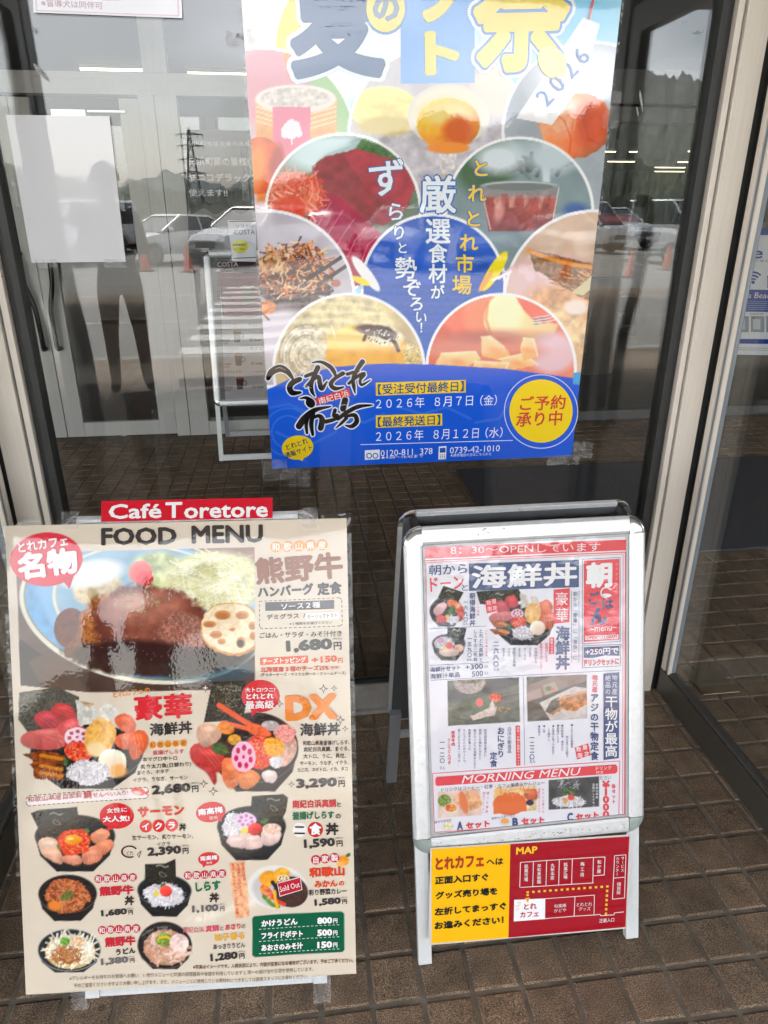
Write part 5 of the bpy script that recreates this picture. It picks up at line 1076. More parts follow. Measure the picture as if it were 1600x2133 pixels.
T(1154, 1887, 1179, 1885, 7.5, '旬菓庵', W2); T(1154, 1896.5, 1179, 1894.5, 7.5, 'かどや', W2); T(1201, 1884, 1233, 1882, 7.5, 'とれとれ', W2); T(1205, 1893, 1230, 1891.5, 7.5, 'グッズ', W2); T(1248, 1917.5, 1279, 1915, 8, '正面入口', W2, 0.01)
YD = (244, 192, 60)
for k in range(15): x = 1099+k*11.85; y = 1858-k*0.86; PO(q4(x-2.6, y-2, x+2.6, y-2.2, x+2.6, y+2, x-2.6, y+2.2), YD, 1)
for k in range(1, 7): x = 1265-k*0.5; y = 1846+k*9.5; PO(q4(x-2.3, y-2.4, x+2.3, y-2.5, x+2.3, y+2.4, x-2.3, y+2.5), YD, 1)
PO(q4(1096.5, 1862, 1101.5, 1862, 1101.5, 1866, 1096.5, 1866), YD, 1); PO([(1093, 1870), (1104, 1869), (1099, 1880)], (250, 170, 40), 2)
s.finish('lettering')
# ================================================================ summer gift poster behind the pane
YP = YG - 0.003
ps = Sheet((0.36, YP, 0.838), 0.0, 0.0, 'poster', lambda u, v: 0.0006*np.sin(np.asarray(u)*9+1)*np.sin(np.asarray(v)*7))
ps.root = empty('gift_poster', tuple(ps.p)); s = ps
tag(s.root, 'large blue summer gift poster of food photos in overlapping circles, taped to the glass', 'poster')
P = Paint(s, -0.431, 0.002, 0.428, 1.20, 0.0024, (150, 204, 240))
OUT = (236, 240, 246)
def fan(cx, cy, r, base, ring=6):
    P.clip = None; P.ell(cx, cy, r+ring, r+ring, OUT); P.circle_clip(cx, cy, r)
    P.ell(cx, cy, r, r, base, nz=0.08, sc=40)
# sky part and back row
P.ell(700, 60, 300, 160, (236, 240, 244), soft=60); P.ell(620, 60, 40, 90, (246, 214, 90), 15); P.ell(1150, 20, 120, 80, (130, 196, 240), soft=40)
fan(545, 295, 192, (206, 180, 186)); P.poly([(640, 150), (760, 150), (760, 330), (660, 330)], (150, 190, 130), soft=20); P.ell(560, 180, 80, 90, (214, 150, 160), soft=30); P.poly([(590, 110), (612, 108), (640, 150), (600, 160)], (226, 150, 70))
P.poly([(532, 205), (702, 205), (700, 420), (536, 420)], (232, 178, 120), soft=6, nz=0.12, sc=16, col2=(226, 120, 30)); P.ell(616, 206, 84, 30, (224, 214, 204)); P.ell(616, 204, 72, 22, (206, 196, 186), nz=0.2)
for k in range(4): P.line([(534, 222+k*10), (616, 246+k*10), (700, 222+k*10)], 2.2, (240, 232, 222), 0.7)
P.poly([(568, 223), (647, 223), (646, 356), (570, 356)], (216, 110, 136)); P.ell(608, 268, 20, 20, (238, 214, 220), rough=0.3); P.ell(594, 280, 8, 8, (238, 220, 226)); P.ell(622, 278, 8, 8, (238, 220, 226)); P.line([(608, 280), (608, 300)], 3, (238, 220, 226)); P.ell(540, 345, 50, 60, (206, 76, 20), 8, nz=0.2, sc=16); P.ell(534, 345, 20, 50, (236, 132, 40), 8, soft=14); P.ell(578, 350, 14, 46, (170, 46, 40), 4, soft=8)
fan(915, 285, 186, (196, 192, 196)); P.ell(910, 330, 180, 110, (178, 172, 178), soft=40, nz=0.2, sc=16)
P.ell(800, 225, 72, 46, (240, 214, 130), ball=0.2, nz=0.12, sc=16); P.ell(805, 262, 60, 20, (196, 176, 96), soft=8); P.ell(1050, 190, 70, 50, (236, 206, 190), soft=14)
P.ell(935, 240, 86, 66, (206, 204, 196)); P.ell(935, 238, 80, 58, (222, 214, 190), soft=10); P.ell(934, 258, 66, 54, (228, 140, 24), ball=0.35, nz=0.18, sc=16); P.ell(930, 236, 52, 26, (238, 200, 110), soft=18); P.ell(955, 272, 32, 30, (200, 84, 12), soft=18); P.ell(934, 308, 44, 12, (224, 132, 40)); P.poly([(914, 320), (952, 320), (944, 372), (920, 372)], (196, 190, 190), nz=0.25, sc=7); P.ell(932, 372, 34, 10, (180, 164, 140))
fan(1235, 275, 184, (150, 158, 166)); P.ell(1230, 160, 120, 70, (206, 212, 220), soft=40)
P.ell(1202, 262, 76, 66, (222, 106, 56), -20, rough=0.05, nz=0.12, sc=40, ball=0.5); P.ell(1170, 244, 46, 40, (236, 150, 112), -20, soft=24, nz=0.2); P.ell(1232, 262, 34, 44, (190, 66, 24), 10, soft=22, nz=0.1, sc=40)
P.line([(1150, 230), (1176, 252), (1190, 290), (1186, 318)], 3, (176, 66, 30), 0.6, soft=3); P.line([(1232, 212), (1216, 250), (1226, 290), (1250, 300)], 4, (160, 52, 20), 0.6, soft=4); P.line([(1190, 206), (1200, 240), (1196, 270)], 3, (246, 176, 140), 0.5, soft=3); P.ell(1180, 222, 26, 12, (250, 206, 180), -30, soft=12, a=0.8)
P.clip = None
P.poly([(1075, 246), (1160, 120), (1215, 36), (1250, 50), (1215, 170), (1150, 260)], (232, 236, 240))
# second row
fan(715, 440, 158, (92, 108, 86)); P.ell(700, 320, 120, 40, (170, 196, 196), soft=24); P.poly([(760, 280), (880, 320), (880, 370), (740, 310)], (76, 120, 62), soft=4); P.leaf(780, 320, 60, 30)
P.poly([(650, 345), (676, 326), (745, 310), (830, 336), (872, 372), (850, 432), (800, 470), (660, 440)], (140, 44, 54), nz=0.2, sc=16, rough=3); P.poly([(745, 310), (830, 336), (872, 372), (842, 440), (770, 400), (720, 330)], (160, 46, 60), nz=0.15, sc=16)
P.poly([(628, 478), (668, 402), (700, 404), (820, 508), (742, 600), (700, 560)], (158, 18, 62), nz=0.14, sc=16, rough=2)
for k in range(6): P.line([(640+k*28, 500+k*12), (662+k*26, 470+k*10), (690+k*24, 420+k*18)], 1.8, (222, 140, 160), 0.75)
P.ell(612, 405, 60, 46, (200, 84, 50), soft=10, nz=0.2); P.scat(612, 405, 56, 46, 120, 50, 3.2, [(232, 130, 104), (214, 90, 60), (190, 50, 26), (240, 160, 140)], curl=1.4); P.ell(606, 430, 34, 20, (206, 54, 16), soft=12)
fan(1082, 440, 150, (118, 136, 140)); P.poly([(960, 290), (1240, 290), (1240, 345), (960, 345)], (150, 166, 172), soft=20); P.ell(1010, 350, 60, 60, (60, 90, 60), soft=30); P.scat(1090, 345, 110, 14, 40, 26, 8, [(70, 80, 78), (100, 116, 116)]); P.poly([(1130, 300), (1146, 300), (1146, 400), (1130, 400)], (190, 200, 204), soft=6)
P.ell(1040, 330, 50, 30, (196, 206, 210), soft=24); P.ell(1150, 330, 50, 30, (176, 190, 196), soft=24)
P.poly([(1000, 388), (1166, 388), (1150, 480), (1020, 480)], (136, 132, 132), nz=0.15, sc=16, col2=(150, 92, 88)); P.poly([(1006, 412), (1160, 412), (1150, 482), (1018, 482)], (170, 78, 70), nz=0.3, sc=16, col2=(120, 44, 44), a=0.85)
for k in range(9): P.poly([(1012+k*16, 410+6*math.sin(k*2.3)), (1028+k*15, 406+5*math.cos(k)), (1030+k*14, 430+8*math.sin(k)), (1016+k*15, 434)], (214, 160, 150) if k % 2 else (150, 60, 56), a=0.55, nz=0.3, sc=7, soft=3)
P.ell(1083, 388, 83, 12, (120, 124, 124)); P.ell(1083, 387, 79, 10, (168, 176, 178)); P.ell(1083, 389, 74, 8, (104, 110, 110)); P.line([(1002, 392), (1022, 478)], 2.4, (206, 212, 214), 0.8); P.line([(1164, 392), (1148, 478)], 2.4, (206, 212, 214), 0.8); P.ell(1040, 440, 10, 24, (226, 170, 160), 10, soft=8, a=0.6); P.ell(1200, 440, 26, 18, (60, 90, 150), soft=14)
# third row
fan(555, 622, 180, (176, 170, 178)); P.ell(600, 590, 86, 60, (70, 36, 26), 20, rough=0.3, nz=0.5, sc=7); P.ell(600, 620, 46, 56, (44, 22, 22), 10, rough=0.3, nz=0.4, sc=7, soft=8); P.scat(610, 560, 80, 56, 220, 28, 3.2, [(176, 76, 26), (120, 46, 18), (212, 130, 60), (60, 30, 24), (230, 190, 140)], curl=0.9); P.scat(566, 545, 46, 20, 40, 16, 5, [(206, 168, 120), (170, 110, 60)])
P.ell(590, 690, 70, 50, (206, 196, 206), soft=30); P.line([(640, 582), (720, 530)], 8, (44, 32, 30)); P.line([(664, 592), (730, 548)], 8, (52, 36, 32)); P.ell(700, 590, 10, 8, (150, 70, 40)); P.ell(556, 640, 20, 14, (206, 120, 50), nz=0.4); P.line([(544, 650), (560, 666)], 4, (130, 76, 40))
fan(1240, 628, 186, (196, 166, 140)); P.ell(1150, 590, 100, 60, (210, 176, 176), soft=30); P.ell(1170, 650, 90, 60, (206, 150, 104), soft=30, nz=0.3, sc=16)
for k in range(9): P.ell(1090+k*14, 560+14*math.sin(k*2.1)+k*3, 11, 11, (226, 196, 200), soft=5, a=0.6)
P.poly([(1100, 520), (1150, 528), (1260, 556), (1260, 640), (1200, 612), (1112, 560)], (132, 92, 58), nz=0.4, sc=7, rough=4); P.line([(1100, 522), (1150, 540), (1180, 548), (1250, 560)], 8, (222, 136, 30), 0.9); P.scat(1200, 585, 50, 24, 50, 24, 2.4, [(222, 170, 120), (180, 120, 80), (110, 70, 44)], ang=20, spread=25); P.poly([(1190, 610), (1236, 572), (1246, 590), (1214, 616)], (196, 184, 140)); P.ell(1170, 700, 60, 60, (214, 176, 130), soft=30, nz=0.35, sc=16); P.ell(1200, 640, 24, 16, (232, 208, 196), soft=8)
fan(903, 596, 146, (36, 84, 178)); P.clip = None
# blue wedge with seigaiha waves, running down between the lower circles
P.poly([(760, 600), (1046, 600), (985, 690), (900, 790), (880, 790), (820, 680)], (38, 88, 180))
keep = P.noise[40]
for j in range(13):
    for i in range(16):
        cx, cy = 745+i*22+(11 if j % 2 else 0), 560+j*14
        if (cy > 600 and abs(cx-893) > (800-cy)*0.72) or math.hypot(cx-903, cy-596) > 150 and cy < 610: continue
        if cy < 590 and 800 < cx < 1000: continue
        for r in (10, 6.5, 3): P.line([(cx+r*math.cos(t), cy-r*math.sin(t)) for t in np.linspace(0.15, PI-0.15, 7)], 1.3, (28, 62, 140), 0.8)
P.ell(762, 570, 46, 11, (226, 230, 238), 52); P.ell(752, 585, 20, 7, (244, 206, 40), 24); P.ell(1030, 565, 48, 13, (246, 206, 30), -58); P.ell(1012, 585, 26, 6, (236, 160, 60), -58); P.line([(1070, 555), (1040, 580)], 6, (232, 180, 190)); P.line([(1064, 566), (1026, 584)], 5, (236, 236, 240))
# fourth row
fan(727, 770, 154, (190, 168, 128)); P.ell(700, 660, 130, 50, (206, 190, 140), soft=20, nz=0.25, sc=16); P.ell(640, 740, 56, 66, (196, 184, 158), nz=0.3, sc=7); P.ring = None
for k in range(5): P.line([(640+(58-k*10)*math.cos(t), 742+(66-k*11)*math.sin(t)) for t in np.linspace(PI*0.5, PI*1.6, 24)], 2.4, (232, 222, 196) if k % 2 else (150, 128, 90), 0.8)
P.ell(765, 728, 84, 52, (222, 160, 58), 3, ball=0.3, nz=0.12, sc=16); P.poly([(681, 728), (850, 728), (860, 790), (670, 790)], (226, 164, 66), nz=0.1, sc=16); P.ell(740, 706, 60, 20, (238, 196, 110), soft=16); P.ell(800, 700, 40, 20, (232, 214, 180), 10, soft=6, nz=0.3, sc=3); P.ell(782, 688, 44, 12, (74, 40, 30), 6, rough=0.18, soft=4); P.ell(806, 694, 22, 13, (48, 28, 28), 20, rough=0.2, soft=3); P.line([(812, 700), (824, 716), (830, 730)], 8, (60, 34, 30), soft=3); P.line([(764, 694), (758, 708)], 7, (84, 46, 30), soft=3); P.dots(790, 700, 40, 16, 50, 1.6, [(240, 232, 220), (60, 40, 44)]); P.line([(690, 678), (700, 706)], 2, (240, 230, 200)); P.ell(860, 740, 20, 26, (206, 180, 120), soft=10, nz=0.4, sc=3)
fan(1044, 768, 152, (218, 120, 96)); P.ell(950, 668, 78, 66, (222, 100, 70), ball=0.25, nz=0.08, sc=40, soft=4); P.ell(1000, 650, 34, 52, (232, 130, 90), 10, soft=14, a=0.8); P.ell(912, 720, 34, 50, (206, 84, 60), soft=10)
P.ell(1086, 664, 78, 64, (238, 200, 140), ball=0.2, nz=0.06, sc=40, soft=3); P.ell(1056, 650, 34, 46, (246, 224, 176), soft=16); P.poly([(1070, 612), (1140, 636), (1170, 676), (1112, 668), (1088, 642)], (224, 92, 70), rough=2, soft=3); P.line([(1016, 630), (1012, 664), (1024, 704)], 6, (214, 116, 80), 0.8, soft=5)
P.ell(1150, 735, 50, 42, (214, 176, 184), soft=16); P.ell(1000, 730, 120, 34, (206, 116, 96), soft=18); P.ell(1030, 700, 90, 14, (150, 70, 60), soft=14, a=0.5)
for pts in ([(1002, 702), (1022, 700), (1050, 722), (1066, 744), (1040, 750), (1004, 742)], [(920, 736), (990, 732), (1000, 748), (960, 772), (900, 770)], [(1040, 748), (1092, 736), (1120, 760), (1060, 772)], [(1090, 704), (1112, 706), (1120, 742), (1092, 752), (1084, 726)], [(990, 752), (1060, 756), (1050, 776), (980, 774)]):
    P.poly(pts, (244, 206, 154), nz=0.08, sc=16, rough=2, soft=2.5, col2=(232, 160, 100)); q_ = np.array(pts, float); P.line([q_[0], q_[1], q_[2]], 3, (250, 226, 190), 0.7, soft=2.5); P.ell(q_[:, 0].mean(), q_[:, 1].mean()+3, 14, 6, (226, 136, 84), 10, soft=7, a=0.6)
for k in range(3): P.line([(1112, 662+k*6), (1140, 658+k*6), (1164, 648+k*8)], 2.4, (196, 196, 204)); P.line([(1112, 664+k*6), (1140, 660+k*6)], 1, (90, 80, 84))
P.clip = None
# bottom wave
P.poly([(480, 850), (556, 812), (620, 782), (700, 764), (800, 757), (900, 759), (1050, 768), (1230, 792), (1260, 1010), (480, 1010)], (22, 80, 196)); P.poly([(1194, 776), (1230, 774), (1230, 806), (1194, 800)], (60, 150, 200))
for pts in ([(560, 850), (600, 842), (640, 858), (690, 850)], [(700, 870), (760, 880), (800, 862)], [(830, 848), (880, 862), (930, 848), (980, 872)], [(575, 900), (640, 930), (700, 900)], [(990, 880), (1040, 872), (1060, 840)]): P.line(pts, 5, (60, 112, 204), 0.6, soft=3)
for cx, cy, r in ((600, 900, 50), (600, 900, 34), (960, 90, 40), (960, 90, 60), (900, 140, 34)): P.line([(cx+r*math.cos(t), cy+r*math.sin(t)) for t in np.linspace(0, 2*PI, 20)], 2.4, (76, 128, 212) if cy > 500 else (150, 190, 236), 0.6)
P.build('printed_sheet', s.root)
T, C, V, PO, LN, E = s.T, s.C, s.V, s.poly, s.line, s.ell
NAVY, YE, WB = (88, 112, 148), (246, 222, 104), (232, 238, 246)
PO([(834, -200), (988, -200), (989, 172), (835, 174)], (126, 176, 236), 0)
def big(x0, y0, x1, y1, h, ch, col, edges):
    for k, (g, c) in enumerate(edges): T(x0-g*0.7, y0, x1+g*0.7, y1, h+g*1.4, ch, c, 0.03+g*0.0019, 1+k)
    T(x0, y0, x1, y1, h, ch, col, 0.03, 1+len(edges))
big(597, 20, 800, 18, 300, '夏', NAVY, [(14, WB)])
E(803, 18, 45, 54, (110, 156, 214), 2); E(803, 18, 40, 49, YE, 3); T(776, 18, 832, 17, 56, 'の', (130, 150, 170), 0.045, 4)
T(868, -10, 962, -12, 118, 'フ', YE, 0.05, 2); T(884, 112, 957, 110, 92, 'ト', YE, 0.05, 2); T(850, -140, 970, -142, 110, 'ギ', YE, 0.05, 2)
big(985, 12, 1188, 8, 290, '祭', YE, [(18, WB), (8, (104, 150, 216))])
E(1150, 130, 28, 36, (240, 226, 150), 5, rot=-30)
for k, ch in enumerate('2026'): C(1133+k*25.5, 202-k*29, 52, 52, ch, (92, 140, 206), -0.012, 5, rot=47)
LN([(1240, -20), (1226, 40)], 5, (220, 96, 96), 4)
TB = (58, 112, 186)
def oc(x, y, sx, sy, ch, col=WB, edge=TB, b=0.02, g=0.035, rot=0): C(x, y, sx, sy, ch, edge, b+g, 3, rot); C(x, y, sx, sy, ch, col, b, 4, rot)
YT = (240, 200, 40)
for x, y, z, ch in ((1001, 350, 40, 'と'), (993, 403, 40, 'れ'), (986, 455, 40, 'と'), (976, 505, 40, 'れ'), (968, 549, 40, '市'), (962, 593, 42, '場')): oc(x, y, z, z, ch, YT)
for x, y, z, ch in ((912, 405, 78, '厳'), (912, 481, 54, '選'), (912, 528, 40, '食'), (912, 570, 40, '材'), (911, 608, 30, 'が')): oc(x, y, z, z*1.05, ch)
for x, y, z, ch, r in ((806, 370, 82, 'ず', 4), (824, 441, 42, 'ら', 0), (831, 484, 34, 'り', 0), (838, 516, 26, 'と', 0), (845, 558, 48, '勢', 0), (858, 598, 42, 'ぞ', -6), (868, 632, 34, 'ろ', 0), (877, 660, 28, 'い', -10), (884, 682, 26, '！', 0)): oc(x, y, z, z, ch, WB, (60, 104, 180), 0.015, 0.02, r)
YB, NB = (240, 202, 24), (40, 76, 136)
PO([(782.7, 797), (970, 791), (970, 817), (783, 824)], YB, 1); T(787, 811, 966, 804, 22, '【受注受付最終日】', NB, 0.015)
PO([(783, 865), (921, 861), (921, 886), (783, 891)], YB, 1); T(787, 879, 917, 874, 21, '【最終発送日】', NB, 0.015)
T(783, 841, 884, 837, 22, '２０２６年', WB); T(905, 837, 985, 834, 21, '８月７日', WB); T(1000, 834, 1035, 833, 22, '（金）', WB)
T(783, 909, 882, 905, 22, '２０２６年', WB); T(903, 905, 997, 902, 21, '８月１２日', WB); T(1011, 901, 1047, 900, 22, '（水）', WB)
LN([(751, 926), (1068, 917)], 1.2, WB, 1); T(793, 944, 901, 939, 13, '0120-811  378', WB); T(793, 953, 882, 949, 6.5, '★9:00～16:45まで', WB); T(937, 938, 1041, 933, 13, '0739-42-1010', WB); T(938, 948.5, 1023, 945, 6.5, '★携帯電話の方はこちらから', WB)
PO([(760, 938), (791, 936), (791, 956), (760, 958)], WB, 1)
for x in (769, 782): s.ring(x, 949, 4, 6, (40, 80, 160), 2)
PO([(914, 930), (930, 929), (929, 956), (913, 957)], WB, 1); PO([(916, 933), (928, 932), (928, 942), (916, 943)], (40, 84, 176), 2)
for k in range(9): E(918+(k % 3)*4, 947+(k//3)*3.2, 1.2, 1.0, (40, 84, 176), 2)
E(1127, 856, 66, 66, (248, 210, 22), 1); s.ring(1127, 857, 75.5, 77.5, (190, 208, 240), 1); T(1083, 841, 1178, 837, 30, 'ご予約', (206, 66, 52), 0.02); T(1075, 874, 1171, 870, 31, '承り中', (206, 66, 52), 0.02)
E(620, 932, 33, 25, (236, 200, 16), 1, rot=-8); PO([(618, 955), (634, 952), (630, 960)], (236, 200, 16), 1); T(596, 932, 641, 917, 12, 'とれとれ', (24, 60, 90), 0.02); T(594, 949, 650, 931, 12, '通販サイト', (24, 60, 90), 0.02)
# brush-written market logo
def B(x): return [(560+a/6.667, 740+b/6.667) for a, b in x]
BR = [([(-10, 320), (40, 230), (150, 180), (250, 220), (310, 290), (345, 350)], (9, 14, 16, 12, 8, 3)), ([(430, 330), (330, 380), (290, 450), (330, 520), (440, 515)], (10, 12, 12, 12, 5)), ([(680, 170), (630, 280), (590, 400), (600, 500), (640, 570)], (11, 10, 9, 8, 2)), ([(510, 290), (600, 255), (660, 240)], (7, 8, 4)), ([(520, 430), (620, 330), (690, 300), (710, 400), (740, 460), (810, 360)], (6, 8, 9, 10, 10, 2)), ([(600, 100), (720, 90), (840, 150), (900, 220), (930, 290)], (2, 6, 9, 9, 5)), ([(1030, 250), (920, 320), (860, 400), (920, 460), (1040, 440)], (9, 8, 9, 9, 3)), ([(1300, 90), (1220, 210), (1170, 330), (1180, 430), (1200, 530)], (11, 9, 8, 8, 2)), ([(1090, 260), (1170, 235), (1250, 220)], (7, 7, 3)), ([(1110, 390), (1220, 300), (1320, 260), (1270, 340), (1290, 410), (1410, 340)], (6, 7, 10, 6, 6, 2)),
      ([(430, 600), (520, 590), (580, 640)], (2, 7, 14)), ([(570, 650), (585, 670)], (18, 18)), ([(420, 980), (500, 870), (640, 760), (860, 710)], (14, 14, 10, 3)), ([(560, 830), (520, 950), (530, 1080)], (7, 8, 5)), ([(620, 800), (590, 950), (610, 1100)], (8, 10, 6)), ([(590, 880), (690, 840), (740, 890), (720, 1010)], (5, 8, 12, 12)), ([(920, 760), (900, 840), (950, 830)], (8, 7, 7)), ([(790, 920), (880, 900), (960, 870)], (9, 8, 6)), ([(1060, 620), (1030, 740)], (13, 13)), ([(960, 880), (1100, 780), (1250, 710), (1440, 690)], (8, 9, 9, 2)), ([(1060, 850), (1190, 830), (1220, 920), (1150, 985), (1060, 970)], (5, 9, 10, 9, 2)), ([(1080, 870), (1000, 950), (930, 1010)], (7, 6, 2))]
for pts, wd in BR: s.brush(B(pts), wd, (226, 230, 236), 1, grow=2.6)
for pts, wd in BR: s.brush(B(pts), wd, (24, 22, 24), 3)
for a, b, r in ((150, 176, 1), (520, 430, 1), (1050, 690, 1)): s.brush(B([(a-60, b+14), (a, b-6), (a+80, b+26)]), (0.6, 0.9, 0.5), (216, 220, 226), 4)
PO(B([(650, 590), (1110, 455), (1140, 560), (670, 685)]), (214, 58, 58), 4); T(664, 836, 726, 818, 14, '南紀白浜', WHITE, 0.0, 5)
s.finish('lettering')
g = MB(); n1, n2 = 24, 30
for j in range(n2):
    for i in range(n1): g.v.append(tuple(s.L(-0.438+0.873*i/(n1-1), -0.006+1.21*j/(n2-1), -0.0008)))
for j in range(n2-1):
    for i in range(n1-1): g.f.append((j*n1+i, j*n1+i+1, (j+1)*n1+i+1, (j+1)*n1+i)); g.m.append(0)
link('laminate_margin', g, FILM, s.root, smooth=True)
for k, (x0, y0, x1, y1) in enumerate(((545, 958, 600, 1000), (598, 975, 646, 1012), (1140, 948, 1206, 966), (1194, 920, 1232, 952), (498, 300, 520, 420), (470, 62, 540, 96), (1262, 190, 1286, 268))):
    tape(s, x0, y0, x1, y1, s.root, 0.010, 0.0015, seed=20+k)

# ---------------------------------------------------------------- other papers on or behind the glass
def paper_sheet(name, label, quad, Y, kind, col, cat='notice'):
    sh = Sheet((0, Y, 0), 0.0, 0.0, kind); c = np.array([sh.uv(*q) for q in quad]); base = c.mean(0)
    sh.p = np.array([base[0], Y, c[:, 1].min()]); sh.root = empty(name, tuple(sh.p)); tag(sh.root, label, cat); sh.poly(quad, col, 0, 'paper'); return sh
a4 = paper_sheet('blank_notice', 'blank white A4 sheet taped to the glass at left, turned away', [(12, 239), (228, 242), (262, 545), (66, 547)], YP, 'flat', (232, 232, 236)); a4.finish('paper')
for k, (x0, y0, x1, y1) in enumerate(((72, 540, 122, 558), (216, 540, 262, 558), (240, 380, 262, 440), (20, 366, 42, 430))): tape(a4, x0, y0, x1, y1, a4.root, 0.004, 0.0015, seed=50+k)
gd = paper_sheet('entrance_notice', 'white notice with a pink border at the top left of the glass', [(58, -170), (372, -165), (380, 38), (70, 26)], YP, 'poster', (226, 224, 230))
gd.line([(70, -160), (76, 22), (372, 33), (366, -160)], 3, (214, 186, 194), 1); gd.T(86, 6, 214, 12, 15, '※盲導犬は同伴可', (196, 160, 170), 0.02, 2); gd.T(120, -40, 330, -36, 30, 'ペット入店', (206, 150, 160), 0.03, 2); gd.ell(232, -6, 40, 7, (224, 150, 156), 1); gd.finish('paper')
tg = paper_sheet('price_tag', 'small grey laminated card with a yellow disc beside the poster edge', [(474, 458), (534, 460), (534, 545), (484, 544)], YG-0.006, 'flat', (176, 180, 184))
tg.line([(478, 461), (534, 461)], 1.8, (40, 42, 44), 1); tg.line([(486, 538), (534, 536)], 1.8, (40, 42, 44), 1); tg.T(491, 471, 530, 470, 7, 'ソフトク', (60, 62, 64), 0.0); tg.T(488, 484, 531, 483, 10, 'COSTA', (50, 52, 54), 0.0); tg.ell(500, 513, 18, 14, (176, 178, 60), 1); tg.T(485, 510, 512, 509, 4.5, '本格珈琲の', (40, 40, 30), 0.02); tg.T(488, 519, 511, 518, 4.5, 'おともに', (40, 40, 30)); tg.finish('paper')
wf = paper_sheet('wifi_poster', 'blue and white free Wi-Fi poster hung behind the right glass door', [(1500, 476), (1720, 480), (1720, 742), (1500, 738)], YI-0.07, 'matte', (236, 238, 240), 'poster'); s = wf
WBL = (4, 58, 150)
s.poly([(1500, 474), (1720, 478), (1720, 492), (1500, 488)], WBL, 1); s.T(1498, 526, 1720, 527, 24, 'Free Wi-Fi', WBL, 0.02); s.T(1552, 543, 1690, 544, 5, '無料で使えるネットワークです', (80, 90, 110))
for r0, r1 in ((19, 23), (12, 16), (5.5, 9)): s.ring(1569, 588, r0, r1, WBL, 1, a0=222, a1=318)
s.ell(1569, 588, 3.6, 3.6, WBL, 1); s.poly([(1598, 574), (1612, 574), (1612, 600), (1598, 600)], (90, 100, 112), 1); s.poly([(1599.5, 577), (1610.5, 577), (1610.5, 596), (1599.5, 596)], (226, 228, 230), 2)
s.poly([(1500, 602), (1720, 606), (1720, 652), (1500, 648)], WBL, 1); s.T(1490, 614, 1660, 616, 12, 'Shirahama Beach Wi-Fi', WHITE, 0.0)
for k in range(5): s.line([(1542, 628+k*4), (1640+10*(k % 2), 629+k*4)], 1.0, (150, 184, 226), 2)
s.T(1562, 654, 1590, 654, 5, '利用手順', (60, 60, 70)); 
for k in range(4):
    x = 1532+k*32; s.poly([(x, 658), (x+28, 658.5), (x+28, 692), (x, 691.5)], (150, 156, 164), 1); s.poly([(x+5, 664), (x+20, 664.5), (x+20, 686), (x+5, 685.5)], (206, 210, 214), 2); s.ell(x+6, 662, 2.4, 2.4, (90, 100, 112), 3, n=12)
s.poly([(1500, 705), (1720, 708), (1720, 718), (1500, 715)], WBL, 1); s.line([(1524, 724), (1640, 726)], 0.9, (120, 124, 132), 1); s.line([(1524, 728), (1620, 730)], 0.9, (120, 124, 132), 1)
s.finish('paper')
# dark wavy sign board in the vestibule door wall
sg = Sheet((-0.4, YI-0.075, 1.3), 0, 0, 'matte'); sg.root = empty('shop_sign', tuple(sg.p)); tag(sg.root, 'dark grey wavy edged sign with white Japanese lines, behind the glass', 'sign'); s = sg
s.poly([(388, 270), (620, 274), (620, 560), (394, 560)], (120, 120, 117), 0, 'paper')
top = [(388, 270), (620, 274), (620, 436)]; wave = [(620-k*6, 440+6*math.sin(k*0.72)) for k in range(1, 38)]
s.poly(top+wave+[(394, 430)], (26, 28, 36), 1, 'paper')
TXT = (250, 250, 248)
s.T(392, 298, 560, 301, 9, '白浜町生活支援商品券加盟店', TXT, 0.0); s.T(394, 335, 518, 337, 17, '白浜町民の皆様!', TXT, 0.02); s.T(391, 369, 560, 371, 17, 'ヤニコデラックスが', TXT, 0.02); s.T(393, 401, 474, 402, 16, '使えます!!', TXT, 0.02); s.T(414, 476, 476, 477, 18, 'Yanico', (96, 100, 100), 0.02)
s.finish('paper')

# coffee A-board inside
cb, FC = board('menu_board', (-0.185, 4.40, 0), math.radians(0), math.radians(10), 0.64, 0.36, 1.29, 0.6, math.radians(12), bottom_bar=True, corner_low=CHROME)
tag(cb, 'white A-board with a coffee menu, standing inside the vestibule behind the poster', 'sign board')
cs = Sheet((-0.185, 4.407, 0), math.radians(10), 0.0, 'matte'); cs.root = empty('coffee_poster', tuple(cs.p)); tag(cs.root, 'maroon and grey coffee price poster framed in the inner A-board', 'poster'); s = cs
s.poly([(456, 545), (660, 541), (664, 836), (470, 842)], (176, 172, 172), -0.8, 'paper'); s.poly([(456, 545), (660, 541), (661, 565), (500, 568), (457, 566)], (58, 22, 32), 0, 'paper'); s.poly([(457, 566), (500, 569), (560, 560), (661, 558), (661, 650), (570, 652), (520, 662), (464, 660)], (118, 44, 54), 0, 'paper')
s.T(456, 541, 505, 540, 4, "WE'RE SERVING", (200, 190, 190)); s.T(453, 551, 496, 550, 10, 'COSTA', (226, 220, 220), 0.02); s.T(463, 561, 487, 560.5, 4, 'COFFEE', (226, 220, 220)); s.T(447+6, 587, 500, 586, 8, 'フラットホワイト', (80, 40, 46)); s.T(453, 594, 474, 594, 4, 'Flat White', (80, 40, 46)); s.T(453, 609, 487, 609, 8, '回 ¥580', (80, 40, 46)); s.T(453, 619, 486, 619, 7, '回 ¥530', (80, 40, 46))
s.poly([(501, 598), (532, 597), (530, 618), (524, 630), (508, 630), (502, 618)], (96, 60, 34), 1, 'paper'); s.ell(516, 598, 15, 5, (150, 104, 70), 2, 'paper'); s.ell(516, 597, 10, 3, (206, 180, 160), 3, 'paper')
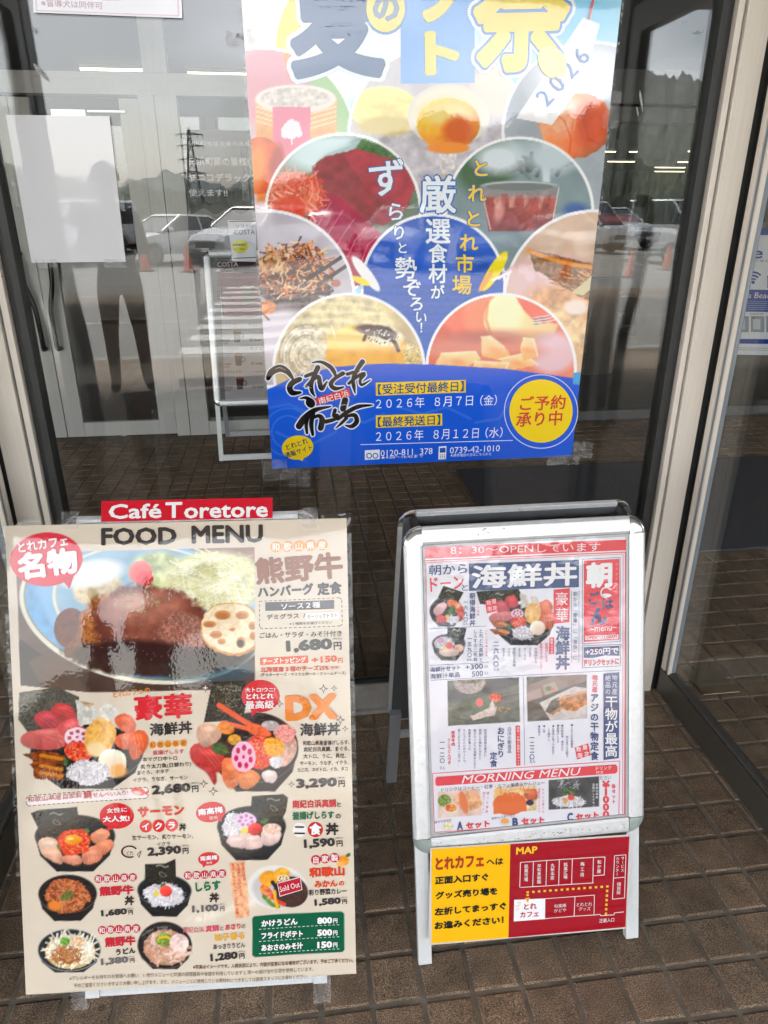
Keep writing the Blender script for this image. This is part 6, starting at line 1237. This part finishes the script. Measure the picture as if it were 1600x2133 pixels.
for k, (t1, t2) in enumerate((('ブレンドコーヒー', 'アイスコーヒー'), ('ストロングコーヒー', 'カフェラテ'), ('キャラメルラテ', 'ヘーゼルナッツラテ'))):
    y = 677+k*49; x = 452+k*3
    s.T(x, y, x+45, y-0.5, 6, t1, (40, 36, 36), 0.01); s.T(x+66, y-0.5, x+110, y-1, 6, t2, (40, 36, 36), 0.01)
    for q in range(3): s.line([(x+2, y+10+q*4), (x+30-4*q, y+10+q*4)], 0.8, (120, 116, 116), 1)
    s.T(x+2, y+32, x+27, y+32, 6.5, '回 ¥680' if k < 2 else '回 ¥600', (40, 36, 36), 0.01); s.T(x+68, y+31, x+92, y+31, 6.5, '回 ¥680', (40, 36, 36), 0.01); s.T(x+2, y+38, x+24, y+38, 5, '回 ¥480', (90, 86, 86))
    s.poly([(x+34, y+12), (x+50, y+12), (x+48, y+36), (x+36, y+36)], (44, 28, 24), 1, 'paper'); s.ell(x+42, y+12, 8, 2.6, (176, 120, 70), 2, 'paper'); s.ring(x+51, y+23, 4, 5.5, (60, 50, 46), 1)
s.finish('lettering')
# ================================================================ what stands behind the camera, seen in the glass
CARW = mat('white_car_paint', (0.78, 0.79, 0.80), 0.25, 0.0, coat=1.0)
CARB = mat('dark_blue_car_paint', (0.035, 0.05, 0.10), 0.25, 0.2, coat=1.0)
CARS = mat('silver_car_paint', (0.50, 0.51, 0.53), 0.3, 0.6, coat=1.0)
CGL = mat('car_window', (0.02, 0.024, 0.028), 0.06, coat=0.5)
TYRE = mat('tyre', (0.025, 0.025, 0.025), 0.8); RIM = mat('wheel_rim', (0.42, 0.42, 0.43), 0.35, 0.7)
LAMPM = mat('headlight', (0.80, 0.82, 0.85), 0.1, coat=1.0); GRILLE = mat('grille', (0.03, 0.03, 0.032), 0.35)
PLATEM = mat('number_plate', (0.80, 0.80, 0.76), 0.5); TAIL = mat('tail_light', (0.30, 0.02, 0.02), 0.2)
def loft(mb, secs):
    n = len(secs[0]); P = [p for s_ in secs for p in s_]; k = len(secs)
    F = [(i*n+j, i*n+(j+1) % n, (i+1)*n+(j+1) % n, (i+1)*n+j) for i in range(k-1) for j in range(n)]
    return mb.add(P, F + [tuple(range(n))[::-1], tuple((k-1)*n+j for j in range(n))])
def make_car(kind, paint):
    """front points to +y"""
    t = empty('parked_car')
    if kind == 'sedan': hw, pts, gh, zb = 0.88, [(-2.25, 0.55, 0.86), (-2.18, 0.42, 0.98), (-1.3, 0.34, 1.02), (0.6, 0.32, 0.98), (1.5, 0.34, 0.88), (2.15, 0.38, 0.74), (2.32, 0.46, 0.60)], [(-1.75, 1.0), (-1.05, 1.40), (0.15, 1.44), (1.05, 0.96)], 0.30
    elif kind == 'suv': hw, pts, gh, zb = 0.92, [(-2.2, 0.6, 1.05), (-2.12, 0.45, 1.12), (-1.3, 0.38, 1.14), (0.7, 0.36, 1.10), (1.55, 0.38, 1.02), (2.1, 0.42, 0.90), (2.25, 0.5, 0.72)], [(-2.05, 1.10), (-1.7, 1.64), (0.2, 1.66), (1.05, 1.08)], 0.34
    else: hw, pts, gh, zb = 0.80, [(-1.9, 0.5, 1.02), (-1.86, 0.4, 1.08), (-1.0, 0.34, 1.10), (0.8, 0.34, 1.08), (1.5, 0.36, 1.0), (1.8, 0.4, 0.92), (1.88, 0.46, 0.7)], [(-1.84, 1.06), (-1.72, 1.84), (0.75, 1.86), (1.5, 1.02)], 0.30
    secs = []
    for y, b, z in pts:
        e = 1.0 if abs(y) < 1.6 else (0.93 if abs(y) < 2.1 else 0.82)
        w_ = hw*e; secs.append([(-w_*0.94, y, b), (-w_, y, b+0.16), (-w_, y, z-0.16), (-w_*0.93, y, z-0.03), (-w_*0.6, y, z+0.02), (w_*0.6, y, z+0.02), (w_*0.93, y, z-0.03), (w_, y, z-0.16), (w_, y, b+0.16), (w_*0.94, y, b)])
    link('body', loft(MB(), secs), paint, t, smooth=False, bevel=0.03)
    (y0, z0), (y1, z1), (y2, z2), (y3, z3) = gh
    a, c = hw*0.90, hw*0.70
    mb = MB(); loft(mb, [[(-a, y0, z0), (a, y0, z0), (a, y3, z3), (-a, y3, z3)], [(-c, y1, z1-0.05), (c, y1, z1-0.05), (c, y2, z2-0.05), (-c, y2, z2-0.05)]]); link('window', mb, CGL, t)
    mb = MB(); loft(mb, [[(-c-0.02, y1-0.06, z1-0.06), (c+0.02, y1-0.06, z1-0.06), (c+0.02, y2+0.08, z2-0.06), (-c-0.02, y2+0.08, z2-0.06)], [(-c*0.94, y1+0.02, z1), (c*0.94, y1+0.02, z1), (c*0.94, y2-0.02, z2), (-c*0.94, y2-0.02, z2)]]); link('roof', mb, paint, t, bevel=0.015)
    ym = (y1+y2)/2-0.1
    for sx in (-1, 1):
        for q0, q1, r_ in (((sx*(a+0.005), y3, z3), (sx*(c+0.01), y2, z2-0.05), 0.035), ((sx*(a+0.005), y0, z0), (sx*(c+0.01), y1, z1-0.05), 0.04), ((sx*(a+0.008), ym, (z0+z3)/2), (sx*(c+0.012), ym, (z1+z2)/2-0.05), 0.035)):
            link('pillar', MB().tube([q0, q1], r_, 6), paint, t)
    yf = pts[-1][0]; zf = pts[-1][2]
    for sx in (-1, 1):
        P = [(sx*hw*0.46, yf-0.02, zf-0.02), (sx*hw*0.80, yf-0.22, zf+0.03), (sx*hw*0.82, yf-0.24, zf+0.12), (sx*hw*0.50, yf-0.06, zf+0.07)]; mb = MB(); loft(mb, [P, [(x*1.01, y+0.05, z) for x, y, z in P]]); link('headlight', mb, LAMPM, t)
        link('mirror', MB().box(sx*hw*1.0-0.10*(sx < 0), y3-0.35, z3+0.02, sx*hw*1.0+0.10*(sx > 0), y3-0.2, z3+0.14), paint, t, bevel=0.02)
        for yw in (pts[-1][0]-0.85, pts[0][0]+0.85):
            r = 0.33 if kind != 'suv' else 0.37
            wl = link('wheel', MB().lathe([(0.0, 0), (r, 0), (r, 0.2), (0.0, 0.2)], n=24), TYRE, t); wl.rotation_euler = (0, sx*PI/2, 0); wl.location = (sx*(hw-0.19), yw, r)
            rm = link('rim', MB().lathe([(0.0, 0.19), (0.20, 0.195), (0.22, 0.206), (0.06, 0.215), (0, 0.215)], n=18), RIM, wl)
    link('grille', MB().box(-hw*0.42, yf-0.03, zf-0.20, hw*0.42, yf+0.02, zf-0.03), GRILLE, t); link('grille', MB().box(-hw*0.6, yf-0.04, zf-0.38, hw*0.6, yf+0.03, zf-0.30), GRILLE, t)
    link('number_plate', MB().box(-0.17, yf+0.021, zf-0.30, 0.17, yf+0.04, zf-0.19), PLATEM, t)
    return t
CZ = -0.11
cars = [('suv', CARW, 3.9, -20.4, 'white SUV parked nose in, third from the right end'), ('sedan', CARB, 6.35, -20.1, 'dark blue car parked between a white SUV and a white saloon'),
        ('sedan', CARW, 8.7, -19.6, 'white saloon parked beside the dark blue car'), ('van', CARW, 11.6, -19.0, 'tall white van at the right end of the parked row'),
        ('sedan', CARW, 1.2, -23.5, 'white saloon parked behind the zebra crossing'), ('suv', CARW, -1.0, -21.0, 'white SUV parked left of the zebra crossing'),
        ('sedan', CARW, -3.6, -21.2, 'white saloon parked by the orange cones on the left'), ('van', CARW, -6.4, -21.4, 'white van parked farthest left'), ('suv', CARW, 14.2, -22.0, 'white SUV parked behind the tall van')]
for k, (kd, pm, x, y, lb_) in enumerate(cars):
    c = make_car(kd, pm); c.location = (x, y, CZ); c.rotation_euler = (0, 0, math.radians([24, 14, -12, -32, 30, 38, 42, 35, -20][k])); tag(c, lb_, 'car', 'cars in the car park')
CONE = mat('orange_cone', (0.75, 0.10, 0.03), 0.5, noise=0.08); CBASE = mat('cone_base', (0.05, 0.05, 0.05), 0.7)
cone0 = None
for k, (x, y, lb_) in enumerate(((-3.9, -17.6, 'orange traffic cone farthest left in the car park'), (-2.7, -17.3, 'orange traffic cone in front of the white saloon'), (6.27, -12.7, 'orange traffic cone nearest, before the white saloon'), (8.5, -14.0, 'orange traffic cone beside the parked white van'), (10.56, -16.1, 'orange traffic cone farthest right in the car park'))):
    if cone0 is None:
        cone0 = empty('traffic_cone'); link('cone', MB().lathe([(0.16, 0.03), (0.14, 0.06), (0.04, 0.66), (0.03, 0.68), (0.0, 0.68)], n=20), CONE, cone0, smooth=True); link('base', MB().box(-0.2, -0.2, 0, 0.2, 0.2, 0.035), CBASE, cone0, bevel=0.01); o = cone0
    else: o = copy_tree(cone0)
    o.location = (x, y, CZ); tag(o, lb_, 'traffic cone', 'orange cones in the car park')

# hills with a wooded ridge, pylon
def hill(name, prof, D, depth, col, jag, seed, far=False):
    rs = np.random.RandomState(seed); az = np.linspace(prof[0][0], prof[-1][0], 900); el = np.interp(az, [p_[0] for p_ in prof], [p_[1] for p_ in prof])
    el = el+0.30*np.sin(az*0.9+seed)+0.16*np.sin(az*2.3+1.0)+0.10*np.sin(az*5.1); n = len(az); sm = rs.rand(34, n)
    for _ in range(2): sm = (sm+np.roll(sm, 1, 1)+np.roll(sm, -1, 1)+np.roll(sm, 2, 1)+np.roll(sm, -2, 1)+np.roll(sm, 4, 1)+np.roll(sm, -4, 1))/7
    sm = (sm-0.5)/sm.std(); rough = np.convolve(rs.rand(n+40), np.ones(25)/25, 'same')[20:20+n]-0.5; spike = np.abs(np.sin(np.cumsum(rs.uniform(0.2, 1.2, n))))*rs.rand(n)**0.5
    V_ = []; F_ = []; rows = 34
    for j in range(rows):
        f = j/(rows-1)
        d = D*(0.55+0.45*f) if f <= 1 else D
        for i in range(n):
            h = D*math.tan(math.radians(el[i]))*(f**0.85) + (jag*(spike[i]*1.2 if j == rows-1 else rs.rand()*0.35) + jag*0.5*sm[j, i] + jag*3*rough[i]*(j/33)**4)*f
            dd = d + rs.uniform(-1, 1)*jag*1.2; a = math.radians(az[i])
            V_.append((dd*math.sin(a), 2*YG-dd*math.cos(a), -1.0+h+(1.5*f)))
    for j in range(rows-1):
        for i in range(n-1): F_.append((j*n+i, j*n+i+1, (j+1)*n+i+1, (j+1)*n+i))
    b0 = len(V_)
    for i in range(n):                                        # back slope gives the ridge its thickness
        a = math.radians(az[i]); V_.append(((D+depth)*math.sin(a), 2*YG-(D+depth)*math.cos(a), -1.0))
    for i in range(n-1): F_.append(((rows-1)*n+i, (rows-1)*n+i+1, b0+i+1, b0+i))
    me = bpy.data.meshes.new(name); me.from_pydata(V_, [], F_); me.update()
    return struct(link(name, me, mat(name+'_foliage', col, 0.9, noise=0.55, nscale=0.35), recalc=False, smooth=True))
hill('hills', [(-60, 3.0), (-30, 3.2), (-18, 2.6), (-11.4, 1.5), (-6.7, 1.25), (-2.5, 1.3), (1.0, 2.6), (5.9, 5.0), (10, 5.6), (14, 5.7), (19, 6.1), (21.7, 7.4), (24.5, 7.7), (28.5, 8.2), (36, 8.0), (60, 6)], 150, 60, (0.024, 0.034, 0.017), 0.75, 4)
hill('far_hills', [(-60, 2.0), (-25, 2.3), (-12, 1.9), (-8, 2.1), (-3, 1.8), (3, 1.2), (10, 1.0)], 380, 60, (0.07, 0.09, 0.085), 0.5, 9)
PYL = mat('galvanised_lattice', (0.16, 0.17, 0.18), 0.6)
mb = MB(); D = 130; a = math.radians(-6.35); px_, py_ = D*math.sin(a), 2*YG-D*math.cos(a); H0, H1 = 0, 13.2
def lat(z): return 1.35*(1-(z-H0)/(H1-H0))**1.1+0.10
zs = np.linspace(H0, H1, 12)
for z0_, z1_ in zip(zs[:-1], zs[1:]):
    for sx, sy in ((-1, -1), (1, -1), (1, 1), (-1, 1)):
        mb.tube([(sx*lat(z0_), sy*lat(z0_), z0_), (sx*lat(z1_), sy*lat(z1_), z1_)], 0.09, 4)
        mb.tube([(sx*lat(z0_), sy*lat(z0_), z0_), (-sx*lat(z1_) if sx*sy > 0 else sx*lat(z1_), sy*lat(z1_) if sx*sy > 0 else -sy*lat(z1_), z1_)], 0.05, 4)
for z_ in (6.6, 8.6, 10.6, 12.2):
    mb.tube([(-2.1, 0, z_), (0, 0, z_+0.28), (2.1, 0, z_)], 0.07, 4); mb.tube([(-2.1, 0, z_), (2.1, 0, z_)], 0.07, 4)
    for x_ in (-2.0, -1.2, 1.2, 2.0): mb.tube([(x_, 0, z_), (x_, 0, z_-0.5)], 0.05, 4)
o = link('power_pylon', mb, PYL); o.location = (px_, py_, 0.0); tag(o, 'grey lattice power pylon on the low ridge, mirrored in the glass', 'pylon')

# people standing in the entrance, seen only as reflections
SKIN = mat('skin', (0.45, 0.28, 0.20), 0.5); HAIR = mat('dark_hair', (0.02, 0.016, 0.014), 0.5)
def person(loc, rz, top, legs, label, hgt=1.74, phone=True, lod=2):
    t = empty('person', loc, rz); k = hgt/1.74
    J = {}; E_ = []; R_ = []
    def j(n, p, r, par=None):
        J[n] = len(R_); R_.append((p, r))
        if par is not None: E_.append((J[par], J[n]))
    j('pelvis', (0, 0, 0.95), 0.15); j('waist', (0, 0.01, 1.10), 0.135, 'pelvis'); j('chest', (0, 0.0, 1.30), 0.165, 'waist'); j('neck0', (0, 0.0, 1.45), 0.075, 'chest'); j('neck', (0, 0.015, 1.52), 0.055, 'neck0'); j('jaw', (0, 0.04, 1.575), 0.075, 'neck'); j('head', (0, 0.02, 1.65), 0.092, 'jaw'); j('crown', (0, 0.005, 1.715), 0.06, 'head')
    j('nose', (0, 0.128, 1.625), 0.012, 'head')
    for s_ in (-1, 1):
        n = 'lr'[s_ > 0]
        j(n+'ear', (s_*0.088, 0.01, 1.63), 0.013, 'head')
        j(n+'sh', (s_*0.18, -0.01, 1.39), 0.062, 'chest'); j(n+'el', (s_*0.235, -0.02 if not phone else 0.05, 1.12), 0.043, n+'sh')
        if phone: w0 = (s_*0.10, 0.26, 1.24); dv = np.array([-s_*0.25, 0.45, 0.85])
        else: w0 = (s_*0.25, 0.05, 0.86); dv = np.array([0.0, 0.18, -0.98])
        dv = dv/np.linalg.norm(dv); w0 = np.array(w0); j(n+'wr', tuple(w0), 0.027, n+'el'); j(n+'pa', tuple(w0+dv*0.05), 0.034, n+'wr')
        side = np.array([s_*0.6, 0.0, 0.1]) if phone else np.array([0.0, 1.0, 0.1])
        for q in range(4):
            o1 = w0+dv*0.09+side*0.019*(q-1.5); o2 = o1+dv*(0.045-0.004*abs(q-1.4))+np.array([0, 0.012, 0]); j(n+'f%d' % q, tuple(o1), 0.0105, n+'pa'); j(n+'g%d' % q, tuple(o2), 0.0085, n+'f%d' % q)
        j(n+'th', tuple(w0+dv*0.05+side*0.045+np.array([-s_*0.02, 0.01, 0])), 0.010, n+'pa')
        j(n+'hip', (s_*0.095, 0.0, 0.88), 0.105, 'pelvis'); j(n+'kn', (s_*0.12, 0.02, 0.50), 0.066, n+'hip'); j(n+'an', (s_*0.13, -0.02, 0.10), 0.046, n+'kn'); j(n+'toe', (s_*0.15, 0.15, 0.045), 0.042, n+'an')
    me = bpy.data.meshes.new('body'); me.from_pydata([tuple(c*k for c in p) for p, r in R_], E_, [])
    o = bpy.data.objects.new('body', me); COL.objects.link(o)
    m1 = o.modifiers.new('s', 'SKIN'); m2 = o.modifiers.new('u', 'SUBSURF'); m2.levels = m2.render_levels = lod
    for i, (p, r) in enumerate(R_): me.skin_vertices[0].data[i].radius = (r*k, r*k*(0.72 if i in (0, 1, 2) else 1))
    me.skin_vertices[0].data[0].use_root = True
    dg = bpy.context.evaluated_depsgraph_get(); nm = bpy.data.meshes.new_from_object(o.evaluated_get(dg)); bpy.data.objects.remove(o)
    for m_ in (top, legs, SKIN, TYRE): nm.materials.append(m_)
    for p in nm.polygons:
        c = p.center/k
        hand = any((c-Vector(R_[J[n+'pa']][0])).length < 0.13 for n in 'lr')
        p.material_index = 2 if (c.z > 1.49 or hand) else (3 if c.z < 0.085 else (1 if c.z < 0.97 else 0)); p.use_smooth = True
    bo = bpy.data.objects.new('body', nm); COL.objects.link(bo); bo.parent = t
    hm = bpy.data.meshes.new('hair'); b = bmesh.new(); bmesh.ops.create_uvsphere(b, u_segments=20, v_segments=14, radius=0.108*k)
    for v in list(b.verts):
        if v.co.z < -0.045*k or (v.co.y > 0.05*k and v.co.z < 0.035*k): b.verts.remove(v)
        else: v.co.y *= 1.06
    b.to_mesh(hm); b.free(); ho = bpy.data.objects.new('hair', hm); COL.objects.link(ho); hm.materials.append(HAIR); ho.parent = t; ho.location = (0, 0.005*k, 1.672*k)
    for s_ in (-1, 1):
        e = link('eye', MB().lathe([(0, -0.004), (0.011, 0), (0.008, 0.005), (0, 0.006)], n=10), mat('eye', (0.03, 0.02, 0.02), 0.2), t); e.rotation_euler = (-PI/2, 0, 0); e.location = (s_*0.034*k, 0.107*k, 1.648*k)
    e = link('mouth', MB().box(-0.024, -0.003, -0.004, 0.024, 0.004, 0.004), mat('lips', (0.35, 0.13, 0.11), 0.5), t); e.location = (0, 0.112*k, 1.582*k)
    tag(t, label, 'person'); return t
JACK = mat('dark_jacket', (0.07, 0.07, 0.075), 0.8, noise=0.3, nscale=40); OLIVE = mat('olive_shirt', (0.17, 0.16, 0.12), 0.85, noise=0.3, nscale=40); BROWNT = mat('brown_trousers', (0.36, 0.22, 0.12), 0.85, noise=0.25, nscale=30); GREYT = mat('dark_trousers', (0.03, 0.03, 0.035), 0.85); PALES = mat('pale_shirt', (0.5, 0.48, 0.45), 0.8)
person((-1.42, -2.75, 0), math.radians(-14), OLIVE, BROWNT, 'person in olive top and brown trousers standing on the tiles, mirrored by the white notice', 1.80)
person((-2.12, -2.9, 0), math.radians(-22), JACK, BROWNT, 'person in a dark jacket standing to the left of the one in olive', 1.72)
person((-4.3, -18.6, CZ), 0.3, PALES, GREYT, 'distant person in a pale shirt by the left traffic cones', 1.62, False, 1)
person((-4.9, -18.9, CZ), -0.2, BROWNT, GREYT, 'distant person in a brown top by the left traffic cones', 1.58, False, 1)

# ---------------------------------------------------------------- shop fittings seen through the glass
WOOD = mat('display_wood', (0.055, 0.038, 0.026), 0.6, noise=0.25, nscale=8); REDM = mat('red_beaded_trim', (0.14, 0.012, 0.012), 0.3, bump=0.01, bscale=120); PAPERY = mat('yellow_price_paper', (0.55, 0.42, 0.18), 0.7)
rsx = np.random.RandomState(8)
GOODS = [mat('boxed_goods', tuple(v*0.45 for v in c), 0.5, noise=0.2, nscale=9) for c in ((0.35, 0.22, 0.10), (0.42, 0.08, 0.06), (0.5, 0.45, 0.36), (0.16, 0.20, 0.12), (0.45, 0.32, 0.10), (0.10, 0.09, 0.09))]
def shelf(x, y, wd, hh, label):
    t = empty('display_shelf', (x, y, 0)); mb = MB(); mb.box(-wd/2, -0.28, 0, -wd/2+0.03, 0.28, hh); mb.box(wd/2-0.03, -0.28, 0, wd/2, 0.28, hh); mb.box(-wd/2+0.031, 0.25, 0, wd/2-0.031, 0.28, hh); link('frame', mb, WOOD, t)
    nsh = max(2, int(hh/0.38))
    for k in range(nsh):
        z = 0.12+k*(hh-0.14)/nsh; link('board', MB().box(-wd/2+0.031, -0.28, z, wd/2-0.031, 0.249, z+0.02), WOOD, t)
    tag(t, label, 'shelf')
    for k in range(nsh):
        z = 0.1405+k*(hh-0.14)/nsh; xx = -wd/2+0.06
        while xx < wd/2-0.16:
            w_ = rsx.uniform(0.10, 0.22); h_ = rsx.uniform(0.12, 0.26)
            if xx+w_ < wd/2-0.04:
                o = link('goods_box', MB().box(x+xx, y-0.24+rsx.uniform(0, 0.08), z, x+xx+w_, y+0.1, z+h_), GOODS[rsx.randint(6)], bevel=0.004)
                tag(o, 'small boxed souvenir standing on a %s' % label, 'box', 'boxed souvenirs on the shop shelves')
            xx += w_+0.015
    return t
shelf(3.75, 9.0, 1.2, 1.25, 'wooden display shelf right of the poster inside the shop')
shelf(5.6, 8.3, 1.3, 1.35, 'wooden display shelf behind the right glass door')
t = empty('display_stand', (2.95, 6.8, 0)); link('table', MB().lathe([(0.0, 0), (0.22, 0), (0.20, 0.9), (0.26, 0.92), (0.26, 1.36), (0.0, 1.36)], n=28), WOOD, t); link('trim', MB().lathe([(0.255, 1.362), (0.28, 1.37), (0.285, 1.41), (0.27, 1.45), (0.0, 1.46)], n=28), REDM, t, smooth=True); tag(t, 'round display stand with a glossy red beaded top rim', 'display stand')
o = link('paper_sign', MB().box(4.55, 7.2, 1.30, 4.75, 7.22, 1.62), PAPERY); tag(o, 'yellow paper sign above the Wi-Fi poster inside the shop', 'sign')
